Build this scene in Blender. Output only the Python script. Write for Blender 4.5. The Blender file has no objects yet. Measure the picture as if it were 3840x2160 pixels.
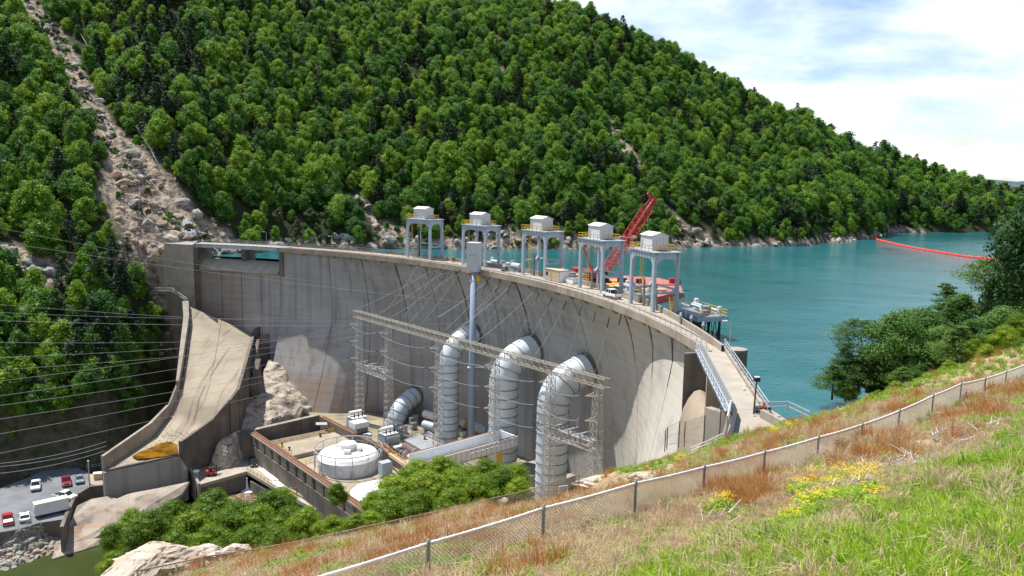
import bpy, bmesh, math, random
import numpy as np
from mathutils import Vector, Matrix, noise as mnoise

# ------------------------------------------------------------------ camera, sky, sun, exposure
scene = bpy.context.scene
col = scene.collection
F_PX = 3840 * 28 / 36
PITCH = math.atan((1080 - 662) / F_PX)
ROLL = math.radians(1.0)
CAMZ = 30.2
cam_data = bpy.data.cameras.new('camera'); cam = bpy.data.objects.new('camera', cam_data); col.objects.link(cam)
cam_data.lens = 28; cam_data.sensor_width = 36; cam_data.clip_end = 12000; cam_data.clip_start = 0.3
cam.matrix_world = (Matrix.Translation((0, 0, CAMZ)) @ Matrix.Rotation(math.radians(90) - PITCH, 4, 'X')
                    @ Matrix.Rotation(ROLL, 4, 'Z'))
scene.camera = cam

SUN_EL, SUN_PHI = math.radians(66), math.radians(60)          # phi: from +y towards -x
sun_dir = Vector((-math.sin(SUN_PHI) * math.cos(SUN_EL), math.cos(SUN_PHI) * math.cos(SUN_EL), math.sin(SUN_EL)))
world = bpy.data.worlds.new('World'); scene.world = world; world.use_nodes = True
wn, wl = world.node_tree.nodes, world.node_tree.links
wn.clear()
out = wn.new('ShaderNodeOutputWorld'); bg = wn.new('ShaderNodeBackground'); wl.new(bg.outputs[0], out.inputs[0])
bg.inputs[1].default_value = 0.10
sky = wn.new('ShaderNodeTexSky'); sky.sky_type = 'NISHITA'; sky.sun_disc = False
sky.sun_elevation = SUN_EL; sky.sun_rotation = -SUN_PHI; sky.altitude = 200; sky.air_density = 1.0; sky.dust_density = 0.6
tc = wn.new('ShaderNodeTexCoord'); sp = wn.new('ShaderNodeSeparateXYZ'); wl.new(tc.outputs['Generated'], sp.inputs[0])
def wmath(op, a, b=None, clamp=False):
    n = wn.new('ShaderNodeMath'); n.operation = op; n.use_clamp = clamp
    for i, v in enumerate((a, b)):
        if v is None: continue
        if isinstance(v, (int, float)): n.inputs[i].default_value = v
        else: wl.new(v, n.inputs[i])
    return n.outputs[0]
zc = wmath('ADD', wmath('MAXIMUM', sp.outputs[2], 0.0), 0.22)
cb = wn.new('ShaderNodeCombineXYZ')
wl.new(wmath('DIVIDE', sp.outputs[0], zc), cb.inputs[0]); wl.new(wmath('DIVIDE', sp.outputs[1], zc), cb.inputs[1])
cn = wn.new('ShaderNodeTexNoise'); cn.inputs['Scale'].default_value = 2.1; cn.inputs['Detail'].default_value = 7
cn.inputs['Roughness'].default_value = 0.55; cn.inputs['Distortion'].default_value = 0.3
mp = wn.new('ShaderNodeMapping'); mp.inputs['Location'].default_value = (3.1, 1.7, 0.4); mp.inputs['Scale'].default_value = (0.8, 1.0, 1)
wl.new(cb.outputs[0], mp.inputs[0]); wl.new(mp.outputs[0], cn.inputs['Vector'])
cr = wn.new('ShaderNodeMapRange'); cr.inputs['From Min'].default_value = 0.33; cr.inputs['From Max'].default_value = 0.55
wl.new(cn.outputs[0], cr.inputs['Value'])
cn2 = wn.new('ShaderNodeTexNoise'); cn2.inputs['Scale'].default_value = 3.4; cn2.inputs['Detail'].default_value = 6
wl.new(mp.outputs[0], cn2.inputs['Vector'])
ccol = wn.new('ShaderNodeMix'); ccol.data_type = 'RGBA'
ccol.inputs[6].default_value = (6.0, 7.0, 7.8, 1); ccol.inputs[7].default_value = (8.8, 8.8, 8.9, 1)
cr2 = wn.new('ShaderNodeMapRange'); cr2.inputs['From Min'].default_value = 0.38; cr2.inputs['From Max'].default_value = 0.6
wl.new(cn2.outputs[0], cr2.inputs['Value']); wl.new(cr2.outputs[0], ccol.inputs[0])
smix = wn.new('ShaderNodeMix'); smix.data_type = 'RGBA'
cover = wmath('SUBTRACT', 1.08, wmath('MULTIPLY', wmath('MAXIMUM', sp.outputs[2], 0.0), 1.5))
cfac = wmath('MULTIPLY', cr.outputs[0], cover, True)
wl.new(cfac, smix.inputs[0]); wl.new(sky.outputs[0], smix.inputs[6]); wl.new(ccol.outputs[2], smix.inputs[7])
wl.new(smix.outputs[2], bg.inputs[0])

sun_data = bpy.data.lights.new('sun', 'SUN'); sun_data.energy = 4.3; sun_data.angle = math.radians(0.5)
sun_data.color = (1.0, 0.955, 0.88)
sun = bpy.data.objects.new('sun', sun_data); col.objects.link(sun)
sun.rotation_euler = sun_dir.to_track_quat('Z', 'Y').to_euler(); sun.location = (0, 0, 200)
scene.view_settings.view_transform = 'Standard'; scene.view_settings.look = 'None'
scene.view_settings.exposure = 0.72; scene.view_settings.gamma = 1.0; scene.view_settings.use_curve_mapping = False
scene.cycles.max_bounces = 6; scene.cycles.diffuse_bounces = 3; scene.cycles.glossy_bounces = 2
scene.cycles.transparent_max_bounces = 6

# ------------------------------------------------------------------ helpers: rays, meshes, tags
cR, sR, cP, sP = math.cos(ROLL), math.sin(ROLL), math.cos(PITCH), math.sin(PITCH)
def ray(px, py):
    x, y = px - 1920, 1080 - py
    a, b = cR * x - sR * y, sR * x + cR * y
    return Vector((a / F_PX, cP + b / F_PX * sP, -sP + b / F_PX * cP))
EYE = Vector((0, 0, CAMZ))
def Z(px, py, z):                       # survey point: sight line met with a level
    d = ray(px, py); return EYE + d * ((z - CAMZ) / d.z)
def Y(px, py, y):                       # survey point at a known distance
    d = ray(px, py); return EYE + d * (y / d.y)
AC = Vector((-147.2, 102.5)); AR = 176.7
def CYL(px, py, R=AR):
    d = ray(px, py); d2 = Vector((d.x, d.y)); a = d2.dot(d2); b = -d2.dot(AC); c = AC.dot(AC) - R * R
    return EYE + d * ((-b + math.sqrt(b * b - a * c)) / a)
def arc(th, r, z):
    t = math.radians(th); return Vector((AC.x + r * math.cos(t), AC.y + r * math.sin(t), z))

ORG = {}
def org(o): return ORG.get(o.name, Vector((0, 0, 0))) if o else Vector((0, 0, 0))
def tag(o, label=None, cat=None, group=None, kind=None):
    if label: o['label'] = label
    if cat: o['category'] = cat
    if group: o['group'] = group
    if kind: o['kind'] = kind
    return o
def thing(name, label, cat, loc=(0, 0, 0), group=None):
    o = bpy.data.objects.new(name, None); col.objects.link(o); o.location = loc; o.empty_display_size = 0.5
    ORG[o.name] = Vector(loc); return tag(o, label, cat, group)
class MB:
    def __init__(s): s.v = []; s.f = []; s.fm = []; s.cm = 0
    def quad(s, a, b, c, d): n = len(s.v); s.v += [a, b, c, d]; s.f.append((n, n+1, n+2, n+3)); s.fm.append(s.cm); return s
    def tri(s, a, b, c): n = len(s.v); s.v += [a, b, c]; s.f.append((n, n+1, n+2)); s.fm.append(s.cm); return s
    def hexa(s, p):                     # 8 points: bottom ring then top ring
        n = len(s.v); s.v += [Vector(q) for q in p]
        for q in ((3,2,1,0), (4,5,6,7), (0,1,5,4), (1,2,6,5), (2,3,7,6), (3,0,4,7)):
            s.f.append(tuple(n + i for i in q)); s.fm.append(s.cm)
        return s
    def obox(s, o, u, v, w):
        o, u, v, w = map(Vector, (o, u, v, w)); return s.hexa([o, o+u, o+u+v, o+v, o+w, o+u+w, o+u+v+w, o+v+w])
    def box(s, c, size, rz=0.0, ax=None):
        c = Vector(c); x = Vector((math.cos(rz), math.sin(rz), 0)) * size[0]; y = Vector((-math.sin(rz), math.cos(rz), 0)) * size[1]
        z = Vector((0, 0, size[2])); return s.obox(c - x/2 - y/2 - z/2, x, y, z)
    def bar(s, a, b, w, h=None, up=(0, 0, 1)):
        a, b = Vector(a), Vector(b); h = h or w; d = b - a
        if d.length < 1e-6: return s
        up = Vector(up); x = d.cross(up)
        if x.length < 1e-4 * d.length: x = d.cross(Vector((1, 0, 0)))
        x.normalize(); y = x.cross(d).normalized(); x *= w; y *= h
        return s.obox(a - x/2 - y/2, d, x, y)
    def tube(s, pts, r, n=8, caps=True):
        pts = [Vector(p) for p in pts]; rr = r if isinstance(r, (list, tuple)) else [r] * len(pts)
        b0 = len(s.v); px = None
        for i, p in enumerate(pts):
            t = (pts[min(i+1, len(pts)-1)] - pts[max(i-1, 0)]).normalized()
            if px is None: px = t.cross(Vector((0, 0, 1))) if abs(t.z) < 0.95 else t.cross(Vector((0, 1, 0)))
            x = (px - t * px.dot(t)).normalized(); px = x; y = t.cross(x)
            for k in range(n):
                a = 2 * math.pi * k / n; s.v.append(p + (x * math.cos(a) + y * math.sin(a)) * rr[i])
        for i in range(len(pts) - 1):
            for k in range(n):
                a = b0 + i*n + k; b = b0 + i*n + (k+1) % n
                s.f.append((a, b, b + n, a + n)); s.fm.append(s.cm)
        if caps:
            s.f.append(tuple(b0 + k for k in range(n))[::-1]); s.fm.append(s.cm)
            e = b0 + (len(pts)-1)*n; s.f.append(tuple(e + k for k in range(n))); s.fm.append(s.cm)
        return s
    def lathe(s, c, prof, n=24):        # prof: list of (r, z) about the vertical through c
        c = Vector(c); b0 = len(s.v)
        for r, z in prof:
            for k in range(n):
                a = 2*math.pi*k/n; s.v.append(c + Vector((r*math.cos(a), r*math.sin(a), z)))
        for i in range(len(prof)-1):
            for k in range(n):
                a = b0+i*n+k; b = b0+i*n+(k+1) % n; s.f.append((a, b, b+n, a+n)); s.fm.append(s.cm)
        s.f.append(tuple(b0+k for k in range(n))[::-1]); s.fm.append(s.cm)
        e = b0+(len(prof)-1)*n; s.f.append(tuple(e+k for k in range(n))); s.fm.append(s.cm)
        return s
    def prism(s, poly, z0, z1):         # z0, z1 numbers or per-vertex lists
        n = len(poly); b0 = len(s.v); za = z0 if isinstance(z0, (list, tuple)) else [z0]*n; zb = z1 if isinstance(z1, (list, tuple)) else [z1]*n
        ar = sum(poly[i][0]*poly[(i+1) % n][1] - poly[(i+1) % n][0]*poly[i][1] for i in range(n))
        idx = range(n) if ar > 0 else range(n-1, -1, -1)
        idx = list(idx)
        s.v += [Vector((poly[i][0], poly[i][1], za[i])) for i in idx] + [Vector((poly[i][0], poly[i][1], zb[i])) for i in idx]
        s.f.append(tuple(b0+k for k in range(n))[::-1]); s.f.append(tuple(b0+n+k for k in range(n))); s.fm += [s.cm]*2
        for k in range(n):
            k2 = (k+1) % n; s.f.append((b0+k, b0+k2, b0+n+k2, b0+n+k)); s.fm.append(s.cm)
        return s
    def wall(s, pts, th, zb, side=1):   # pts: top line (x, y, z); zb number or list
        zb = zb if isinstance(zb, (list, tuple)) else [zb]*len(pts)
        pts = [Vector(p) for p in pts]; nrm = []
        for i in range(len(pts)):
            d = (pts[min(i+1, len(pts)-1)] - pts[max(i-1, 0)]); d.z = 0; d.normalize(); nrm.append(Vector((-d.y, d.x, 0))*th*side)
        for i in range(len(pts)-1):
            a, b = pts[i], pts[i+1]; na, nb = nrm[i], nrm[i+1]
            A0 = Vector((a.x, a.y, zb[i])); B0 = Vector((b.x, b.y, zb[i+1]))
            s.hexa([A0, B0, B0+nb, A0+na, a, b, b+nb, a+na])
        return s
    def grid(s, rows):                  # rows of equal length lists of points
        b0 = len(s.v); m = len(rows[0])
        for r in rows: s.v += [Vector(p) for p in r]
        for i in range(len(rows)-1):
            for k in range(m-1):
                a = b0+i*m+k; s.f.append((a, a+1, a+1+m, a+m)); s.fm.append(s.cm)
        return s
    def build(s, name, mat, parent=None, smooth=False):
        o0 = org(parent); me = bpy.data.meshes.new(name)
        vs = np.array([tuple(v) for v in s.v], dtype=np.float64).reshape(-1, 3) - np.array(o0)
        me.from_pydata(vs.tolist(), [], s.f)
        for m in (mat if isinstance(mat, (list, tuple)) else [mat]): me.materials.append(m)
        if s.cm or any(s.fm): me.polygons.foreach_set('material_index', s.fm)
        if smooth: me.polygons.foreach_set('use_smooth', [True]*len(me.polygons))
        me.update()
        o = bpy.data.objects.new(name, me); col.objects.link(o)
        if parent: o.parent = parent
        ORG[o.name] = o0
        return o
def copy_tree(o, parent=None):
    c = o.copy(); col.objects.link(c)
    if parent: c.parent = parent
    for ch in o.children: copy_tree(ch, c)
    return c
def smooth_by_angle(o, deg=40):
    me = o.data; me.polygons.foreach_set('use_smooth', [True]*len(me.polygons))
    try: me.set_sharp_from_angle(angle=math.radians(deg))
    except Exception: pass
    return o

# ------------------------------------------------------------------ materials
def mat(name, c, rough=0.7, metal=0.0, var=0.0, vscale=0.5, c2=None, bump=0.0, bscale=4.0, stretch=(1, 1, 1), spec=0.4, detail=6, contrast=(0.35, 0.65), extra=None):
    m = bpy.data.materials.new(name); m.use_nodes = True; nt = m.node_tree; N, L = nt.nodes, nt.links
    b = N['Principled BSDF']; b.inputs['Roughness'].default_value = rough; b.inputs['Metallic'].default_value = metal
    b.inputs['Specular IOR Level'].default_value = spec
    c = tuple(c); b.inputs['Base Color'].default_value = c + (1,)
    if var or c2 or bump:
        t = N.new('ShaderNodeTexCoord'); mp = N.new('ShaderNodeMapping'); mp.inputs['Scale'].default_value = stretch
        L.new(t.outputs['Object'], mp.inputs[0])
    if c2 or var:
        if not c2: c2 = tuple(x*(1-var) for x in c)
        n = N.new('ShaderNodeTexNoise'); n.inputs['Scale'].default_value = vscale; n.inputs['Detail'].default_value = detail
        L.new(mp.outputs[0], n.inputs['Vector'])
        r = N.new('ShaderNodeMapRange'); r.inputs['From Min'].default_value = contrast[0]; r.inputs['From Max'].default_value = contrast[1]
        L.new(n.outputs[0], r.inputs['Value'])
        mx = N.new('ShaderNodeMix'); mx.data_type = 'RGBA'; mx.inputs[6].default_value = c + (1,); mx.inputs[7].default_value = tuple(c2) + (1,)
        L.new(r.outputs[0], mx.inputs[0]); L.new(mx.outputs[2], b.inputs['Base Color'])
        if extra: extra(N, L, b, mx, mp)
    if bump:
        n2 = N.new('ShaderNodeTexNoise'); n2.inputs['Scale'].default_value = bscale; n2.inputs['Detail'].default_value = 8
        L.new(mp.outputs[0], n2.inputs['Vector'])
        bp = N.new('ShaderNodeBump'); bp.inputs['Strength'].default_value = 1.0; bp.inputs['Distance'].default_value = bump
        L.new(n2.outputs[0], bp.inputs['Height']); L.new(bp.outputs[0], b.inputs['Normal'])
    return m
def overlay(scale, stretch, c, lo, hi, fac=1.0, detail=4):
    def f(N, L, b, mx, mp):
        t = N.new('ShaderNodeTexCoord'); m2 = N.new('ShaderNodeMapping'); m2.inputs['Scale'].default_value = stretch
        L.new(t.outputs['Object'], m2.inputs[0])
        n = N.new('ShaderNodeTexNoise'); n.inputs['Scale'].default_value = scale; n.inputs['Detail'].default_value = detail
        L.new(m2.outputs[0], n.inputs['Vector'])
        r = N.new('ShaderNodeMapRange'); r.inputs['From Min'].default_value = lo; r.inputs['From Max'].default_value = hi; r.inputs['To Max'].default_value = fac
        L.new(n.outputs[0], r.inputs['Value'])
        x = N.new('ShaderNodeMix'); x.data_type = 'RGBA'; x.inputs[7].default_value = tuple(c) + (1,)
        src = b.inputs['Base Color'].links[0].from_socket
        L.new(src, x.inputs[6]); L.new(r.outputs[0], x.inputs[0]); L.new(x.outputs[2], b.inputs['Base Color'])
    return f
def chain(*fs):
    def f(*a):
        for g in fs: g(*a)
    return f
def zstain(N, L, b, mx, mp):            # brown mineral staining that grows towards the foot of the dam
    t = N.new('ShaderNodeTexCoord'); s = N.new('ShaderNodeSeparateXYZ'); L.new(t.outputs['Object'], s.inputs[0])
    n = N.new('ShaderNodeTexNoise'); n.inputs['Scale'].default_value = 0.11; n.inputs['Detail'].default_value = 6; L.new(t.outputs['Object'], n.inputs['Vector'])
    def mth(op, a, c):
        q = N.new('ShaderNodeMath'); q.operation = op; q.use_clamp = op == 'MULTIPLY'
        for i, v in enumerate((a, c)):
            if isinstance(v, (int, float)): q.inputs[i].default_value = v
            else: L.new(v, q.inputs[i])
        return q.outputs[0]
    r = N.new('ShaderNodeMapRange'); r.inputs['From Min'].default_value = 32; r.inputs['From Max'].default_value = 10; r.inputs['To Min'].default_value = 0; r.inputs['To Max'].default_value = 0.85
    sx = N.new('ShaderNodeMapRange'); sx.inputs['From Min'].default_value = 12; sx.inputs['From Max'].default_value = -18; L.new(s.outputs[0], sx.inputs['Value'])
    L.new(s.outputs[2], r.inputs['Value']); n2 = N.new('ShaderNodeMapRange'); n2.inputs['From Min'].default_value = 0.35; n2.inputs['From Max'].default_value = 0.6; L.new(n.outputs[0], n2.inputs['Value'])
    f = mth('MULTIPLY', mth('MULTIPLY', r.outputs[0], n2.outputs[0]), sx.outputs[0])
    x = N.new('ShaderNodeMix'); x.data_type = 'RGBA'; x.inputs[7].default_value = (0.30, 0.215, 0.165, 1)
    L.new(b.inputs['Base Color'].links[0].from_socket, x.inputs[6]); L.new(f, x.inputs[0]); L.new(x.outputs[2], b.inputs['Base Color'])
def pale_right(N, L, b, mx, mp):       # paler concrete towards the right abutment
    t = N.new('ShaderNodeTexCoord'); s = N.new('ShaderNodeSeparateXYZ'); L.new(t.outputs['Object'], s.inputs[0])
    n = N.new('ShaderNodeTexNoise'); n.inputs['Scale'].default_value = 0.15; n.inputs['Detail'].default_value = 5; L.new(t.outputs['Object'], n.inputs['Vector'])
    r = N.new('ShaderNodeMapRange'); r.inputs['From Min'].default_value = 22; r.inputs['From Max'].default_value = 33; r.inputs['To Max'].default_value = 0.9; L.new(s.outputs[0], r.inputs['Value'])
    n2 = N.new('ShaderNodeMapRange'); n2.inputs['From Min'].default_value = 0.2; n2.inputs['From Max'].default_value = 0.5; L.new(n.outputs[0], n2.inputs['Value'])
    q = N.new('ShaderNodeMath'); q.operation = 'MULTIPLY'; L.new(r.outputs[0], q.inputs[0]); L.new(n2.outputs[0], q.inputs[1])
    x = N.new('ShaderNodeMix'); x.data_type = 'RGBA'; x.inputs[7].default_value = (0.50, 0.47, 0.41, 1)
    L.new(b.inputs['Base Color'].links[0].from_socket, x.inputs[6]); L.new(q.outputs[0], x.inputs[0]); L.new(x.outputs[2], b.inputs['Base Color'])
M = {}
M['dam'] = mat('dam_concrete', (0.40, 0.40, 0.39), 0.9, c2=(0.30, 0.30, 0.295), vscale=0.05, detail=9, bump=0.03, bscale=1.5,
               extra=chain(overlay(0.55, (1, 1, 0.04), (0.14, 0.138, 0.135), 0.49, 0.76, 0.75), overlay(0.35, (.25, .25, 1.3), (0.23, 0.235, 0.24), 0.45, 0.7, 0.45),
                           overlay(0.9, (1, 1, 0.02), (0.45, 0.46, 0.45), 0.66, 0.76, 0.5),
                           overlay(0.06, (1, 1, 0.5), (0.24, 0.20, 0.17), 0.58, 0.75, 0.4), zstain, pale_right))
M['joint'] = mat('joint_stain', (0.035, 0.035, 0.04), 0.9, c2=(0.10, 0.10, 0.10), vscale=0.4)
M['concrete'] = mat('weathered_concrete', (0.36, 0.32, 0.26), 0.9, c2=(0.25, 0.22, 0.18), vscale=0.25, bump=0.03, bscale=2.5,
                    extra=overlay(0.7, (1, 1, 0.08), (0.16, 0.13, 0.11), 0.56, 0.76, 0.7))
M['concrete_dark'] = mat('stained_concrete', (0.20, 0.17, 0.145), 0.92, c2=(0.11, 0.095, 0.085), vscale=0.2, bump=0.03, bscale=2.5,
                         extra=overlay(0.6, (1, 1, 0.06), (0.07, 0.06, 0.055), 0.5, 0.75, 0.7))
M['pale'] = mat('pale_concrete', (0.40, 0.36, 0.295), 0.85, c2=(0.32, 0.285, 0.235), vscale=0.35, bump=0.01, bscale=3,
                extra=overlay(1.6, (1, 1, 1), (0.25, 0.225, 0.19), 0.55, 0.8, 0.5))
M['rail_steel'] = mat('galvanised_rail', (0.45, 0.48, 0.52), 0.5, 0.3, var=0.2)
M['steel_blue'] = mat('pale_blue_steel', (0.42, 0.49, 0.57), 0.5, 0.1, c2=(0.34, 0.41, 0.49), vscale=0.6, extra=overlay(0.8, (1, 1, 0.2), (0.20, 0.19, 0.18), 0.62, 0.8, 0.6))
M['house_white'] = mat('white_sheet_metal', (0.66, 0.69, 0.72), 0.5, 0.0, var=0.12, vscale=0.8)
M['yellow'] = mat('safety_yellow', (0.72, 0.42, 0.03), 0.5, var=0.25, vscale=1.5)
M['dark_steel'] = mat('dark_steel', (0.05, 0.055, 0.065), 0.5, 0.3, var=0.3)
M['steel'] = mat('grey_steel', (0.30, 0.32, 0.34), 0.5, 0.3, var=0.25)
M['white'] = mat('white_paint', (0.80, 0.80, 0.79), 0.45, var=0.08, vscale=0.6)
M['red'] = mat('red_paint', (0.55, 0.035, 0.04), 0.45, c2=(0.40, 0.05, 0.05), vscale=0.7)
M['black'] = mat('black_rubber', (0.012, 0.012, 0.013), 0.6)
M['glass'] = mat('dark_glass', (0.02, 0.025, 0.03), 0.08, spec=0.8)
M['rust'] = mat('rusty_steel', (0.22, 0.10, 0.06), 0.8, c2=(0.32, 0.18, 0.12), vscale=1.2)
M['tan'] = mat('tan_panel', (0.52, 0.42, 0.28), 0.6, var=0.12)
M['asphalt'] = mat('asphalt', (0.14, 0.145, 0.16), 0.9, c2=(0.19, 0.195, 0.21), vscale=0.3, bump=0.01, bscale=8)
M['cable'] = mat('aluminium_cable', (0.45, 0.46, 0.47), 0.45, 0.4)
M['wood'] = mat('grey_wood', (0.30, 0.25, 0.20), 0.85, var=0.4, vscale=3, stretch=(1, 1, 0.2))
# ------------------------------------------------------------------ terrain and water
HC = {  # bearing in degrees: knots (distance, level) of the far bank and the mountain
 -75: [(150, -62), (250, -60), (260, -50), (275, -28), (320, 0), (500, 120), (800, 200), (1500, 200)],
 -45: [(190, -62), (240, -60), (246, -51), (252, -28), (300, 0), (500, 120), (800, 200), (1500, 200)],
 -33: [(200, -62), (238, -60), (244, -51), (247, -29), (300, 0), (350, 34), (500, 126), (800, 210), (1500, 200)],
 -30: [(215, -62), (237, -60), (242, -51), (245, -30), (298, 0), (350, 38), (500, 130), (800, 215), (1500, 200)],
 -28: [(220, -62), (235, -60), (239, -51), (243, -31), (290, -3), (330, 27), (500, 133), (800, 215), (1500, 200)],
 -26.2: [(215, -62), (247, -58), (254, -38), (272, -22), (290, -4), (310, 11), (500, 130), (800, 215), (1500, 200)],
 -24.9: [(225, -57), (272, -50), (288, -34), (298, -8), (304, 2), (320, 17), (500, 133), (800, 215), (1500, 200)],
 -23.2: [(260, -57), (294, -50), (299, -30), (302, 0), (308, 7), (330, 24), (500, 136), (800, 215), (1500, 200)],
 -22: [(270, -57), (297, -40), (302, 0), (308, 7), (320, 14), (340, 30), (500, 137), (800, 215), (1500, 200)],
 -20.8: [(296, -12), (305, -6), (310, 0), (320, 9), (345, 30), (500, 135), (800, 215), (1500, 200)],
 -15.5: [(300, -12), (318, -6), (324, 0), (332, 8), (500, 125), (800, 215), (1500, 200)],
 -4: [(300, -12), (325, -6), (330, 0), (338, 7), (500, 118), (750, 215), (1500, 190)],
 3.8: [(300, -12), (332, -6), (338, 0), (345, 6), (560, 142), (800, 130), (1500, 60)],
 7.1: [(300, -12), (339, -6), (345, 0), (352, 6), (560, 125), (800, 104), (1500, 50)],
 11: [(300, -12), (346, -6), (352, 0), (359, 6), (560, 106), (800, 90), (1500, 40)],
 13.7: [(300, -12), (367, -6), (374, 0), (381, 6), (560, 92), (800, 70), (1500, 30)],
 16.3: [(300, -12), (378, -6), (385, 0), (392, 6), (570, 79), (800, 60), (1500, 30)],
 17.9: [(300, -12), (384, -6), (391, 0), (398, 6), (570, 70), (800, 50), (1500, 30)],
 19.9: [(300, -12), (394, -6), (401, 0), (408, 6), (580, 65), (800, 45), (1500, 25)],
 21.5: [(300, -12), (424, -6), (431, 0), (437, 5), (590, 54), (800, 40), (1500, 25)],
 24.0: [(300, -12), (464, -6), (470, 0), (476, 5), (610, 43), (800, 30), (1500, 20)],
 24.7: [(300, -12), (476, -4), (480, 0), (486, 3), (520, 10), (620, 41), (800, 28), (1500, 20)],
 25.2: [(300, -12), (540, -5), (546, 0), (553, 5), (640, 39), (800, 28), (1500, 20)],
 27: [(300, -12), (550, -5), (556, 0), (563, 5), (660, 31), (800, 26), (1500, 18)],
 28.6: [(300, -12), (565, -5), (571, 0), (578, 5), (680, 26), (800, 22), (1500, 15)],
 30.4: [(300, -12), (585, -5), (591, 0), (598, 5), (700, 17), (800, 15), (1500, 12)],
 31.7: [(300, -12), (600, -5), (606, 0), (613, 4), (720, 11), (800, 14), (1500, 28)],
 36: [(300, -12), (620, -5), (628, 0), (635, 4), (750, 7), (900, 12), (1500, 28)],
 75: [(300, -12), (700, -5), (708, 0), (715, 4), (850, 9), (1000, 12), (1500, 28)],
}
HA = np.array(sorted(HC)); DG = np.arange(150.0, 1500.1, 3.0)
HT = np.array([np.interp(DG, [k[0] for k in HC[a]], [k[1] for k in HC[a]]) for a in sorted(HC)])
AG = np.concatenate([np.arange(-75, -36, 1.5), np.arange(-36, 36, 0.25), np.arange(36, 76, 1.5)])
HZ = np.empty((len(AG), len(DG)))
for j in range(len(DG)): HZ[:, j] = np.interp(AG, HA, HT[:, j])
def hill_noise(x, y, z):
    w = min(1.0, max(0.0, (z - 6) / 25.0))
    n = mnoise.noise(Vector((x/70, y/70, 0.3))) * 7 + mnoise.noise(Vector((x/28, y/28, 4.3))) * 2.5
    return n * w + (mnoise.noise(Vector((x/9, y/9, 1.3))) * 0.9 if z > -50 else 0)
for i, a in enumerate(AG):
    sa, ca = math.sin(math.radians(a)), math.cos(math.radians(a))
    for j, d in enumerate(DG):
        if d < 900 and -36 <= a <= 36: HZ[i, j] += hill_noise(d*sa, d*ca, HZ[i, j])
def hill_z(x, y):
    a = math.degrees(math.atan2(x, y)); d = math.hypot(x, y)
    i = min(len(AG)-2, max(0, int(np.searchsorted(AG, a)) - 1)); u = min(1, max(0, (a - AG[i])/(AG[i+1]-AG[i])))
    t = (d - DG[0])/3.0; j = min(len(DG)-2, max(0, int(t))); v = min(1, max(0, t - j))
    return (HZ[i, j]*(1-u)*(1-v) + HZ[i+1, j]*u*(1-v) + HZ[i, j+1]*(1-u)*v + HZ[i+1, j+1]*u*v)
def hill_hit(px, py, d0=230, d1=800):
    r = ray(px, py); h = math.hypot(r.x, r.y); d = d0
    while d < d1:
        p = EYE + r * (d/h)
        if p.z < hill_z(p.x, p.y): return p
        d += 1.0
    return None

# bare rock zones on the mountain, traced as lines on the ground: (px, py, half width m)
def trace(pts):
    o = []
    for x, y, w in pts:
        p = hill_hit(x, y)
        if p: o.append((p.x, p.y, w))
    return o
S15 = 3840/2576
SCARS = [trace([(x*S15, y*S15, w) for x, y, w in L]) for L in (
    [(70, 5, 3), (130, 75, 3), (205, 215, 4), (245, 300, 4), (290, 370, 5), (335, 430, 7), (350, 500, 10), (400, 560, 11), (440, 585, 10)],
    [(1530, 310, 2), (1575, 385, 3.5), (1610, 440, 3.5)], [(1640, 500, 1.5), (1690, 545, 3), (1730, 590, 3.5), (1770, 608, 4)],
    [(900, 505, 3.5), (925, 530, 2.5)], [(930, 560, 2.5), (1010, 605, 3.5)], [(1230, 590, 2.5), (1290, 605, 3.5)], [(60, 690, 4), (120, 700, 4)], [(20, 640, 3)],
    [(450, 600, 5), (520, 600, 6), (560, 605, 4)], [(1110, 455, 1), (1120, 490, 1.5)], [(1240, 95, 2), (1262, 115, 2)], [(1260, 170, 1.5), (1275, 195, 1.5)])]
def rockness(x, y):
    m = 0.0
    for L in SCARS:
        if len(L) == 1: L = L + L
        for (x0, y0, w0), (x1, y1, w1) in zip(L[:-1], L[1:]):
            dx, dy = x1-x0, y1-y0; q = dx*dx+dy*dy
            t = 0 if q < 1e-6 else min(1, max(0, ((x-x0)*dx+(y-y0)*dy)/q))
            d = math.hypot(x-x0-t*dx, y-y0-t*dy); w = w0+(w1-w0)*t
            if d < w*2.5: m = max(m, 1 - max(0, d-w)/(0.6*w))
    return max(0.0, m)

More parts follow.
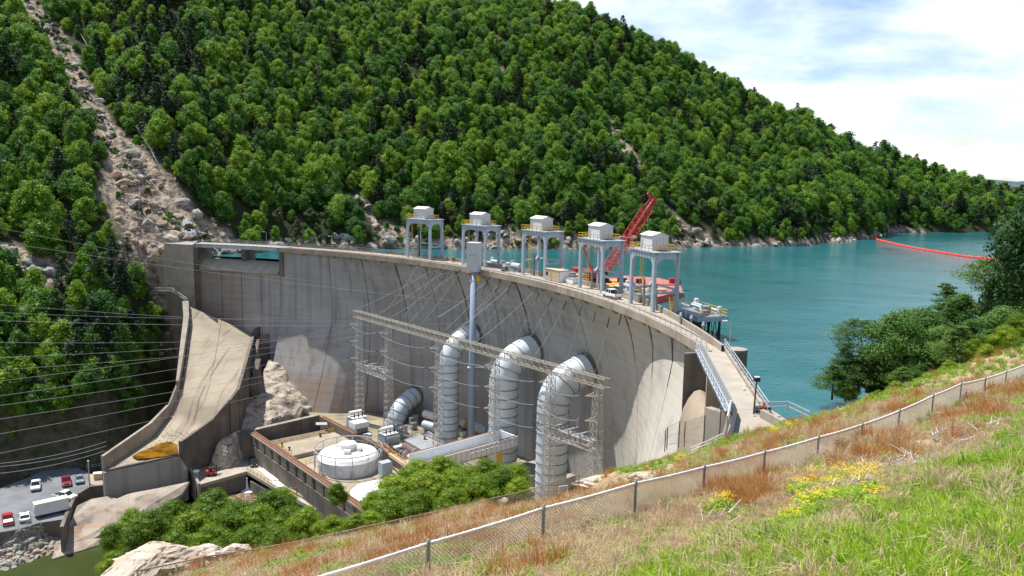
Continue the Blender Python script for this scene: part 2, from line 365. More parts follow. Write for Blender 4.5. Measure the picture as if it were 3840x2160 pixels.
def ground_mat(name, cols, rock1, rock2, rscale=0.25):
    m = bpy.data.materials.new(name); m.use_nodes = True; N, L = m.node_tree.nodes, m.node_tree.links; b = N['Principled BSDF']
    b.inputs['Roughness'].default_value = 0.95; b.inputs['Specular IOR Level'].default_value = 0.2
    t = N.new('ShaderNodeTexCoord')
    def noise(s, d=8, st=(1, 1, 1)):
        mp = N.new('ShaderNodeMapping'); mp.inputs['Scale'].default_value = st; L.new(t.outputs['Object'], mp.inputs[0])
        n = N.new('ShaderNodeTexNoise'); n.inputs['Scale'].default_value = s; n.inputs['Detail'].default_value = d; L.new(mp.outputs[0], n.inputs['Vector']); return n.outputs[0]
    def ramp(v, stops):
        r = N.new('ShaderNodeValToRGB'); e = r.color_ramp.elements
        while len(e) > 1: e.remove(e[-1])
        e[0].position = stops[0][0]; e[0].color = tuple(stops[0][1]) + (1,)
        for p, c in stops[1:]: k = e.new(p); k.color = tuple(c) + (1,)
        L.new(v, r.inputs[0]); return r.outputs[0]
    g = ramp(noise(0.12), cols)
    rk = ramp(noise(rscale, 10), [(0.3, rock2), (0.46, [(p+q)/2 for p, q in zip(rock1, rock2)]), (0.55, rock1), (0.7, [min(1, x*1.25) for x in rock1])])
    at = N.new('ShaderNodeAttribute'); at.attribute_name = 'rock'
    mx = N.new('ShaderNodeMix'); mx.data_type = 'RGBA'; L.new(at.outputs['Fac'], mx.inputs[0]); L.new(g, mx.inputs[6]); L.new(rk, mx.inputs[7])
    L.new(mx.outputs[2], b.inputs['Base Color'])
    bp = N.new('ShaderNodeBump'); bp.inputs['Distance'].default_value = 0.8; L.new(noise(0.8, 9), bp.inputs['Height']); L.new(bp.outputs[0], b.inputs['Normal'])
    return m
M['hill'] = ground_mat('forest_floor', [(0.3, (0.015, 0.025, 0.01)), (0.5, (0.028, 0.038, 0.016)), (0.65, (0.045, 0.048, 0.028)), (0.8, (0.075, 0.065, 0.05))],
                       (0.33, 0.27, 0.21), (0.07, 0.06, 0.05), 0.45)
verts = []; rk = []
for i, a in enumerate(AG):
    sa, ca = math.sin(math.radians(a)), math.cos(math.radians(a))
    for j, d in enumerate(DG):
        x, y, z = d*sa, d*ca, HZ[i, j]; r = 0.0
        if d < 620 and -36 <= a <= 30:
            r = rockness(x, y)
            if 240 < d < 560 and -0.5 < z < 3.0: r = 1
            if a < -26.3 and z < -30: r = 0.15  # cliff colour darkened to stand for its deep shade
            if r > 0: z += r * (abs(mnoise.noise(Vector((x/5, y/5, z/9)))) * 3.0 + mnoise.noise(Vector((x/2.2, y/2.2, 7))) * 0.9 - 0.6); HZ[i, j] = z
        verts.append((x, y, z)); rk.append(r)
nd = len(DG); 
def inside_arc(k):
    x, y = verts[k][0], verts[k][1]
    return math.hypot(x-AC.x, y-AC.y) < AR+13 and math.atan2(x, y) > math.radians(-22.6) or (math.atan2(x, y) > math.radians(-22.6) and y < 262)
faces = [(i*nd+j, i*nd+j+1, (i+1)*nd+j+1, (i+1)*nd+j) for i in range(len(AG)-1) for j in range(nd-1) if not inside_arc(i*nd+j)]
me = bpy.data.meshes.new('mountain'); me.from_pydata(verts, [], [f[::-1] for f in faces]); me.materials.append(M['hill'])
at = me.attributes.new('rock', 'FLOAT', 'POINT'); at.data.foreach_set('value', rk)
mo = bpy.data.objects.new('mountain', me); col.objects.link(mo); tag(mo, 'steep wooded mountain rising behind the dam and the reservoir', kind='structure')

# distant low hills beyond the end of the mountain
g = MB()
for k in range(60):
    a0 = math.radians(10 + k); a1 = math.radians(11 + k); D = 5200
    h = lambda a: 40 + 55*(0.5+0.5*mnoise.noise(Vector((a*9, 1.2, 0)))) + 12*mnoise.noise(Vector((a*60, 0, 0)))
    P = lambda a, d, z: Vector((d*math.sin(a), d*math.cos(a), z))
    for q in range(2):
        g.quad(P(a0, D+q*900, (0, h(a0))[q]), P(a1, D+q*900, (0, h(a1))[q]), P(a1, D+(q+1)*900, (h(a1), 0)[q]), P(a0, D+(q+1)*900, (h(a0), 0)[q]))
tag(g.build('distant_hills', mat('far_woods', (0.06, 0.10, 0.12), 1.0, var=0.3, vscale=0.003)), 'low hills far beyond the end of the mountain', kind='structure')  # woods shifted from green to blue: distance haze put into the colour

def water_mat(name, c, c2, rough, bscale, bdist, stretch=(1, 1, 1), spec=0.5):
    m = bpy.data.materials.new(name); m.use_nodes = True; N, L = m.node_tree.nodes, m.node_tree.links; b = N['Principled BSDF']
    b.inputs['Roughness'].default_value = rough; b.inputs['IOR'].default_value = 1.33; b.inputs['Specular IOR Level'].default_value = spec
    t = N.new('ShaderNodeTexCoord'); mp = N.new('ShaderNodeMapping'); mp.inputs['Scale'].default_value = stretch; mp.inputs['Rotation'].default_value = (0, 0, 0.5)
    L.new(t.outputs['Object'], mp.inputs[0])
    n = N.new('ShaderNodeTexNoise'); n.inputs['Scale'].default_value = bscale; n.inputs['Detail'].default_value = 5; n.inputs['Roughness'].default_value = 0.6
    L.new(mp.outputs[0], n.inputs['Vector'])
    n3 = N.new('ShaderNodeTexNoise'); n3.inputs['Scale'].default_value = bscale*0.12; n3.inputs['Detail'].default_value = 3; L.new(mp.outputs[0], n3.inputs['Vector'])
    ad = N.new('ShaderNodeMath'); ad.operation = 'MULTIPLY'; L.new(n.outputs[0], ad.inputs[0])
    mr3 = N.new('ShaderNodeMapRange'); mr3.inputs['From Min'].default_value = 0.3; mr3.inputs['From Max'].default_value = 0.7; mr3.inputs['To Min'].default_value = 0.35; L.new(n3.outputs[0], mr3.inputs['Value'])
    L.new(mr3.outputs[0], ad.inputs[1])
    bp = N.new('ShaderNodeBump'); bp.inputs['Distance'].default_value = bdist; L.new(ad.outputs[0], bp.inputs['Height']); L.new(bp.outputs[0], b.inputs['Normal'])
    n2 = N.new('ShaderNodeTexNoise'); n2.inputs['Scale'].default_value = 0.012; n2.inputs['Detail'].default_value = 4; L.new(t.outputs['Object'], n2.inputs['Vector'])
    r = N.new('ShaderNodeMapRange'); r.inputs['From Min'].default_value = 0.4; r.inputs['From Max'].default_value = 0.62; L.new(n2.outputs[0], r.inputs['Value'])
    mx = N.new('ShaderNodeMix'); mx.data_type = 'RGBA'; mx.inputs[6].default_value = tuple(c)+(1,); mx.inputs[7].default_value = tuple(c2)+(1,)
    L.new(r.outputs[0], mx.inputs[0]); L.new(mx.outputs[2], b.inputs['Base Color'])
    return m
M['lake'] = water_mat('lake_water', (0.009, 0.100, 0.112), (0.018, 0.145, 0.165), 0.12, 0.55, 0.27, (1, 1.6, 1))
M['river'] = water_mat('river_water', (0.035, 0.05, 0.012), (0.045, 0.06, 0.018), 0.08, 1.2, 0.06)
lk = [arc(t, AR + float(np.interp(t, [4, 9.5, 14, 19.4, 24], [3.4, 4.5, 6.0, 8.6, 10.5])), 0) for t in np.arange(-7, 81, 2)]
lk += [Vector((-125, 285, 0)), Vector((-160, 330, 0)), Vector((-700, 1400, 0)), Vector((-4000, 8000, 0)), Vector((8000, 8000, 0)), Vector((8000, 60, 0)), Vector((60, 60, 0)), Vector((36, 70, 0))]
g = MB(); g.v = lk; g.f = [tuple(range(len(lk)))]; g.fm = [0]
lake = g.build('lake', M['lake']); tag(lake, 'blue green reservoir water held behind the dam', kind='structure')
bm = bmesh.new(); bm.from_mesh(lake.data); bmesh.ops.triangulate(bm, faces=bm.faces[:]); bmesh.ops.recalc_face_normals(bm, faces=bm.faces[:])
if bm.faces[0].normal.z < 0: bmesh.ops.reverse_faces(bm, faces=bm.faces[:])
bm.to_mesh(lake.data); bm.free()
g = MB(); g.quad(Vector((-900, -700, -57)), Vector((900, -700, -57)), Vector((900, 262, -57)), Vector((-900, 262, -57)))
tag(g.build('river', M['river']), 'dull green river water below the dam', kind='structure')

# ---- near bank: thin-plate surface through surveyed points
NP_ = [(0, 0, 28.6), (0, -12, 34), (-15, -5, 27), (20, -8, 33.5), (-35, -10, 22), (45, 0, 33), (30, 12, 27.5), (70, 20, 31), (110, 10, 38), (15, 8, 26.6), (45, 30, 25.5),(-60,-10,15),
       (0, 8, 24.6), (8, 14, 23.6), (20, 22, 23.3), (32, 32, 22.7)]
FENCE = [(-5.0, 16.5, 21.1), (-2., 19., 21.), (1., 21.5, 20.9), (4., 24., 20.7), (6.8, 26.6, 20.3), (9.7, 29.1, 20.), (12.7, 31.6, 19.8), (15.6, 34.1, 19.6),
         (18.5, 36.7, 19.5), (21.4, 39.2, 19.6), (24.2, 41.7, 19.6), (27., 44.2, 19.3), (29.8, 46.8, 19.1), (32.6, 49.3, 19.0), (35.4, 51.8, 18.9)]
NP_ += [(x, y, z-1.15) for x, y, z in FENCE] + [(-14, 9, 20.5), (-25, 0, 19.5)]
F2 = []                                                     # lower fence: (px, py, distance)
for px, py, yy in ((515, 2140, 38), (765, 2088, 43), (978, 2055, 47), (1178, 2017, 51), (1366, 1975, 56), (1540, 1938, 61), (1700, 1903, 67), (1850, 1868, 73), (2003, 1831, 79), (2091, 1801, 85), (2172, 1779, 91)):
    F2.append(Y(px, py, yy))
NP_ += [(p.x, p.y, p.z-1.4) for p in F2]
for px, py, yy in ((3000, 1570, 78), (3150, 1500, 84), (3400, 1420, 88), (3700, 1330, 92), (3840, 1290, 95),                 # crest of the bank above the lake
                   (2206, 1774, 104), (2445, 1770, 98), (2600, 1700, 104), (2750, 1660, 92), (2330, 1710, 125),
                   (560, 2120, 46), (700, 2115, 48), (2480, 1760, 70), (2000, 1960, 45), (2900, 1640, 60), (3300, 1500, 65)):
    p = Y(px, py, yy); NP_.append((p.x, p.y, p.z))
for k, p in enumerate(F2[:9]):                               # the bank drops away beyond the lower fence
    r = (p - EYE)
    for f, dz in ((1.2, -3.5 - (8-k)*.25), (1.5, -7.5 - (8-k)*.5), (1.8, -12 - (8-k)*.6)):
        q = EYE + r*f
        if q.y < 132: NP_.append((q.x, q.y, q.z + dz))
NP_ += [(21, 156, -27.3), (27.7, 127.6, -14.3), (26, 106, -5), (24.6, 88, 2.5), (25, 83, 4.7), (34, 79, 4.9), (38, 88, 4.6), (44, 76, 8.5), (22, 75, 5.5),
        (41, 99, -0.6), (47, 112, -1.0), (56, 126, -1), (70, 150, -1), (84, 175, -2), (50, 135, -5), (60, 150, -5), (40, 120, -6), (35, 108, -6), (75, 110, 9), (100, 120, 12), (112, 172, 2), (110, 100, 17),
        (12, 140, -32), (10, 165, -41), (4, 150, -38), (-6, 135, -36), (-20, 130, -42), (-45, 130, -54), (-60, 100, -46), (-16, 26, 13), (-22, 38, 4), (-30, 50, -8), (-40, 40, -6), (-30, 25, 6), (-70, 120, -54), (-80, 80, -45), (-80, 40, -20),
        (-40, 150, -56), (-60, 145, -58), (-20, 150, -50), (-80, 150, -62), (0, 172, -60), (-20, 172, -64), (-80, 175, -68), (-50, 172, -66), (20, 172, -45), (34, 160, -25), (60, 172, -8), (30, 140, -14), (-46, 62, -20), (-60, 50, -16), (-50, 85, -40)]
NPa = np.array(NP_, dtype=float)
def tps(P, Q):
    d = np.sqrt(((P[:, None, :2] - Q[None, :, :2])**2).sum(-1)); return d
K = tps(NPa, NPa); n = len(NPa); A = np.zeros((n+3, n+3)); A[:n, :n] = K - np.eye(n)*0.6; A[:n, n] = 1; A[:n, n+1:] = NPa[:, :2]; A[n:, :n] = A[:n, n:].T
W = np.linalg.solve(A, np.concatenate([NPa[:, 2], [0, 0, 0]]))
def near_zs(P):
    P = np.asarray(P, float).reshape(-1, 2); o = []
    for k in range(0, len(P), 4000):
        q = P[k:k+4000]; o.append(tps(q, NPa) @ W[:n] + W[n] + q @ W[n+1:])
    return np.concatenate(o)
NX = np.arange(-82, 114.1, 1.0); NY = np.arange(-14, 176.1, 1.0)
GX, GY = np.meshgrid(NX, NY, indexing='ij')
NZ = near_zs(np.c_[GX.ravel(), GY.ravel()]).reshape(GX.shape)
APRON = [(24.0, 84.5), (22, 60), (40, 60), (50, 84), (37, 92), (27, 100)]
for i in range(len(NX)):
    for j in range(len(NY)):
        x, y = NX[i], NY[j]
        NZ[i, j] += mnoise.noise(Vector((x/6, y/6, 2.2)))*0.45 + mnoise.noise(Vector((x/2, y/2, 9.2)))*0.16
        # the bank stops short of the dam face and the concrete approach
        r = math.hypot(x-AC.x, y-AC.y); th = math.degrees(math.atan2(y-AC.y, x-AC.x))
        if r > 175.0 and 2.0 < th < 60 and y > 92: NZ[i, j] = min(NZ[i, j], -30)
        if 24 < x < 41 and 76 < y < 97 : NZ[i, j] = min(NZ[i, j], 4.6)
        if y > 160 and x < 4: NZ[i, j] = min(NZ[i, j], -70)
        if 22 < x < 40 and 90 < y < 120 and x > 24 + (y-90)*0.1 and x < 36+(y-90)*.2: NZ[i, j] = min(NZ[i, j], -8)
SP_ = ([1850, 1900, 2000, 2150, 2300, 2400, 2550, 2700, 2850, 3000, 3150, 3300, 3600, 3840, 4200], [1925, 1912, 1892, 1852, 1768, 1748, 1700, 1655, 1618, 1580, 1530, 1482, 1370, 1294, 1180])
SF_ = ([1850, 1900, 2000, 2150, 2250, 2350, 2450, 2530, 2600, 2700, 2850, 3000, 3150, 3300, 3600, 3840, 4200], [1930, 1916, 1900, 1885, 1872, 1850, 1815, 1775, 1715, 1655, 1618, 1580, 1530, 1482, 1370, 1294, 1180])
for i in range(len(NX)):                                   # surveyed brow of the bank as seen from the viewpoint
    for j in range(len(NY)):
        x, y = NX[i], NY[j]
        if y < 46: continue
        z = NZ[i, j]
        for _ in range(2):
            d = Vector((x, y, z)) - EYE; fy = d.y*cP - d.z*sP; fz = d.y*sP + d.z*cP; px = 1920 + cR*d.x/fy*F_PX + sR*fz/fy*F_PX
            if px < 1850 or px > 4200: break
            r_ = ray(px, float(np.interp(px, *SP_)) if y >= 97 else float(np.interp(px, *SF_))); zm = CAMZ + r_.z/r_.y*y
            if z > zm: z = zm
        if z < NZ[i, j]: NZ[i, j] = z - 0.25 - 0.5*abs(mnoise.noise(Vector((x/4, y/4, 6))))
def near_z(x, y):
    u = (x-NX[0]); v = (y-NY[0]); i = min(len(NX)-2, max(0, int(u))); j = min(len(NY)-2, max(0, int(v))); u = min(1, max(0, u-i)); v = min(1, max(0, v-j))
    return NZ[i, j]*(1-u)*(1-v)+NZ[i+1, j]*u*(1-v)+NZ[i, j+1]*(1-u)*v+NZ[i+1, j+1]*u*v
def near_hit(px, py, y0=12, y1=175):
    r = ray(px, py); y = y0
    while y < y1:
        p = EYE + r*(y/r.y)
        if p.z < near_z(p.x, p.y): return p
        y += 0.4
    return None
M['bank'] = ground_mat('dry_grass_soil', [(0.3, (0.14, 0.15, 0.05)), (0.42, (0.28, 0.22, 0.12)), (0.52, (0.38, 0.30, 0.19)), (0.62, (0.32, 0.21, 0.12)), (0.72, (0.17, 0.18, 0.06))],
                       (0.45, 0.40, 0.33), (0.2, 0.16, 0.12))
m_ = len(NY); vs = np.c_[GX.ravel(), GY.ravel(), NZ.ravel()]
fs = [(i*m_+j, (i+1)*m_+j, (i+1)*m_+j+1, i*m_+j+1) for i in range(len(NX)-1) for j in range(m_-1)
      if not (NZ[i, j] < -56.5 and NZ[i+1, j+1] < -56.5) and not (NZ[i, j] <= -29.9 and math.hypot(NX[i]-AC.x, NY[j]-AC.y) > 176.5 and NX[i] > 5)]
me = bpy.data.meshes.new('near_bank'); me.from_pydata(vs.tolist(), [], fs); me.materials.append(M['bank'])
me.polygons.foreach_set('use_smooth', [True]*len(fs))
rv = [0.0]*len(vs); me.attributes.new('rock', 'FLOAT', 'POINT').data.foreach_set('value', rv)
nb = bpy.data.objects.new('near_bank', me); col.objects.link(nb); tag(nb, 'dry grassy bank falling away from the camera to the dam', kind='structure')
# high ground continuing behind and right of the camera
g = MB(); rows = []
for y in (-14, -60, -200, -600): rows.append([Vector((x, y, near_z(max(-82, min(114, x)), -14) + (y+14)*-0.35*(1 if y > -100 else .5) - (0.4 if y == -14 else 0))) for x in (-600, -200, -82, -40, 0, 40, 80, 114, 200, 600)])
g.grid(rows[::-1])
g.grid([[Vector((x, y, near_z(114, max(-14, min(176, y))) + (x-114)*0.12 - 0.3)) for x in (113.8, 160, 300, 700)] for y in (-14, 30, 60, 90, 110, 130)])
tag(g.build('upper_bank', M['bank']), 'high ground behind the viewpoint', kind='structure')
g2 = nb
# ------------------------------------------------------------------ the dam
ZC = 5.2                                                   # crest road level
def sst(a, b, x): t = min(1, max(0, (x-a)/(b-a))); return t*t*(3-2*t)
def face_r(th, z):                                         # radius of the downstream face (double curvature)
    D = max(0.0, ZC-1.3-z); u = min(1.0, D/52.0)
    A = 9.6*sst(6, 22, th)*(1-sst(50, 64, th))
    r = AR + 1.2 + A*(1-math.exp(-D/17.0))*(1 - 0.12*u)
    if th > 54: r -= sst(54, 59, th) * 19.0 * max(0.0, u-0.40)**1.2
    if th < 24: r -= (1-sst(6, 24, th))*0.30*max(0.0, D-5)
    return r
dam = thing('arch_dam', 'tall curved concrete arch dam with dark vertical joints across the valley', 'dam', arc(38, AR, -50))
JT = [math.degrees(math.atan2(p.y-AC.y, p.x-AC.x)) for p in (CYL(*q, AR+1.5) for q in ((1236, 985), (1356, 1000), (1478, 1010), (1592, 1020), (1709, 1040), (1820, 1055), (1932, 1080), (2142, 1130), (2342, 1190), (2436, 1230), (2524, 1262)))]
MONO = sorted([4.2, 67.2] + JT); LIFT = 2.32
def dam_bottom(th): return -60 if th > 20 else -46
for k in range(len(MONO)-1):
    t0, t1 = MONO[k], MONO[k+1]; g = MB(); gap = 0.035
    ths = np.linspace(t0+gap, t1-gap, 6); zs = []; z = ZC-1.35; zb = dam_bottom(t0)
    while z > zb: zs += [(z, 0), (z-0.05, 0), (z-0.06, 0.06), (z-0.13, 0.06), (z-0.14, 0)]; z -= LIFT
    zs = zs[1:]
    rows = [[arc(t, face_r(t, zz)+dz, zz) for t in ths] for zz, dz in zs]
    g.grid([r[::-1] for r in rows])
    for t in (ths[0], ths[-1]):                            # joint side faces
        rr = [[arc(t, face_r(t, zz)+dz, zz), arc(t, face_r(t, zz)+2.0, zz)] for zz, dz in zs[::5]]
        g.grid(rr if t == ths[0] else [q[::-1] for q in rr])
    g.grid([[arc(t, face_r(t, zs[0][0]), zs[0][0]) for t in ths], [arc(t, AR+4, zs[0][0]) for t in ths]])
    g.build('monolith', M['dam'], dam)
g = MB()                                                   # dark core seen inside the open joints
ths = np.linspace(4.2, 67.2, 64)
g.grid([[arc(t, face_r(t, z)+0.5, z) for t in ths][::-1] for z in np.linspace(3.8, -60, 22)])
g.build('joint_core', M['joint'], dam)
def road_w(th): return float(np.interp(th, [4, 9.5, 14, 19.4, 23], [2.3, 3.5, 5.0, 7.6, 8.0]))
g = MB()                                                   # upstream face and crest mass
tu = np.linspace(4.0, 67.2, 80); uw = lambda t: road_w(t) + (3.2 if t > 23 else 3.2*(t-4)/19 + 0.02)
g.grid([[arc(t, AR+uw(t), z) for t in tu] for z in (3.9, -8)])
g.grid([[arc(t, AR+1.5, 3.86) for t in tu], [arc(t, AR+uw(t), 3.86) for t in tu]][::-1])
g.build('upstream_face', M['concrete_dark'], dam)
# wet seepage bands running down some joints and lime streaks as thin deposits
random.seed(5)
for q_, t in enumerate(MONO[1:-1]):
    g = MB(); z0 = 3.7; z1 = -random.uniform(8, 26) if 20 < t < 62 else -random.uniform(2, 8); zz = np.linspace(z0, z1, 14); w = random.uniform(0.12, 0.2) if q_ in (0, 1, 2, 4, 6, 8) else 0.06
    g.grid([[arc(t-w*(0.7+0.3*math.sin(z))*(1-0.5*(z0-z)/(z0-z1)), face_r(t, z)-0.02, z), arc(t+w*0.8*(1-0.6*(z0-z)/(z0-z1)), face_r(t, z)-0.02, z)][::-1] for z in zz])
    g.build('seepage_band', M['joint'], dam)
M['lime'] = mat('lime_streak', (0.42, 0.45, 0.46), 0.9, c2=(0.30, 0.31, 0.31), vscale=1.5, stretch=(1, 1, 0.2))
for px, py, L, w in ((1875, 1160, 15, 0.28), (1948, 1175, 12, 0.12), (1972, 1185, 9, 0.15), (1998, 1195, 9, 0.5), (2010, 1195, 9, 0.3), (2025, 1200, 11, 0.12), (2075, 1210, 11, 0.15), (2166, 1245, 9, 0.14),
                     (2178, 1250, 10, 0.12), (2210, 1265, 7, 0.12), (2232, 1270, 9, 0.35), (2243, 1278, 7, 0.25), (1676, 1190, 5, 0.12), (1600, 990, 6, 0.2), (1388, 970, 5, 0.15), (1556, 985, 4, 0.2), (1635, 1000, 5, .15), (1895, 1030, 4, .2)):
    p = CYL(px, py, AR+3); th = math.degrees(math.atan2(p.y-AC.y, p.x-AC.x)); g = MB(); dw = math.degrees(w/AR)
    g.grid([[arc(th-dw*(1+.4*math.sin(k*1.7)), face_r(th, p.z-L*k/8)-0.022, p.z-L*k/8), arc(th+dw*(1-k/14), face_r(th, p.z-L*k/8)-0.022, p.z-L*k/8)][::-1] for k in range(9)])
    g.build('lime_streak', M['lime'], dam)
# concrete abutment block low on the right, where the bank meets the dam
# ---- crest road, coping, corbels, parapet, rails
g = MB(); ths = np.linspace(4.0, 67.3, 120)
g.grid([[arc(t, AR+0.25, ZC-0.1) for t in ths], [arc(t, AR+road_w(t)-0.3, ZC-0.1) for t in ths]][::-1]); g.build('crest_road', M['pale'], dam)
def arcband(g, ths, r0, r1, z0, z1):
    c = [(r0, z0), (r0, z1), (r1, z1), (r1, z0)]
    for (ra, za), (rb, zb) in zip(c, c[1:]+c[:1]):
        f = (lambda t, r: r(t) if callable(r) else r)
        g.grid([[arc(t, f(t, ra), za) for t in ths], [arc(t, f(t, rb), zb) for t in ths]][::-1])
    return g
arcband(MB(), ths, AR, AR+0.55, ZC-1.35, ZC+0.12).build('coping', M['concrete'], dam)
arcband(MB(), np.linspace(4, 52, 90), lambda t: AR+road_w(t)-0.4, lambda t: AR+road_w(t), ZC-1.5, ZC+0.95).build('parapet', M['concrete'], dam)
arcband(MB(), np.linspace(52, 67.2, 30), AR+7.6, AR+8.0, ZC-1.5, ZC+0.6).build('parapet', M['concrete_dark'], dam)
arcband(MB(), ths, AR+2.2, AR+2.32, ZC-0.095, ZC+0.08).build('rail_track', M['rust'], dam)
for t in np.arange(6.0, 66, 2.15):
    g = MB(); rr = Vector((math.cos(math.radians(t)), math.sin(math.radians(t)), 0)); tt = Vector((-rr.y, rr.x, 0))
    o = arc(t, AR+0.1, ZC-2.3) - tt*0.45; g.hexa([o+rr*1.0, o+rr*2.2, o+rr*2.2+tt*0.9, o+rr*1.0+tt*0.9, o+Vector((0,0,0.94)), o+rr*2.2+Vector((0,0,.94)), o+rr*2.2+tt*0.9+Vector((0,0,.94)), o+tt*0.9+Vector((0,0,.94))])
    g.build('corbel', M['concrete'], dam)
def handrail(path, name, label, height=1.07, step=2.4, mat_='rail_steel', parent=None, rails=(0.55, 1.07), r=0.035, group=None, cat='railing'):
    path = [Vector(p) for p in path]
    t = parent or thing(name, label, cat, path[0], group)
    for hz in rails:
        g = MB(); pts = [p + Vector((0, 0, hz)) for p in path]
        for a, b in zip(pts[:-1], pts[1:]): g.bar(a, b, r*2)
        g.build('rail', M[mat_], t)
    L = 0; acc = 0; pp = None
    for a, b in zip(path[:-1], path[1:]):
        d = (b-a).length; s = acc
        while s < d:
            p = a + (b-a)*(s/d)
            if pp is None:
                g = MB(); g.bar(p, p+Vector((0, 0, height)), r*2, up=(0, 1, 0)); pp = g.build('post', M[mat_], t); p00 = p
            else:
                o = pp.copy(); col.objects.link(o); o.location = pp.location + (p-p00)
            s += step
        acc = s - d
    return t
handrail([arc(t, AR+0.3, ZC+0.1) for t in np.linspace(4.6, 67, 90)], 'crest_railing', 'thin metal railing along the downstream edge of the dam crest')
handrail([arc(t, AR+7.8, ZC+0.55) for t in np.linspace(52, 67, 20)], 'upstream_railing', 'light rail on the upstream parapet at the far left of the crest', 0.6, 2.4, rails=(0.6,))

# ---- left spillway: pier walls, bridge, ogee crest
ls = thing('left_spillway', 'open spillway bay under a narrow bridge at the left end of the dam', 'spillway', arc(72, AR, -2))
ts = np.linspace(67.3, 77.6, 14)
g = MB()
prof = [(AR+9.0, -6), (AR+7.5, -1.2), (AR+6.2, -0.25), (AR+5.0, -0.1), (AR+3.2, -0.7), (AR+1.2, -2.4), (AR+0.5, -3.3), (AR+0.5, -3.9), (AR+1.6, -4.1)]
g.grid([[arc(t, r, z) for t in ts] for r, z in prof]); o = g.build('ogee_crest', M['pale'], ls); smooth_by_angle(o, 35)
for a, b in zip(np.linspace(67.3, 77.6, 5)[:-1], np.linspace(67.3, 77.6, 5)[1:]):
    g = MB(); tt = np.linspace(a+.03, b-.03, 5); z = -4.1; zs = []
    while z > -58: zs += [(z, 0), (z-0.06, 0.08), (z-0.14, 0.08), (z-0.15, 0)]; z -= LIFT
    g.grid([[arc(t, AR+1.6+dz - max(0, (t-67.3)/10.3)*0.0, zz) for t in tt][::-1] for zz, dz in zs])
    g.build('spillway_wall', M['dam'], ls)
g = MB(); g.grid([[arc(t, AR+2.1, z) for t in ts][::-1] for z in (-3.9, -57)]); g.build('joint_core', M['joint'], ls)
def radial_block(t, w, r0, r1, z0, z1, zb=None):
    rr = Vector((math.cos(math.radians(t)), math.sin(math.radians(t)), 0)); tt = Vector((-rr.y, rr.x, 0))
    o = arc(t, r0, z0) - tt*w/2; return MB().obox(o, rr*(r1-r0), tt*w, (0, 0, z1-z0))
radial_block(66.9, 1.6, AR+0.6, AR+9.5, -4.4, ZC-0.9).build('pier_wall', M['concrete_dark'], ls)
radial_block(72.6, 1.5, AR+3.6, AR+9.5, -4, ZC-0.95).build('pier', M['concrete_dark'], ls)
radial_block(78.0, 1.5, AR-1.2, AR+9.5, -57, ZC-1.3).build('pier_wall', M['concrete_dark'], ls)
lb = thing('spillway_bridge', 'slim steel bridge over the left spillway bay', 'bridge', arc(72, AR+3, ZC))
tb = np.linspace(66.6, 78.3, 20)
arcband(MB(), tb, AR+1.0, AR+7.4, ZC-0.3, ZC).build('deck', M['pale'], lb)
arcband(MB(), tb, AR+1.0, AR+1.2, ZC-1.3, ZC-0.3).build('girder', M['steel_blue'], lb)
arcband(MB(), tb, AR+7.1, AR+7.3, ZC-1.3, ZC-0.3).build('girder', M['steel_blue'], lb)
for t in np.linspace(66.7, 78.2, 12): radial_block(t, 0.15, AR+0.9, AR+1.02, ZC-1.28, ZC-0.3).build('stiffener', M['steel_blue'], lb)
handrail([arc(t, AR+1.1, ZC) for t in tb], 'bridge_railing', 'pale railing on the near side of the left spillway bridge', step=1.8)
handrail([arc(t, AR+7.3, ZC) for t in tb], 'bridge_railing', 'pale railing on the far side of the left spillway bridge', step=1.8)
# left abutment block
la = thing('left_abutment', 'stepped concrete abutment block left of the spillway bay', 'abutment', Z(600, 905, ZC))
A0, A1, A2 = Z(722, 918, ZC), Z(615, 912, ZC), Z(640, 897, ZC); A3 = Z(755, 892, ZC)
g = MB(); g.prism([(p.x, p.y) for p in (A0, A1, A2, A3)], -58, ZC); g.build('block', M['pale'], la)
g = MB(); B0, B1 = Vector((A1.x, A1.y, 0)), Vector((A0.x, A0.y, 0)); dr = (B1-B0).normalized(); nn = Vector((dr.y, -dr.x, 0))
g.hexa([B0-dr*7.5+nn*1.2+Vector((0, 0, -58)), B1+nn*0.6+Vector((0, 0, -58)), B1+Vector((0, 0, -58)), B0-dr*7.5+Vector((0, 0, -58)),
        B0-dr*7.0+nn*1.0+Vector((0, 0, -10)), B1+nn*0.3+Vector((0, 0, -9.0)), B1+Vector((0, 0, -9)), B0-dr*7.0+Vector((0, 0, -10))])
g.build('buttress', M['concrete'], la)
g = MB(); g.hexa([B0-dr*7.0+nn*1.0+Vector((0, 0, -10)), B0+dr*1+nn*1.5+Vector((0, 0, -10)), B0+dr*1+Vector((0, 0, -10)), B0-dr*7.0+Vector((0, 0, -10)),
                  B0-dr*6.4+nn*0.7+Vector((0, 0, -9.5)), B0+dr*1+nn*1.4+Vector((0, 0, 3.0)), B0+dr*1+Vector((0, 0, 3.2)), B0-dr*6.4+Vector((0, 0, -9.5))])
g.build('sloped_shoulder', M['pale'], la)
handrail([A1, A2, A3], 'abutment_railing', 'grey fence round the back of the left abutment platform', 2.0, 1.5, rails=(0.5, 1.0, 1.5, 2.0))
handrail([A0, A1], 'abutment_railing', 'grey railing on the front edge of the left abutment platform', 1.1, 1.5)

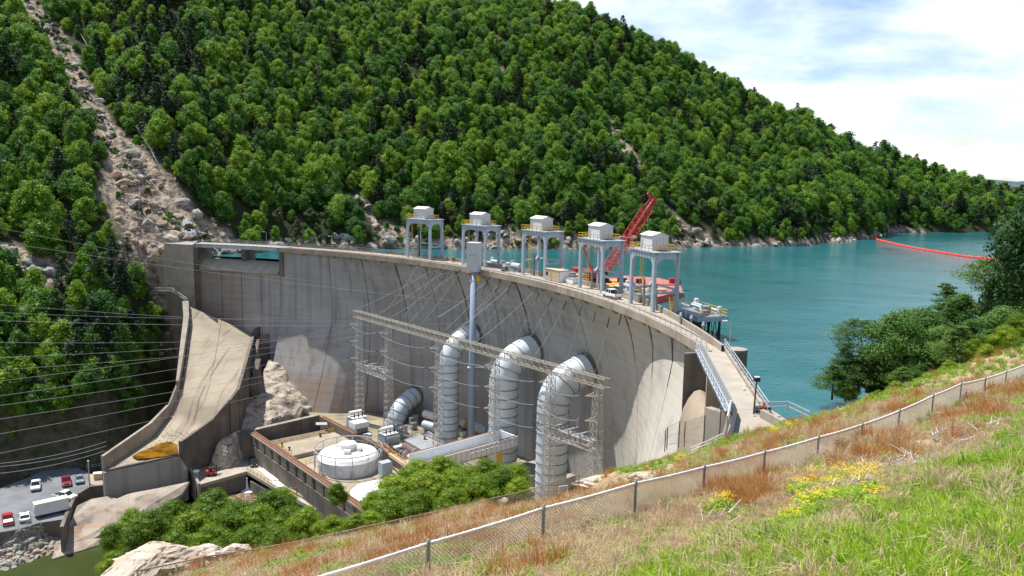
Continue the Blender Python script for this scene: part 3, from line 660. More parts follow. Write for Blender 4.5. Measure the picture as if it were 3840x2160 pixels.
# ---- spillway chute
ch = thing('spillway_chute', 'long pale concrete chute curving down from the left spillway to a pool', 'spillway', Vector((-95, 230, -45)))
Lp = [Z(712, 1150, -15.5), Z(714, 1219, -20.5), Z(700, 1320, -26.5), Z(688, 1400, -31), Z(676, 1470, -35), Z(640, 1560, -41.5), Z(575, 1640, -44.2), Z(396, 1762, -44.6)]
dw = CYL(886, 1249, AR+1.5); dw2 = CYL(946, 1251, AR+1.5)
Rt = [dw2, Z(925, 1320, -26), Z(903, 1400, -29.6), Z(884, 1462, -32), Z(854, 1500, -34.2), Z(797, 1566, -38.6), Z(735, 1610, -40.6), Z(669, 1655, -41)]
Rz = [0, -3.0, -3.2, -3.4, -3.5, -3.6, -3.6, -3.6]
Rp = [p + Vector((0, 0, dz)) for p, dz in zip(Rt, Rz)]
Rp[0] = dw2.copy()
rows = []
def lerp(a, b, t): return a + (b-a)*t
nseg = 8
Lc = []; Rc = []
for k in range(len(Lp)-1):
    for q in range(4): Lc.append(lerp(Lp[k], Lp[k+1], q/4)); Rc.append(lerp(Rp[k], Rp[k+1], q/4))
Lc.append(Lp[-1]); Rc.append(Rp[-1])
def slabs(i0, i1, j0, j1):
    g = MB(); rows = []
    for i in range(i0, i1+1):
        rows.append([lerp(Lc[i], Rc[i], (j0 + (j1-j0)*q/3)) for q in range(4)])
    sh = 0.02
    g.grid(rows); return g.build('chute_slab', M['chute'], ch, smooth=True)
M['chute'] = mat('chute_concrete', (0.36, 0.305, 0.225), 0.85, c2=(0.28, 0.235, 0.175), vscale=0.15, bump=0.02, bscale=2,
                 extra=chain(overlay(0.5, (1.6, 0.10, 0.12), (0.12, 0.10, 0.085), 0.56, 0.68, 0.65), overlay(0.25, (1, 1, 1), (0.27, 0.21, 0.18), 0.58, 0.75, 0.7)))
for (i0, i1) in ((0, 5), (5, 11), (11, 17), (17, 23), (23, 28)):
    for (j0, j1) in ((0.0, 0.497), (0.503, 1.0)):
        slabs(i0, i1, j0, j1)
g = MB(); g.grid([[lerp(a, b, q/6) + Vector((0, 0, -0.3)) for q in range(7)] for a, b in zip(Lc, Rc)]); g.build('joint_filler', M['joint'], ch)
# triangle of concrete filling from the slab head up to the dam wall
# chute walls
g = MB()
for i in range(len(Rt)-1):
    a, b = Rt[i], Rt[i+1]; d = (b-a); d.z = 0; d.normalize(); nn = Vector((-d.y, d.x, 0))*0.9
    if nn.x < 0: nn = -nn
    if i == 0: pass
    g.hexa([Vector((a.x, a.y, -52)), Vector((b.x, b.y, -52)), Vector((b.x, b.y, -52))+nn, Vector((a.x, a.y, -52))+nn, a, b, b+nn, a+nn])
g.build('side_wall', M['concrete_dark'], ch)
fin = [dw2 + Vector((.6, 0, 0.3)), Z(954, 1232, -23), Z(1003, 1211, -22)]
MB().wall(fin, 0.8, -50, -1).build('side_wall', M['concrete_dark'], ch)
LW = [p + Vector((0, 0, h)) for p, h in zip(Lp, (2.6, 3.2, 3.4, 3.4, 3.4, 3.4, 3.4, 3.6))]
LW[0] = Z(668, 1147, -13.5); LW[-1] = Z(392, 1700, -41.0); LW[-2] = Z(524, 1598, -40.0)
g = MB()
for i in range(len(LW)-1):
    a, b = LW[i], LW[i+1]; fa, fb = Lp[i], Lp[i+1]
    d = (fb-fa); d.z = 0; d.normalize(); nn = Vector((d.y, -d.x, 0)) * 1.0
    if nn.x > 0: nn = -nn
    a2 = Vector((fa.x, fa.y, a.z)) + nn*0.3; b2 = Vector((fb.x, fb.y, b.z)) + nn*0.3
    wa = 2.0 - 1.2*min(1, i/4); wb = 2.0 - 1.2*min(1, (i+1)/4)
    g.hexa([Vector((fa.x, fa.y, -52)), Vector((fb.x, fb.y, -52)), Vector((fb.x, fb.y, -52))+nn*wb, Vector((fa.x, fa.y, -52))+nn*wa, a2, b2, b2+nn*wb, a2+nn*wa][::1])
g.build('side_wall', M['concrete'], ch)
# end sill
MB().wall([Lp[-1] + Vector((0, 0, 0.25)), Rp[-1] + Vector((0, 0, 0.25))], 0.9, -52, -1).build('end_sill', M['concrete_dark'], ch)
# second stepped training wall right of the chute
t2 = thing('training_wall', 'narrow stepped concrete wall in shade right of the chute', 'wall', Z(975, 1268, -26))
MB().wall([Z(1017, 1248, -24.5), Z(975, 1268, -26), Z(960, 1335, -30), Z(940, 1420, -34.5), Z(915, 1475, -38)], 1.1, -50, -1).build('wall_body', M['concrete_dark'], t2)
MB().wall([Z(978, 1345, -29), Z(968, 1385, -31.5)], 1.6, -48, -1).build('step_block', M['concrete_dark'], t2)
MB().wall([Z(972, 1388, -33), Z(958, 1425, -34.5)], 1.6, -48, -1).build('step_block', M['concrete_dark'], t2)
# pool and silt on the chute floor
pl = [Z(*p, -44.1) for p in ((495, 1712), (515, 1722), (560, 1718), (610, 1712), (668, 1702), (664, 1668), (640, 1655), (600, 1662), (560, 1680), (515, 1697))]
M['pool'] = water_mat('rust_pool', (0.26, 0.12, 0.008), (0.09, 0.045, 0.008), 0.1, 1.5, 0.02)
for n_ in M['rust_pool'].node_tree.nodes if 'rust_pool' in M else M['pool'].node_tree.nodes:
    if n_.type == 'TEX_NOISE' and abs(n_.inputs['Scale'].default_value - 0.012) < 1e-4: n_.inputs['Scale'].default_value = 0.35
M['pool'].node_tree.nodes['Principled BSDF'].inputs['Roughness'].default_value = 0.15
g = MB(); g.v = pl; g.f = [tuple(range(len(pl)))[::-1]]; g.fm = [0]; tag(g.build('orange_pool', M['pool']), 'shallow orange brown puddle at the foot of the chute', kind='structure')
random.seed(3)
g = MB()
for k in range(420):
    i = random.uniform(22, 27.8); j = random.uniform(0.02, 0.95); a = lerp(Lc[int(i)], Rc[int(i)], j); b = lerp(Lc[int(i)+1], Rc[int(i)+1], j); p = lerp(a, b, i-int(i))
    s = random.uniform(0.08, 0.28); g.box(p + Vector((0, 0, s*.2)), (s*1.5, s, s*.6), random.random()*3)
tag(g.build('silt_debris', M['rockpale'] if 'rockpale' in M else M['pale'], None), 'pale silt and small stones spread over the chute floor', kind='stuff')
M['ogee'] = mat('ogee_concrete', (.33, .27, .20), .85, c2=(.26, .21, .155), vscale=.3, bump=.02, bscale=2)
# ---- right spillway and bridge
rs = thing('right_spillway', 'open spillway bay under the bridge at the right end of the dam', 'spillway', Z(2700, 1400, ZC))
e0, e1 = Z(2626, 1303, ZC), Z(2745, 1532, ZC); f0, f1 = Z(2706, 1295, ZC), Z(2851, 1535, ZC)
bd = (e1-e0).normalized(); bn = Vector((-bd.y, bd.x, 0)); 
if bn.x < 0: bn = -bn
BW = (f0-e0).dot(bn)*0.5 + (f1-e1).dot(bn)*0.5
rb = thing('approach_bridge', 'pale concrete bridge deck over the right spillway leading to the crest road', 'bridge', e0)
Lb = (e1-e0).length
f0, f1 = e0 + bn*BW, e1 + bn*BW
MB().prism([(p.x, p.y) for p in (e0 - bd*1.0, e1, f1, f0 - bd*1.0)], ZC-0.5, ZC).build('deck', M['pale'], rb)
MB().obox(e0 + Vector((0, 0, -1.6)) + bn*0.4, bd*Lb, bn*0.35, (0, 0, 1.1)).build('girder', M['steel_blue'], rb)
for k in range(26):
    p = e0 + bd*(Lb*(k+.5)/26); MB().obox(p + Vector((0, 0, -1.3)) - bn*0.5, bd*0.28, bn*0.9, (0, 0, 0.85)).build('bracket', M['concrete'], rb)
MB().obox(e0 + Vector((0, 0, -0.45)) - bn*0.75, bd*Lb, bn*0.75, (0, 0, 0.16)).build('walkway', M['steel_blue'], rb)
MB().obox(f0 - bd*1.0 + Vector((0, 0, 0)), bd*(Lb+3), bn*0.5, (0, 0, 0.45)).build('kerb', M['concrete'], rb)
handrail([e0 + Vector((0, 0, 0)), e1], 'bridge_railing', 'close spaced grey railing on the left side of the approach bridge', 1.1, 1.2, rails=(0.35, 0.7, 1.1))
handrail([e0 - bn*0.7 + Vector((0, 0, -.3)), e1 - bn*0.7 + Vector((0, 0, -.3))], 'bridge_railing', 'outer rail of the service walkway beside the approach bridge', 1.1, 2.4, rails=(0.55, 1.1))
handrail([f0 + bn*0.25 + Vector((0, 0, .45)), f1 + bn*0.25 + bd*2 + Vector((0, 0, .45)), Z(2953, 1540, 5.8), Z(3035, 1580, 5.8)], 'bridge_railing', 'white two rail guard on the lake side of the approach bridge', 1.0, 2.6, rails=(0.5, 1.0), r=0.05)
# spillway walls: left pier wall (its dark side seen), ogee chute, right wall
w0 = Z(2567, 1321, 4.4); 
pierd = Vector((-math.cos(math.radians(4)), -math.sin(math.radians(4)), 0))
base = e0 + bd*0.6 + bn*3.0
g = MB()
top = [base + Vector((0, 0, -0.7)), e0 + Vector((0, 0, -0.7)) + bd*0.6, w0 + Vector((0, 0, -0.2))]
bot = Z(2562, 1483, -3.2)
g.wall(top, 0.9, [-30, -30, bot.z-3.5], -1)
g.build('pier_wall', M['concrete_dark'], rs)
# ogee: from crest at lip down to toe
cl = Z(2600, 1470, -1.0)
o0 = e0 + bd*1.2; o1 = e0 + bd*21.0
prof = [(2.4, -6), (1.6, -2.6), (0.9, -1.3), (0.1, -1.0), (-0.7, -1.3), (-1.5, -2.4), (-2.2, -4.0), (-2.7, -6.2), (-2.9, -12), (-3.1, -32)]
rows = []
for s, z in prof: rows.append([o0 + bd*((o1-o0).length*k/6) + bn*s + Vector((0, 0, z - o0.z)) for k in range(7)])
g = MB(); g.grid(rows); o = g.build('ogee_chute', M['ogee'], rs); smooth_by_angle(o, 50)
g = MB(); g.wall([Y(2722, 1552, 93) + bn*1.0, Y(2722, 1552, 93), Y(2642, 1527, 97)], 1.0, [-30, -30, -28], -1); g.build('pier_wall', M['concrete'], rs)
MB().obox(e1 - bd*6.5 - bn*0.3 + Vector((0, 0, -25)), bd*8.5, bn*3.4, (0, 0, 24.4)).build('abutment', M['concrete_dark'], rs)
MB().obox(e0 + bd*(Lb*0.4) - bn*0.5 + Vector((0, 0, -6)), bd*0.8, bn*3, (0, 0, 5.3)).build('pier', M['concrete'], rs)
# round pier on the lake side
silo = thing('round_pier', 'round concrete pier nose standing in the lake beside the approach bridge', 'pier', Z(2755, 1310, 2))
sc = Z(2764, 1309, 4.2); MB().lathe((sc.x, sc.y, 0), [(1.6, -10), (1.6, 4.0), (1.5, 4.2), (0.1, 4.22)], 32).build('shaft', M['concrete_dark'], silo)
MB().lathe((sc.x, sc.y, 0), [(1.55, 4.2), (1.55, 4.24), (0.05, 4.25)], 32).build('cap', M['concrete'], silo)
# approach apron on the right bank
ap = [Z(*p, ZC-0.01) for p in ((2742, 1490), (2750, 1535), (2727, 1625), (2735, 1680), (2800, 1690), (2920, 1640), (2960, 1580), (2900, 1540), (2851, 1528))]
g = MB(); g.prism([(p.x, p.y) for p in ap], ZC-3, ZC-0.02); o = g.build('approach_road', M['pale']); tag(o, 'pale concrete apron at the right end of the dam', kind='structure')
MB().wall([Z(2851, 1535, ZC+0.9), Z(2953, 1590, ZC+0.9), Z(3000, 1590, 5.6)], 0.4, ZC-2).build('retaining_kerb', M['concrete'], rb)
# ------------------------------------------------------------------ foliage
def leaf_mat(name, cols, trans=0.3, nscale=0.35, rnd=True):
    m = bpy.data.materials.new(name); m.use_nodes = True; N, L = m.node_tree.nodes, m.node_tree.links
    b = N['Principled BSDF']; b.inputs['Roughness'].default_value = 0.55; b.inputs['Specular IOR Level'].default_value = 0.25
    oi = N.new('ShaderNodeObjectInfo'); t = N.new('ShaderNodeTexCoord'); n = N.new('ShaderNodeTexNoise'); n.inputs['Scale'].default_value = nscale; n.inputs['Detail'].default_value = 3
    L.new(t.outputs['Object'], n.inputs['Vector'])
    r = N.new('ShaderNodeValToRGB'); e = r.color_ramp.elements
    while len(e) > 1: e.remove(e[-1])
    e[0].position = 0; e[0].color = tuple(cols[0]) + (1,)
    for k, c in enumerate(cols[1:]): q = e.new((k+1)/(len(cols)-1)); q.color = tuple(c) + (1,)
    ma = N.new('ShaderNodeMath'); ma.operation = 'MULTIPLY_ADD'; ma.inputs[1].default_value = 0.7; 
    mb = N.new('ShaderNodeMath'); mb.operation = 'MULTIPLY_ADD'; mb.inputs[1].default_value = 1.0; mb.inputs[2].default_value = -0.35
    L.new(n.outputs[0], mb.inputs[0]); L.new(oi.outputs['Random'], ma.inputs[0]); L.new(mb.outputs[0], ma.inputs[2])
    L.new(ma.outputs[0], r.inputs[0]); L.new(r.outputs[0], b.inputs['Base Color'])
    tr = N.new('ShaderNodeBsdfTranslucent'); hs = N.new('ShaderNodeHueSaturation'); hs.inputs['Value'].default_value = 1.5; hs.inputs['Hue'].default_value = 0.485
    L.new(r.outputs[0], hs.inputs['Color']); L.new(hs.outputs[0], tr.inputs[0])
    mx = N.new('ShaderNodeMixShader'); mx.inputs[0].default_value = trans
    L.new(b.outputs[0], mx.inputs[1]); L.new(tr.outputs[0], mx.inputs[2]); L.new(mx.outputs[0], N['Material Output'].inputs['Surface'])
    return m
M['leaf'] = leaf_mat('broadleaf_foliage', [(0.026, 0.085, 0.024), (0.054, 0.150, 0.024), (0.094, 0.215, 0.024), (0.155, 0.285, 0.026), (0.23, 0.34, 0.035)], 0.38)
M['leaf_olive'] = leaf_mat('olive_foliage', [(0.045, 0.075, 0.030), (0.07, 0.10, 0.035), (0.10, 0.10, 0.05)], 0.2)
M['needle'] = leaf_mat('pine_foliage', [(0.012, 0.036, 0.016), (0.020, 0.050, 0.020), (0.036, 0.070, 0.022)], 0.15)
M['leaf_near'] = leaf_mat('bush_foliage', [(0.05, 0.11, 0.010), (0.105, 0.19, 0.012), (0.18, 0.28, 0.016), (0.27, 0.36, 0.025)], 0.36, 0.6)
M['leaf_shore'] = leaf_mat('shore_tree_foliage', [(0.055, 0.135, 0.03), (0.10, 0.21, 0.045), (0.165, 0.29, 0.065)], 0.4, 0.6)
M['leaf_dark'] = leaf_mat('dark_broadleaf_foliage', [(0.02, 0.06, 0.02), (0.035, 0.10, 0.026), (0.07, 0.15, 0.035)], 0.25, 0.6)
M['bark'] = mat('bark', (0.10, 0.075, 0.055), 0.95, var=0.4, vscale=3)

def leafquad(V, Fc, p, nrm, s, rng, aspect=1.5):
    n = Vector(nrm) + Vector((rng.uniform(-1, 1), rng.uniform(-1, 1), rng.uniform(-1, 1)))*0.75
    if n.length < 1e-3: n = Vector((0, 0, 1))
    n.normalize(); x = n.cross(Vector((rng.uniform(-1, 1), rng.uniform(-1, 1), rng.uniform(-1, 1)))).normalized()*s; y = n.cross(x).normalized()*s/aspect
    k = len(V); V += [p - x, p + y*0.9 - n*0.1*s, p + x, p - y*0.9 - n*0.1*s]; Fc.append((k, k+1, k+2, k+3))
def blob(V, Fc, c, r, seed, sub=1, amp=0.25):
    bm = bmesh.new(); bmesh.ops.create_icosphere(bm, subdivisions=sub, radius=1.0); k = len(V)
    for v in bm.verts:
        q = v.co.copy(); f = 1 + amp*mnoise.noise(q*1.7 + Vector((seed, 0, 0)))
        V.append(Vector(c) + Vector((q.x*r[0], q.y*r[1], q.z*r[2]))*f)
    for f in bm.faces: Fc.append(tuple(k + v.index for v in f.verts))
    bm.free()
def mesh_from(name, V, Fc, m):
    me = bpy.data.meshes.new(name); me.from_pydata([tuple(v) for v in V], [], Fc); me.materials.append(m); me.update(); return me
def crown_mesh(name, seed, H, R, nl, ls, m, nb=14, base=0.3, core=True, loose=0.0):
    rng = random.Random(seed); V, Fc = [], []
    blobs = []
    for k in range(nb):
        a = rng.uniform(0, 6.283); zf = (k+0.5)/nb; prof = math.sin(math.pi*min(1, 0.18+0.80*zf))**0.7
        rr = R*(0.62*prof)*math.sqrt(rng.uniform(0.15, 1)); br = R*rng.uniform(0.30, 0.48)*(1.05-0.35*zf)
        blobs.append((Vector((rr*math.cos(a), rr*math.sin(a), H*(base + (0.93-base)*zf) - br*0.3)), br))
    if core:
        for c, br in blobs: blob(V, Fc, c, (br*0.72, br*0.72, br*0.6), rng.random()*50)
    tot = sum(b*b for c, b in blobs)
    for c, br in blobs:
        for q in range(int(nl*br*br/tot)):
            d = Vector((rng.gauss(0, 1), rng.gauss(0, 1), rng.gauss(0.25, 1))).normalized()
            rad = br*rng.uniform(0.78, 1.08 + loose); p = c + Vector((d.x, d.y, d.z*0.8))*rad
            leafquad(V, Fc, p, d, ls*rng.uniform(0.6, 1.3), rng)
    return mesh_from(name, V, Fc, m)
def pine_mesh(name, seed, H, R, nl, ls, m, flat=False):
    rng = random.Random(seed); V, Fc = [], []
    n = 15 if not flat else 11
    for k in range(n):
        zf = (k+0.3)/n; z = H*(0.22+0.76*zf) if not flat else H*(0.55+0.43*zf)
        rad = R*((1-zf)**0.75*0.95+0.12) if not flat else R*(math.sin(math.pi*(0.25+0.7*zf))*0.95+0.1)
        for b in range(rng.randint(4, 6)):
            a = rng.uniform(0, 6.283); L = rad*rng.uniform(0.6, 1.15)
            for q in range(max(4, int(nl/n/5))):
                t = rng.uniform(0.3, 1.0)**0.8; w = L*0.28*(1.1-t*0.5)
                p = Vector((math.cos(a)*L*t, math.sin(a)*L*t, z + 0.16*L*t*(1 if flat else 0.3))) + Vector((rng.gauss(0, w), rng.gauss(0, w), rng.gauss(0, w*0.32)))
                leafquad(V, Fc, p, (0, 0, 1), ls*rng.uniform(0.6, 1.3), rng, 2.6)
    return mesh_from(name, V, Fc, m)
def trunk_mesh(name, seed, H, r, branches=5, zb=0.35, reach=0.45, lean=0.03):
    rng = random.Random(seed); g = MB(); pts = [Vector((rng.uniform(-lean, lean)*H*t, rng.uniform(-lean, lean)*H*t, H*0.85*t - 0.6*(t == 0))) for t in (0, .2, .4, .6, .8, 1)]
    g.tube(pts, [r*1.25, r, r*.85, r*.65, r*.42, r*.15], 7)
    for k in range(branches):
        t = zb + (0.9-zb)*(k+rng.random())/branches; p = pts[0].lerp(pts[-1], t); a = rng.uniform(0, 6.283); L = H*reach*(1.1-t)*rng.uniform(.6, 1)
        e = p + Vector((math.cos(a)*L, math.sin(a)*L, L*0.5)); g.tube([p, p.lerp(e, .5) + Vector((0, 0, -.05*L)), e], [r*.4, r*.25, r*.08], 5)
    me = bpy.data.meshes.new(name); me.from_pydata([tuple(v) for v in g.v], [], g.f); me.materials.append(M['bark']); return me

HILL = []                                                  # (kind, trunk mesh, crown mesh)
for s in range(8): HILL.append(('broad', trunk_mesh('trunk', s, 10, 0.22, 3), crown_mesh('crown', s+1, (11, 9.5, 12.5, 10)[s % 4], (4.4, 5.4, 3.9, 4.8)[s % 4], 2100, 0.36, M['leaf'], (26, 20, 30, 17)[s % 4], 0.2, loose=0.3)))
for s in range(2): HILL.append(('pine', trunk_mesh('trunk', 20+s, 13, 0.22, 0), pine_mesh('crown', 40+s, 13.5, 3.6, 1500, 0.5, M['needle'])))
HILL.append(('olive', trunk_mesh('trunk', 31, 8, 0.16, 3), crown_mesh('crown', 77, 8, 3.4, 900, 0.4, M['leaf_olive'], 10)))

# positions on the mountain
rng = random.Random(11)
spots = []
sp_ = 5.15
x = -330.0
while x < 470:
    y = 190.0; x += sp_
    while y < 760:
        px, py = x + rng.uniform(-0.48, 0.48)*sp_, y + rng.uniform(-0.48, 0.48)*sp_
        y += sp_
        d = math.hypot(px, py); a = math.degrees(math.atan2(px, py))
        if d > 760 or not -36 < a < 37 or d < 232: continue
        if d > 430 and rng.random() < 0.18: continue
        z = hill_z(px, py)
        if z < -47 or d < 300 and a > -21.5: continue
        if a > -24.2 and d < 296: continue
        if d < 300 and py > 190 and px > float(np.interp(py, [193, 214, 246, 262, 276], [-102.5, -103.5, -114, -117, -119])) - 3.2: continue
        if a > -22 and z < 1.3 : continue
        if a > -26.8 and a < -20 and z > -2 and d < 318: 
            if rockness(px, py) > 0.0 or rng.random() < .5: continue
        r = rockness(px, py)
        if r > 0.25: continue
        # slope: skip cliffs
        e = 3.0; sx = (hill_z(px+e, py) - hill_z(px-e, py))/(2*e); sy = (hill_z(px, py+e)-hill_z(px, py-e))/(2*e)
        sl = math.hypot(sx, sy)
        if sl > 2.2 and z < -38 and d < 262 and rng.random() < .35: continue
        # facing away beyond the ridge
        if d > 600 and a < 22: continue
        u = rng.random(); big = mnoise.noise(Vector((px/45, py/45, 8)))
        pineband = math.exp(-((a + 25 - (d-300)*0.012)/2.2)**2)*0.5 if d < 560 else 0
        if u < 0.07 + max(0, big)*0.3 + pineband: k = rng.choice((8, 9))
        elif u > 0.965 or (z < 14 and a > -22 and u > 0.8): k = 10
        else: k = rng.randrange(8)
        s = rng.uniform(0.5, 1.2)**1.0*(1.0 if rng.random() > .06 else 1.3)
        if a > 19 and z > 4: s *= 1.25
        if z < 8 and a > -21: s *= 0.72
        if a > 30: s *= 1.1
        if r > 0 : s *= .6
        spots.append((d, px, py, z-0.3, k, s, rng.uniform(0, 6.283)))
spots.sort()
def zone_label(a, d, z, kind):
    k = {'broad': 'broadleaf tree', 'pine': 'dark pine tree', 'olive': 'olive green tree'}[kind]
    if a < -27:
        row = 'on the cliff edge' if d < 255 else 'just above the cliff edge' if d < 272 else 'well above the cliff'
        return k + ', ' + row + ' by the parking lot, ' + ('far left' if a < -31 else 'half way along' if a < -29 else 'left of the chute')
    if a < -22.5: return k + ' on the slope beside the spillway chute and the rocky cleared strip'
    if a < -17.5: return k + ' near the lake shore straight behind the left spillway bridge'
    if a < -14: return k + ' near the lake shore just right of the left spillway bridge'
    if a < 0: return k + ' low on the far shore behind the first gantries'
    if a < 12: return k + ' low on the far shore behind the red crane'
    if a < 20: return k + ' low on the shore right of the last gantry'
    return k + ' on the wooded point where the red float line ends'
NIND = 235
shrubs = 0
for d, x, y, z, k, s, rz in spots[:NIND]:
    kind, tm, cm = HILL[k]; a = math.degrees(math.atan2(x, y))
    nm = {'broad': 'broadleaf_tree', 'pine': 'pine_tree', 'olive': 'small_tree'}[kind]
    o = bpy.data.objects.new(nm, None); col.objects.link(o); o.location = (x, y, z); o.rotation_euler = (0, 0, rz); o.scale = (s, s, s*(1+0.1*math.sin(x)))
    tag(o, zone_label(a, d, z, kind), 'tree', zone_label(a, d, z, kind).replace(' tree', ' trees', 1))
    for n2, mesh in (('trunk', tm), ('crown', cm)):
        c = bpy.data.objects.new(n2, mesh); col.objects.link(c); c.parent = o
# the rest of the forest: one object that instances the same trees
def scatter(name, pts, meshes, label, kind='stuff', tilt=None):
    """pts: (x, y, z, index, scale, rotz)"""
    c = bpy.data.collections.new(name + '_kinds')
    for q, ms in enumerate(meshes):
        if isinstance(ms, (list, tuple)) and len(ms) > 1:
            bm = bmesh.new(); mats = []
            for mm in ms:
                b0 = len(bm.faces); bm.from_mesh(mm); bm.faces.ensure_lookup_table()
                for f in bm.faces[b0:]: f.material_index = len(mats)
                mats.append(mm.materials[0])
            me = bpy.data.meshes.new('kind'); bm.to_mesh(me); bm.free()
            for mm in mats: me.materials.append(mm)
        else: me = ms[0] if isinstance(ms, (list, tuple)) else ms
        o = bpy.data.objects.new('%s_kind_%02d' % (name, q), me); c.objects.link(o)
    me = bpy.data.meshes.new(name); me.from_pydata([p[:3] for p in pts], [], [])
    me.attributes.new('kind_i', 'INT', 'POINT').data.foreach_set('value', [int(p[3]) for p in pts])
    me.attributes.new('size_s', 'FLOAT', 'POINT').data.foreach_set('value', [float(p[4]) for p in pts])
    rot = me.attributes.new('rot_e', 'FLOAT_VECTOR', 'POINT'); fl = []
    for p in pts: fl += list(p[5]) if isinstance(p[5], (tuple, list)) else [0, 0, p[5]]
    rot.data.foreach_set('vector', fl)
    ob = bpy.data.objects.new(name, me); col.objects.link(ob); tag(ob, label, kind=kind)
    ng = bpy.data.node_groups.new(name + '_nodes', 'GeometryNodeTree')
    ng.interface.new_socket('Geometry', in_out='INPUT', socket_type='NodeSocketGeometry'); ng.interface.new_socket('Geometry', in_out='OUTPUT', socket_type='NodeSocketGeometry')
    N, L = ng.nodes, ng.links
    gi, go = N.new('NodeGroupInput'), N.new('NodeGroupOutput'); ip = N.new('GeometryNodeInstanceOnPoints'); ci = N.new('GeometryNodeCollectionInfo')
    ci.inputs['Collection'].default_value = c; ci.inputs['Separate Children'].default_value = True; ci.inputs['Reset Children'].default_value = True
    def attr(n, ty):
        a = N.new('GeometryNodeInputNamedAttribute'); a.data_type = ty; a.inputs[0].default_value = n; return a.outputs[0]
    L.new(gi.outputs[0], ip.inputs['Points']); L.new(ci.outputs[0], ip.inputs['Instance']); ip.inputs['Pick Instance'].default_value = True
    L.new(attr('kind_i', 'INT'), ip.inputs['Instance Index']); L.new(attr('size_s', 'FLOAT'), ip.inputs['Scale'])
    e2 = N.new('FunctionNodeEulerToRotation'); L.new(attr('rot_e', 'FLOAT_VECTOR'), e2.inputs[0]); L.new(e2.outputs[0], ip.inputs['Rotation'])
    L.new(ip.outputs[0], go.inputs[0])
    md = ob.modifiers.new('scatter', 'NODES'); md.node_group = ng
    return ob
scatter('forest', [(x, y, z, k, s, rz) for d, x, y, z, k, s, rz in spots[NIND:]], [(t, c) for _, t, c in HILL], 'dense green summer forest covering the mountain')
# understorey so that no bare ground shows between the crowns
bushm = crown_mesh('undergrowth', 300, 2.6, 2.6, 260, 0.42, M['leaf'], 6, 0.1)
bushm2 = crown_mesh('undergrowth', 301, 2.2, 2.2, 220, 0.42, M['leaf_olive'], 6, 0.1)
ub = []; rng = random.Random(5)
for d, x, y, z, k, s, rz in spots:
    if rng.random() < 0.55:
        x2, y2 = x + rng.uniform(-4, 4), y + rng.uniform(-4, 4)
        if rockness(x2, y2) > 0.35: continue
        ub.append((x2, y2, hill_z(x2, y2)-0.3, 1 if rng.random() < 0.25 else 0, rng.uniform(0.6, 1.3), rz))
for L_ in SCARS:                                            # thin scrub in and round the bare strips
    for (x0, y0, w0), (x1, y1, w1) in zip(L_[:-1], L_[1:]):
        n_ = int(math.hypot(x1-x0, y1-y0)/1.6)
        for q in range(n_):
            t = rng.random(); off = rng.gauss(0, 0.75)*(w0+w1)/2; x2 = x0+(x1-x0)*t + rng.gauss(0, w0*.6); y2 = y0+(y1-y0)*t + rng.gauss(0, 2); x2 += off*0.6
            ub.append((x2, y2, hill_z(x2, y2)-0.2, 1 if rng.random() < .7 else 0, rng.uniform(0.35, 0.95), rng.random()*6))
scatter('undergrowth', ub, [bushm, bushm2], 'low bushes under and between the trees on the mountain')

rng = random.Random(123); done = []
for q in range(400):
    if len(done) >= 52: break
    p = hill_hit(rng.uniform(-20, 640), rng.uniform(1180, 1545), 225)
    if not p or p.z < -46 or any((p-e).length < 4.2 for e in done): continue
    if p.x > float(np.interp(p.y, [193, 214, 246, 262, 276], [-102.5, -103.5, -114, -117, -119])) - 3.4: continue
    done.append(p); k = rng.choice((0, 1, 3, 4, 5, 7, 10)); kind, tm, cm = HILL[k]; s = rng.uniform(.5, .95)
    o = bpy.data.objects.new('cliff_tree', None); col.objects.link(o); o.location = p + Vector((.6, -.8, -1.0)); o.rotation_euler = (.12, .1, rng.uniform(0, 6.28)); o.scale = (s*1.05, s*1.05, s*.95)
    tag(o, 'small leafy tree clinging to the steep cliff face above the parking lot', 'tree', 'small trees clinging to the cliff')
    for n2, mesh in (('trunk', tm), ('crown', cm)):
        c = bpy.data.objects.new(n2, mesh); col.objects.link(c); c.parent = o
# ---- rocks
def rock_mesh(seed, m, sub=3, flat=0.75, rough=False):
    bm = bmesh.new(); bmesh.ops.create_icosphere(bm, subdivisions=sub, radius=1.0); rg = random.Random(seed)
    planes = [(Vector((rg.gauss(0, 1), rg.gauss(0, 1), rg.gauss(0.2, 1))).normalized(), rg.uniform(0.5, 0.85)) for _ in range(11)]
    for v in bm.verts:
        q = v.co.copy()
        for nn, dd in planes:
            e = q.dot(nn) - dd
            if e > 0: q -= nn*e
        q *= 1 + 0.10*mnoise.noise(v.co*2.1 + Vector((seed, 3, 1))) + 0.05*mnoise.noise(v.co*6 + Vector((seed, 3, 1)))
        if rough:
            w = v.co*3.1 + Vector((seed, 0, 0)); q *= 1 - 0.16*abs(mnoise.noise(w)) + 0.05*mnoise.noise(w*2.7) + (0.07 if mnoise.noise(Vector((w.x*.5, w.y*.5, w.z*2.2))) > 0.05 else 0)
        v.co = Vector((q.x*1.15, q.y*0.95, q.z*flat))
    me = bpy.data.meshes.new('rock'); bm.to_mesh(me); bm.free(); me.materials.append(m); return me
def rockm(name, c1, c2, c3, crack=(0.06, 0.05, 0.045), k=1.0):
    return mat(name, c1, 0.9, c2=c2, vscale=0.45*k, bump=0.06, bscale=1.3*k, detail=9,
               extra=chain(overlay(0.35*k, (1, 1, 1), c3, 0.50, 0.66, 0.8, 8), overlay(0.55*k, (1, 1, 2.6), crack, 0.57, 0.63, 0.9, 9)))
M['rock_grey'] = rockm('grey_rock', (0.36, 0.35, 0.32), (0.20, 0.20, 0.19), (0.28, 0.24, 0.18), k=2.6)
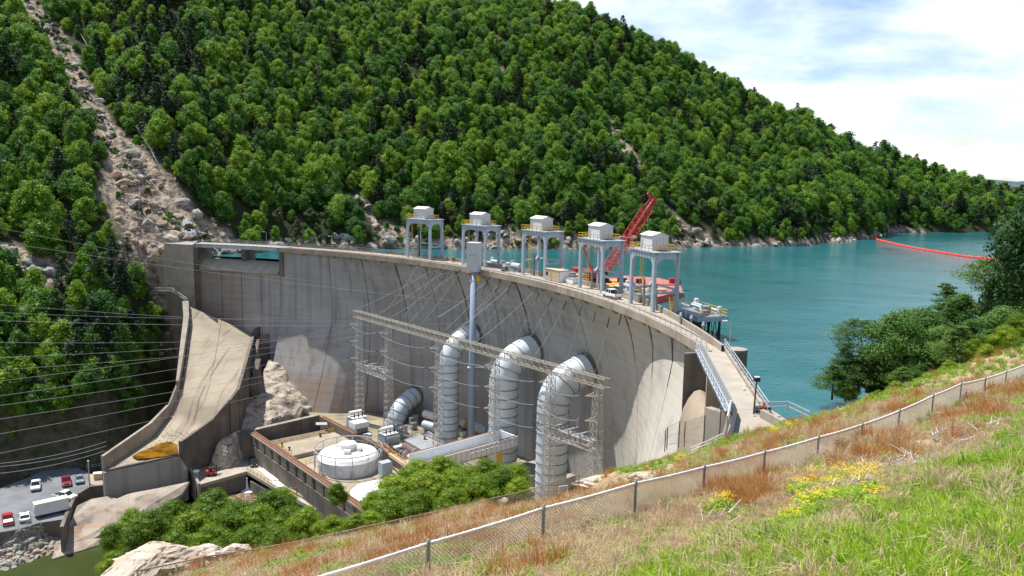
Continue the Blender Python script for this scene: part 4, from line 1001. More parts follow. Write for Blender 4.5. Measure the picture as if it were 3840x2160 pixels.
M['rock_warm'] = rockm('warm_rock', (0.38, 0.30, 0.23), (0.24, 0.19, 0.15), (0.36, 0.25, 0.16), k=2.6)
M['rock_white'] = rockm('pale_rock', (0.50, 0.45, 0.38), (0.34, 0.29, 0.24), (0.44, 0.34, 0.24), (0.16, 0.13, 0.11))
M['rock_big'] = rockm('cracked_pale_rock', (0.52, 0.46, 0.38), (0.36, 0.30, 0.24), (0.44, 0.33, 0.22), (0.13, 0.11, 0.09), k=4.0)
RG = [rock_mesh(s, M['rock_grey'], 2) for s in range(4)]; RW = [rock_mesh(s+9, M['rock_warm'], 2) for s in range(4)]; RP = [rock_mesh(s+20, M['rock_white'], 3) for s in range(3)]
rng = random.Random(9)
def place_rock(meshes, x, y, z, s, label, group, parent=None, cat='rock', name='boulder', sc=None):
    o = bpy.data.objects.new(name, rng.choice(meshes)); col.objects.link(o); o.location = (x, y, z) if parent is None else Vector((x, y, z)) - org(parent)
    o.rotation_euler = (rng.uniform(-.4, .4), rng.uniform(-.4, .4), rng.uniform(0, 6.28)); o.scale = sc or (s*rng.uniform(.8, 1.3), s*rng.uniform(.8, 1.2), s*rng.uniform(.7, 1.1))
    if parent: o.parent = parent
    else: tag(o, label, cat, group)
    return o
L0 = SCARS[0]
for q in range(80):
    t = rng.random()**0.6*(len(L0)-1); i = min(len(L0)-2, int(t)); (x0, y0, w0), (x1, y1, w1) = L0[i], L0[i+1]; u = t-i
    w = w0+(w1-w0)*u; x2 = x0+(x1-x0)*u + rng.gauss(0, w*.6); y2 = y0+(y1-y0)*u + rng.gauss(0, w*.6)
    low = i >= 5
    place_rock(RW if low and rng.random() < .6 else RG, x2, y2, hill_z(x2, y2)+0.2, rng.uniform(0.8, 2.6)*(1.4 if low else 1), 'weathered boulder lying in the cleared rocky strip above the left abutment', 'boulders in the cleared strip')
for L_ in SCARS[1:8]:
    for q in range(8):
        k = rng.randrange(len(L_)); x0, y0, w0 = L_[k]; x1, y1, w1 = L_[max(0, k-1)]; t = rng.random()
        x2 = x0+(x1-x0)*t+rng.gauss(0, w0*.5); y2 = y0+(y1-y0)*t+rng.gauss(0, w0*.5)
        place_rock(RG + RW[:1], x2, y2, hill_z(x2, y2)+.4, rng.uniform(1.2, 3.2), 'grey boulder of a bare outcrop among the trees across the lake', 'outcrop boulders across the lake')
n = 0; a = -20.6
while a < 25.1:
    d = 290
    while hill_z(d*math.sin(math.radians(a)), d*math.cos(math.radians(a))) < 0.2 and d < 640: d += 1
    clump = mnoise.noise(Vector((a*0.7, 3, 3)))
    if clump > -0.12 or rng.random() < 0.3:
        for q in range(rng.randint(1, 2)):
            dd = d + rng.uniform(-0.5, 5.0); s = rng.uniform(0.7, 2.6)*(1+max(0, clump)); aa = math.radians(a + rng.uniform(-.2, .2)); x2, y2 = dd*math.sin(aa), dd*math.cos(aa)
            place_rock(RG + RW[:1], x2, y2, max(0.0, hill_z(x2, y2)) + 0.1, s, 'pale boulder along the far waterline of the reservoir', 'shoreline boulders'); n += 1
    a += 0.6 + 0.3*rng.random()
# rocks round the left abutment
for q in range(45):
    p = hill_hit(rng.uniform(440, 860), rng.uniform(800, 935), 262)
    if p and p.z > -6: place_rock(RW, p.x, p.y, p.z, rng.uniform(0.6, 2.4), 'tan boulder on the broken rock behind the left abutment', 'boulders behind the left abutment')
for q in range(25):
    p = hill_hit(rng.uniform(560, 650), rng.uniform(1090, 1330), 240)
    if p and p.z < 0: place_rock(RW, p.x, p.y, p.z, rng.uniform(0.7, 1.8), 'broken tan rock left of the head of the chute', 'rocks beside the chute head')

rub = []
for L_ in SCARS[:9]:
    for (x0, y0, w0), (x1, y1, w1) in zip(L_[:-1], L_[1:]):
        for q in range(int(math.hypot(x1-x0, y1-y0)*w0*.35) + 4):
            t = rng.random(); x2 = x0+(x1-x0)*t + rng.gauss(0, w0*.7); y2 = y0+(y1-y0)*t + rng.gauss(0, w0*.5)
            rub.append((x2, y2, hill_z(x2, y2)+.05, rng.randrange(6), rng.uniform(.2, .85)*(1.25 if rng.random() < .1 else 1), (rng.random(), rng.random(), rng.random()*6)))
scatter('rubble', rub, [m for m in (RG[:3] + RW[:3])], 'broken stones of many sizes littering the bare rocky strips')
# ------------------------------------------------------------------ gantries on the crest
def portal(g, W, H, leg, rad, beam, thick, y, axis='x', bar=None, x0=0.0):
    """arched frame in the plane of axis; built of quads between the opening line and the outer line"""
    inn, outr = [], []
    wi = W/2 - leg
    zs = 0.0
    inn.append((wi - 0.12*0, zs)); outr.append((W/2 + 0.1, zs))
    if bar:
        zb, hb = bar
    inn.append((wi, H-beam-rad)); outr.append((W/2, H-beam-rad))
    for k in range(1, 7):
        a = math.radians(15*k); inn.append((wi - rad + rad*math.cos(a), H-beam-rad + rad*math.sin(a)))
        t = k/6; outr.append((W/2, H-beam-rad + (beam+rad)*min(1, t*1.6)) if t < 0.62 else (W/2 - (rad+leg)*(t-.62)/.38, H))
    inn.append((0, H-beam)); outr.append((0, H))
    def P(u, v, yy): return Vector((x0+u, yy, v)) if axis == 'x' else Vector((yy, x0+u, v))
    for sg in (1, -1):
        for (a, b), (c, d) in zip(zip(inn[:-1], inn[1:]), zip(outr[:-1], outr[1:])):
            pts = [P(sg*q[0], q[1], y-thick/2) for q in (a, b, d, c)] + [P(sg*q[0], q[1], y+thick/2) for q in (a, b, d, c)]
            g.hexa(pts)
    return g
GH = 11.2
def make_gantry():
    t = thing('gate_gantry', '', 'gantry')
    W, Dp = 10.6, 4.9
    for y in (0.0, Dp):
        g = MB(); portal(g, W, GH-0.25, 0.75, 1.7, 1.1, 0.55, y); g.build('portal_frame', M['steel_blue'], t)
    for x in (-W/2+0.4, W/2-0.4):
        g = MB(); portal(g, Dp-0.62, GH-0.27, 0.02, 1.45, 1.1, 0.55, x, 'y', x0=Dp/2)
        zb = 3.3
        g.box((x, Dp/2, zb+0.2), (0.55, Dp-0.6, 0.42))
        for sg in (1, -1):                                  # curved gussets above the tie bar
            g.hexa([(x-.27, Dp/2+sg*(Dp/2-.31), zb+.4), (x+.27, Dp/2+sg*(Dp/2-.31), zb+.4), (x+.27, Dp/2+sg*(Dp/2-1.0), zb+.4), (x-.27, Dp/2+sg*(Dp/2-1.0), zb+.4),
                    (x-.27, Dp/2+sg*(Dp/2-.31), zb+1.2), (x+.27, Dp/2+sg*(Dp/2-.31), zb+1.2), (x+.27, Dp/2+sg*(Dp/2-.34), zb+1.2), (x-.27, Dp/2+sg*(Dp/2-.34), zb+1.2)])
        g.build('side_frame', M['steel_blue'], t)
    MB().box((0, Dp, 4.0), (W-1.6, 0.4, 0.35)).build('tie_beam', M['steel_blue'], t)
    MB().box((0, Dp/2, GH-0.12), (W+0.5, Dp+1.0, 0.22)).build('platform', M['steel_blue'], t)
    for k in range(9): MB().box((-W/2+0.5+k*(W-1)/8, -0.36, GH-0.85), (0.09, 0.1, 0.95)).build('stiffener', M['steel_blue'], t)
    MB().box((3.0, Dp/2, GH+0.012), (3.0, 2.4, 0.03)).build('hatch', M['dark_steel'], t)
    hx, hy, hw, hd, hh = -0.5, Dp/2, 5.0, 3.4, 2.75
    h = MB().box((hx, hy, GH+hh/2), (hw, hd, hh)).build('hoist_house', M['house_white'], t)
    g = MB(); z0, z1 = GH+hh-0.02, GH+hh+0.6; x0, x1 = hx-hw/2-0.15, hx+hw/2+0.15; y0, y1 = hy-hd/2-0.2, hy+hd/2+0.2
    g.hexa([(x0, y0, z0), (x1, y0, z0), (x1, hy, z1), (x0, hy, z1), (x0, y0, z0+.08), (x1, y0, z0+.08), (x1, hy, z1+.08), (x0, hy, z1+.08)])
    g.hexa([(x0, hy, z1), (x1, hy, z1), (x1, y1, z0), (x0, y1, z0), (x0, hy, z1+.08), (x1, hy, z1+.08), (x1, y1, z0+.08), (x0, y1, z0+.08)])
    g.build('roof', M['white'], h)
    g = MB()
    for x in (hx-hw/2, hx+hw/2-0.001): g.tri(Vector((x, hy-hd/2, z0)), Vector((x, hy, z1)), Vector((x, hy+hd/2, z0)))
    g.build('gable', M['house_white'], h)
    MB().box((hx-hw/2+0.7, hy-hd/2-0.02, GH+1.0), (0.8, 0.05, 1.9)).build('door', M['steel_blue'], h)
    g = MB()
    for k in range(5): g.box((hx+hw/2+0.012, hy-hd/2+0.35+k*0.65, GH+hh/2), (0.03, 0.04, hh-0.1))
    g.build('panel_seam', M['steel'], h)
    g = MB(); pth = [(-W/2-0.1, -0.4), (3.1, -0.4), (3.1, Dp+0.4), (-W/2-0.1, Dp+0.4), (-W/2-0.1, -0.4)]
    for (a, b), (c, d) in zip(pth[:-1], pth[1:]):
        for hz in (0.5, 1.05): g.bar((a, b, GH+hz), (c, d, GH+hz), 0.10)
        n = max(1, int(math.hypot(c-a, d-b)/1.6))
        for k in range(n): g.bar((a+(c-a)*k/n, b+(d-b)*k/n, GH), (a+(c-a)*k/n, b+(d-b)*k/n, GH+1.05), 0.09, up=(0, 1, 0))
    g.build('guard_rail', M['yellow'], t)
    g = MB()
    for s in (-.25, .25): g.bar((-W/2-0.35, Dp*0.5+s, 0.2), (-W/2-0.35, Dp*.5+s, GH), 0.08, up=(0, 1, 0))
    for k in range(24): g.bar((-W/2-0.35, Dp*.5-.25, 0.5+k*.45), (-W/2-0.35, Dp*.5+.25, 0.5+k*.45), 0.05)
    g.build('ladder', M['yellow'], t)
    for (xa, xb) in ((-2.1, -1.5), (3.6, 3.3)):
        g = MB(); g.bar((xa, 1.4, 0), (xb-.2, 1.2, 5.6), 0.35, 0.22, up=(0, 1, 0)); g.bar((xa+.35, 1.5, 0), (xb+.1, 1.3, 5.2), 0.12, up=(0, 1, 0)); g.build('guide_beam', M['steel'], t)
    g = MB(); g.tube([(-W/2+0.8, Dp, GH), (-W/2+0.8, Dp, GH+2.4)], 0.04, 5); g.lathe((-W/2+0.8, Dp, GH+2.4), [(.06, 0), (.18, .1), (.18, .4), (.05, .5)], 8); g.build('floodlight', M['white'], t)
    return t
GP = [(49.2, 'first gate gantry from the left, pale blue legs with yellow ladder, below the rocky shore'),
      (41.4, 'second gate gantry from the left, partly hidden by the box on the tall pole'),
      (32.8, 'middle gate gantry of five, directly left of the tan shed'),
      (24.4, 'fourth gate gantry, the one the red crane boom rises behind'),
      (16.8, 'rightmost and nearest gate gantry, with the lake platform beside it')]
gan = make_gantry(); gobs = []
for i, (th, lab) in enumerate(GP):
    o = gan if i == 0 else copy_tree(gan)
    p = arc(th, AR + (5.1, 5.1, 4.9, 4.3, 3.7)[i], ZC-0.1); o.location = p; o.rotation_euler.z = math.radians(th-90); tag(o, lab, 'gantry', 'gate gantries along the dam crest'); gobs.append(o)
    sc_ = (1.0, 1.0, 1.0, 1.0, 1.0)[i]; o.scale = (1, 1, (1.07, 1.03, 1.05, 1.04, 1.02)[i])
# hanging stem of the first gantry
t = thing('lifting_stem', 'dark lifting stem with yellow block hanging inside the first gantry', 'hoist', arc(50.2, AR+7, 10))
MB().tube([arc(49.8, AR+7, 5.4), arc(49.8, AR+7, 15.2)], 0.28, 8).build('stem', M['dark_steel'], t); MB().lathe(arc(49.8, AR+7, 14.6), [(.7, 1.2), (.5, 0.3), (.3, 0)][::-1], 8).build('block', M['yellow'], t)

# ------------------------------------------------------------------ intake platforms behind the gantries
def make_platform():
    t = thing('intake_platform', '', 'platform')
    MB().box((0, 4.2, -0.55), (13, 8.2, 0.9)).build('deck_frame', M['steel_blue'], t)
    MB().box((0, 4.2, -0.06), (12.6, 7.8, 0.1)).build('deck', M['steel'], t)
    for x in (-5, 0, 5):
        MB().box((x, 6.8, -4.6), (0.45, 0.45, 7.4)).build('column', M['dark_steel'], t)
    MB().box((-1.5, 3.0, -4.9), (6.5, 4.0, 7.8)).build('intake_tower', M['concrete_dark'], t)
    g = MB()
    for k in range(6):
        g.bar((-5+2*k, 6.8, -8), (-3+2*k if k < 5 else 5, 6.8, -1), 0.15); g.bar((-3+2*k if k < 5 else 5, 6.8, -8), (-5+2*k, 6.8, -1), 0.12)
    g.build('bracing', M['dark_steel'], t)
    g = MB(); pth = [(-6.3, 0.3), (-6.3, 8.1), (6.3, 8.1), (6.3, 0.3)]
    for (a, b), (c, d) in zip(pth[:-1], pth[1:]):
        for hz in (0.55, 1.1): g.bar((a, b, hz), (c, d, hz), 0.10)
        n = max(1, int(math.hypot(c-a, d-b)/1.6))
        for k in range(n+1): g.bar((a+(c-a)*k/n, b+(d-b)*k/n, 0), (a+(c-a)*k/n, b+(d-b)*k/n, 1.1), 0.09, up=(0, 1, 0))
    g.build('guard_rail', M['yellow'], t)
    g = MB(); g.tube([(-3.6, 4.6, 1.0), (0.6, 4.6, 1.0)], 0.55, 12); g.tube([(-4.2, 4.6, 1.0), (-3.6, 4.6, 1.0)], 0.35, 10); g.build('motor', M['steel_blue'], t)
    g = MB(); g.box((2.4, 4.4, 0.75), (2.0, 1.8, 1.5)); g.box((4.5, 3.0, 0.5), (1.2, 1.2, 1.0)); g.build('gearbox', M['steel'], t)
    g = MB(); g.tube([(-5.5, 2.2, 0.9), (-1.5, 2.2, 0.9), (-0.6, 2.2, 1.4), (3.8, 2.2, 1.4), (4.4, 2.2, 0.4), (4.4, 2.2, 0)], 0.22, 8); g.tube([(-5.2, 6.6, 0.8), (4.6, 6.6, 0.8)], 0.2, 8); g.build('pipe', M['white'], t)
    g = MB(); g.box((-5.0, 6.0, 1.0), (1.0, 0.9, 2.0)); g.box((5.3, 6.4, 1.2), (0.9, 0.8, 1.0)); g.build('control_cabinet', M['house_white'], t)
    return t
pl_ = make_platform()
for i, (th, lab) in enumerate(((50.0, 'low white and yellow railed platform on the lake behind the first gantry'), (41.6, 'grey machinery platform behind the second gantry'),
                               (32.4, 'machinery platform with pipes and yellow rails behind the middle gantry'), (24.0, 'machinery platform behind the fourth gantry'),
                               (15.6, 'blue grey steel platform jutting over the lake beside the rightmost gantry'))):
    o = pl_ if i == 0 else copy_tree(pl_)
    o.location = arc(th, AR+11.0, 4.6 if i else 3.0); o.rotation_euler.z = math.radians(th-90); o.scale = (.82, .8, 1); tag(o, lab, 'platform', 'machinery platforms behind the gantries')
# ladders beside the first and last gantry
for i, (th, lab) in enumerate(((47.6, 'slanting steel ladder at the right foot of the first gantry'), (13.9, 'pale yellow ladder at the right foot of the last gantry'))):
    t = thing('access_ladder', lab, 'ladder', arc(th, AR+5.5, ZC)); rr = arc(th, 1, 0)-arc(th, 0, 0); tt = Vector((rr.y, -rr.x, 0)); b = arc(th, AR+5.6, ZC)
    g = MB()
    for s in (0, .9): g.bar(b + rr*s, b + rr*s - tt*1.3 + Vector((0, 0, 3.2)), 0.13)
    g.build('side_rail', M['yellow' if i else 'tan'], t)
    g = MB()
    for k in range(8): q = b - tt*1.3*k/8 + Vector((0, 0, .3+3.0*k/8)); g.bar(q, q+rr*.9, .1)
    g.build('rung', M['yellow' if i else 'tan'], t)

# ------------------------------------------------------------------ vehicles
def make_car(label, paint, kind='pickup', name='parked_car', cat='car', L=5.6, Wd=1.95, bedmat=None, group=None):
    t = thing(name, label, cat, group=group); w = Wd/2
    if kind == 'pickup':
        side = [(-L/2, .55), (-L/2, 1.08), (-.35, 1.08), (-.3, 1.1), (1.15, 1.12), (L/2-.15, 1.02), (L/2, .85), (L/2, .5)]
        cab = [(-.75, 1.08), (-.6, 1.86), (.75, 1.88), (1.45, 1.12)]
    elif kind == 'suv':
        side = [(-L/2, .5), (-L/2, 1.05), (1.2, 1.1), (L/2-.12, .95), (L/2, .8), (L/2, .45)]
        cab = [(-L/2+.1, 1.05), (-L/2+.35, 1.72), (.55, 1.75), (1.3, 1.08)]
    else:
        side = [(-L/2, .45), (-L/2, .92), (-1.3, .97), (1.0, .95), (L/2-.12, .8), (L/2, .7), (L/2, .4)]
        cab = [(-1.75, .95), (-1.1, 1.42), (.25, 1.44), (1.15, .93)]
    def extr(prof, w0, w1, name, m, par):
        g = MB(); n = len(prof); zt = max(p[1] for p in prof); zb = min(p[1] for p in prof)
        ww = [w0 + (w1-w0)*((z-zb)/(zt-zb)) for x, z in prof]
        a = [Vector((x, -q, z)) for (x, z), q in zip(prof, ww)]; b = [Vector((x, q, z)) for (x, z), q in zip(prof, ww)]
        g.v = a+b; g.f = [tuple(range(n)), tuple(range(2*n-1, n-1, -1))] + [((k+1) % n, k, n+k, n+(k+1) % n) for k in range(n)]; g.fm = [0]*len(g.f)
        o = g.build(name, m, par)
        bv = o.modifiers.new('round', 'BEVEL'); bv.width = 0.06; bv.segments = 2; bv.limit_method = 'ANGLE'; return o
    body = extr(side, w, w*0.96, 'body', paint, t)
    if kind == 'pickup':
        MB().box((-L/2+1.05, 0, 1.085), (1.85, Wd-.35, 0.02)).build('bed', bedmat or M['dark_steel'], t)
    extr(cab, w*.94, w*.76, 'windows', M['glass'], t)
    r0, r1 = cab[1], cab[2]
    extr([(r0[0]-.03, r0[1]-.04), (r0[0], r0[1]+.03), (r1[0], r1[1]+.03), (r1[0]+.04, r1[1]-.04)], w*.80, w*.77, 'roof', paint, t)
    g = MB()
    for s in (-1, 1):
        for (a, b) in ((cab[0], cab[1]), (cab[2], cab[3])): g.bar((a[0], s*w*.93 if a[1] < 1.3 else s*w*.78, a[1]), (b[0], s*w*.78 if b[1] > 1.3 else s*w*.93, b[1]), .07)
        xm = (cab[1][0]+cab[2][0])/2; g.bar((xm, s*w*.94, side[2][1]), (xm, s*w*.78, cab[1][1]), .08, up=(0, 1, 0))
    g.build('pillar', paint, t)
    for x in (-L/2+1.05, L/2-1.0):
        for s in (-1, 1):
            wh = MB().tube([(x, s*(w-.22), .37), (x, s*(w+.01), .37)], .37, 14).build('wheel', M['black'], t)
            MB().tube([(x, s*(w+.0), .37), (x, s*(w+.025), .37)], .2, 10).build('rim', M['steel'], wh)
    for s in (-1, 1):
        MB().box((L/2-.03, s*(w-.3), .78), (.1, .35, .18)).build('headlight', M['white'], t); MB().box((-L/2+.02, s*(w-.15), .85), (.08, .18, .25)).build('tail_light', M['red'], t)
        MB().box((cab[3][0]-.25, s*(w+.08), 1.15), (.15, .18, .14)).build('mirror', paint, t)
    MB().box((L/2-.0, 0, .5), (.12, Wd*.9, .2)).build('bumper', M['steel'], t); MB().box((-L/2, 0, .5), (.12, Wd*.9, .2)).build('bumper', M['steel'], t)
    return t
M['car_white'] = mat('white_car_paint', (0.80, 0.81, 0.82), 0.25); M['car_red'] = mat('red_car_paint', (0.55, 0.02, 0.03), 0.25); M['car_maroon'] = mat('maroon_car_paint', (0.28, 0.02, 0.03), 0.25)
M['car_teal'] = mat('grey_green_car_paint', (0.18, 0.27, 0.28), 0.25); M['car_black'] = mat('black_car_paint', (0.02, 0.02, 0.022), 0.25)
def put(t, p, ang): t.location = p; t.rotation_euler.z = ang; return t
pk = make_car('white pickup truck driving on the dam crest between the last two gantries', M['car_white'], 'pickup', 'pickup_truck', 'truck')
p = Z(2338, 1113, ZC); th = math.degrees(math.atan2(p.y-AC.y, p.x-AC.x)); put(pk, arc(th, AR+3.7, ZC-.1), math.radians(th+92))
# tan site shed on the crest
sh = thing('site_shed', 'flat roofed tan metal shed on the crest beside the middle gantry', 'shed', Z(2085, 1058, ZC))
p = Z(2085, 1052, ZC); th = math.degrees(math.atan2(p.y-AC.y, p.x-AC.x)); b = arc(th, AR+5.6, ZC); ang = math.radians(th-90)
q = Vector((math.cos(ang), math.sin(ang), 0)); qn = Vector((-q.y, q.x, 0))
MB().box(b + Vector((0, 0, 1.35)), (6.4, 2.8, 2.7), ang).build('wall', M['tan'], sh); MB().box(b + Vector((0, 0, 2.76)), (6.6, 3.0, 0.14), ang).build('roof', mat('tan_roof', (0.50, 0.42, 0.30), .7, var=.1), sh)
MB().box(b - q*2.3 - qn*1.42 + Vector((0, 0, 1.6)), (0.9, 0.06, 0.8), ang).build('window', M['glass'], sh); MB().box(b - q*0.6 - qn*1.42 + Vector((0, 0, 1.1)), (0.9, 0.06, 2.1), ang).build('door', mat('shed_door', (.42, .33, .22), .6), sh)
MB().box(b + q*3.22 + Vector((0, 0, 1.3)), (0.06, 2.5, 2.4), ang).build('end_panel', M['white'], sh)
# low clutter between the gantries along the crest
rng = random.Random(21)
for th, lab, cat, nm, sz, m in ((37.6, 'small grey electrical box beside the pole box on the crest', 'cabinet', 'electrical_box', (1.2, .8, 1.6), 'house_white'), (28.2, 'white tarped load right of the tan shed', 'load', 'tarped_load', (3.4, 1.8, 1.1), 'white'),
                          (29.3, 'dark box left of the red crane body on the crest', 'crate', 'steel_crate', (1.4, 1.2, 1.2), 'rust'), (20.3, 'low tan tank behind the white pickup', 'tank', 'low_tank', (3.0, 1.4, 1.0), 'tan'),
                          (19.0, 'grey generator box left of the last gantry', 'generator', 'generator', (2.2, 1.3, 1.5), 'steel'), (46.0, 'grey box on the parapet right of the first gantry', 'cabinet', 'junction_box', (.8, .6, 1.2), 'steel'),
                          (44.9, 'second grey box on the parapet left of the second gantry', 'cabinet', 'junction_box', (.8, .6, 1.4), 'rust')):
    t = thing(nm, lab, cat, arc(th, AR+6.6, ZC)); a = math.radians(th-90)
    MB().box(arc(th, AR+6.6, ZC+sz[2]/2), sz, a).build('body', M[m], t); MB().box(arc(th, AR+6.6, ZC+sz[2]+.04), (sz[0]*1.04, sz[1]*1.06, .08), a).build('lid', M['steel'], t)
M['black_cover'] = mat('black_tarp', (.02, .02, .025), .6)
t = thing('covered_bike', 'black covered machine on the crest right of the pole box', 'machine', arc(37.0, AR+5.2, ZC)); o = MB().lathe(arc(37.0, AR+5.2, ZC-.05), [(1.2, 0), (1.1, .5), (.7, 1.0), (.2, 1.15)], 9).build('cover', M['black_cover'], t); MB().box(arc(36.2, AR+5.4, ZC+.5), (2.4, .5, .5), -.9).build('frame', M['steel'], t)
t = thing('drum_tank', 'pale blue horizontal tank on the crest left of the middle gantry', 'tank', arc(35.9, AR+7, ZC)); MB().tube([arc(36.7, AR+7, ZC+1.4), arc(35.6, AR+7, ZC+1.4)], .8, 14).build('shell', M['steel_blue'], t); MB().box(arc(36.1, AR+7, ZC+.4), (3.4, 1.3, .8), -.95).build('skid', M['steel'], t)
def lamp(x, lab, h=4.5, arm=0.9, m='rail_steel', grp='lamp posts on the lake side parapet'):
    t = thing('lamp_post', lab, 'lamp post', x, grp); x = Vector(x)
    MB().tube([x, x + Vector((0, 0, h))], 0.06, 6).build('pole', M[m], t)
    MB().bar(x + Vector((0, 0, h)), x + Vector((-arm, -.2*arm, h+.12)), .07).build('arm', M[m], t); MB().box(x + Vector((-arm, -.2*arm, h+.1)), (.7, .28, .14)).build('lamp_head', M['white'], t)
for px, py, zz, lab, h in ((999, 905, 5.2, 'thin lamp post near the left end of the spillway bridge', 3.4), (1245, 925, 5.9, 'thin lamp post right of the left spillway where the crest begins', 3.4), (1693, 968, 6.0, 'slim post between the first and second gantry', 3.4),
                      (1918, 985, 6.0, 'lamp post just right of the box topped pole', 3.2), (2571, 1190, 6.0, 'slim lamp post at the right of the last gantry platform', 4.4), (2735, 1320, 5.6, 'curved arm lamp post beside the round pier', 4.5)):
    lamp(Z(px, py, zz), lab, h)
for px, py, lab in ((2552, 1195, 'round grey bollard on the parapet below the platform'), (2592, 1205, 'second grey bollard on the parapet'), (2637, 1232, 'white camera post on the parapet bend')):
    t = thing('parapet_fixture', lab, 'fixture', Z(px, py, 6)); p = Z(px, py, 6.1); MB().lathe(p, [(.18, -.9), (.18, .3), (.3, .35), (.3, .7), (.1, .8)], 10).build('body', M['rail_steel'], t); MB().box(p + Vector((0, 0, .95)), (.3, .2, .25)).build('head', M['white'], t)
# antenna mast behind last gantry
t = thing('antenna_mast', 'thin whip antenna left of the last gantry house', 'antenna', arc(17.5, AR+9, ZC)); MB().tube([arc(19.5, AR+8.8, ZC+10), arc(19.5, AR+8.8, ZC+17.5)], .05, 5).build('mast', M['steel'], t); MB().tube([arc(19.5, AR+8.8, ZC+10), arc(19.5, AR+8.8, ZC+11.8)], .12, 5).build('base', M['steel'], t)

# ------------------------------------------------------------------ crane barge
cr_ = thing('crawler_crane', 'red lattice boom crane standing on the barge behind the gantries', 'crane', Z(2232, 1062, 1.8))
cb_ = Z(2232, 1066, 1.8)
foot = Vector((cb_.x + 2.0, cb_.y - 1, 4.6)); tip = Y(2448, 752, cb_.y + 9)
def lattice(g, a, b, w0, wm, w1, n, bar, up=(0, 0, 1), chord=None, w2=None):
    a, b = Vector(a), Vector(b); d = (b-a).normalized(); x = d.cross(Vector(up)).normalized(); y = x.cross(d)
    def sec(t):
        w = w0 + (wm-w0)*min(1, t/0.16) if t < 0.16 else (wm if t < 0.86 else wm + (w1-wm)*(t-.86)/.14); h = w*(w2 or 1)
        c = a + (b-a)*t; return [c + x*w/2*sx + y*h/2*sy for sx, sy in ((-1, -1), (1, -1), (1, 1), (-1, 1))]
    S = [sec(k/n) for k in range(n+1)]
    for k in range(n):
        for q in range(4):
            g.bar(S[k][q], S[k+1][q], chord or bar*1.5)
            e = (q+1) % 4
            if (k + q) % 2: g.bar(S[k][q], S[k+1][e], bar)
            else: g.bar(S[k][e], S[k+1][q], bar)
            g.bar(S[k][q], S[k][e], bar*0.8)
    return S
g = MB(); lattice(g, foot, tip, 0.8, 2.2, 1.1, 24, 0.11, chord=0.18); g.build('boom', M['red'], cr_)
g = MB(); g.box(tip + Vector((0, 0, .3)), (1.8, 1.2, 1.4)); g.bar(tip, tip + Vector((-1.6, -.5, 2.0)), .6); g.lathe(tip + Vector((.9, -.6, -.3)), [(.5, 0), (.5, .3)], 10); g.build('boom_head', M['red'], cr_)
g = MB(); g.box(cb_ + Vector((-1, 0, 2.9)), (8.0, 3.6, 2.4), .15); g.box(cb_ + Vector((-5, 0, 3.0)), (2, 4.0, 2.8), .15); g.build('upper_works', M['red'], cr_)
MB().box(cb_ + Vector((2.0, -2.2, 3.2)), (1.6, 1.4, 2.2), .15).build('cab', M['glass'], cr_)
for s in (-2.2, 2.2):
    g = MB(); g.box(cb_ + Vector((0, s, .7)), (8, 1.0, 1.2)); g.build('crawler_track', M['dark_steel'], cr_)
ga = cb_ + Vector((-3.5, 0, 10.5)); g = MB()
for s in (-1.1, 1.1): g.bar(cb_ + Vector((-1.2, s, 4)), ga + Vector((0, s*.6, 0)), .3); g.bar(cb_ + Vector((-4.4, s, 4)), ga + Vector((0, s*.6, 0)), .22)
g.bar(ga + Vector((0, -.8, 0)), ga + Vector((0, .8, 0)), .4); g.build('a_frame', M['red'], cr_)
g = MB()
for s in (-.7, -.3, .3, .7): g.tube([ga + Vector((0, s, 0)), tip + Vector((0, s*.8, .4))], .035, 4)
g.build('pendant_cable', M['dark_steel'], cr_)
bt = thing('deck_barge', 'flat red deck barge moored behind the last two gantries', 'barge', Z(2420, 1060, 1.5))
bp_ = [Z(*q, 1.6) for q in ((2140, 1066), (2250, 1040), (2345, 1033), (2470, 1042), (2548, 1062), (2560, 1090), (2400, 1130), (2200, 1105))]
MB().prism([(p.x, p.y) for p in bp_], -0.5, 1.45).build('hull', M['red'], bt)
M['deck_red'] = mat('faded_red_deck', (.45, .16, .13), .8, c2=(.32, .11, .09), vscale=.6)
MB().prism([(p.x, p.y) for p in bp_], 1.452, 1.6).build('deck', M['deck_red'], bt)
g = MB(); q0 = Z(2369, 1035, 1.6); g.lathe(q0, [(.9, 0), (.9, .6), (.5, .7), (.5, 2.0), (.8, 2.1), (.8, 2.6), (.3, 2.8)], 10); g.build('winch', M['red'], bt)
for px, py, s, m, nm in ((2520, 1062, (1.6, 1.2, 1.4), 'red', 'bollard'), (2545, 1068, (.8, .8, 1.5), 'red', 'bollard'), (2395, 1062, (1.4, 1, 1.2), 'dark_steel', 'pump'), (2430, 1080, (4.6, 2.0, 1.0), 'red', 'hatch_cover'), (2460, 1095, (5, 2, .8), 'tan', 'mat'), (2390, 1085, (2, 1.4, 1.0), 'white', 'tool_box')):
    p = Z(px, py, 1.6); g = MB(); g.box(p + Vector((0, 0, s[2]/2)), s, rng.random()*.5); g.build(nm, M[m], bt)
M['navy'] = mat('navy_hull', (.03, .06, .2), .5); M['orange'] = mat('orange_deck', (.65, .33, .08), .7, var=.2)
wb = thing('work_boat', 'work boat with an orange deck and navy hull beside the crane', 'boat', Z(2320, 1065, 1.4))
w_ = [Z(*q, 2.6) for q in ((2268, 1062), (2290, 1048), (2335, 1045), (2362, 1052), (2362, 1064), (2290, 1076))]
cc = sum((Vector((p.x, p.y, 0)) for p in w_), Vector())/6
g = MB(); g.prism([(p.x, p.y) for p in w_], 0.0, 2.5); g.build('hull', M['navy'], wb); MB().prism([tuple((Vector((p.x, p.y, 0))*0.97 + cc*0.03).xy) for p in w_], 2.5, 2.62).build('deck', M['orange'], wb)
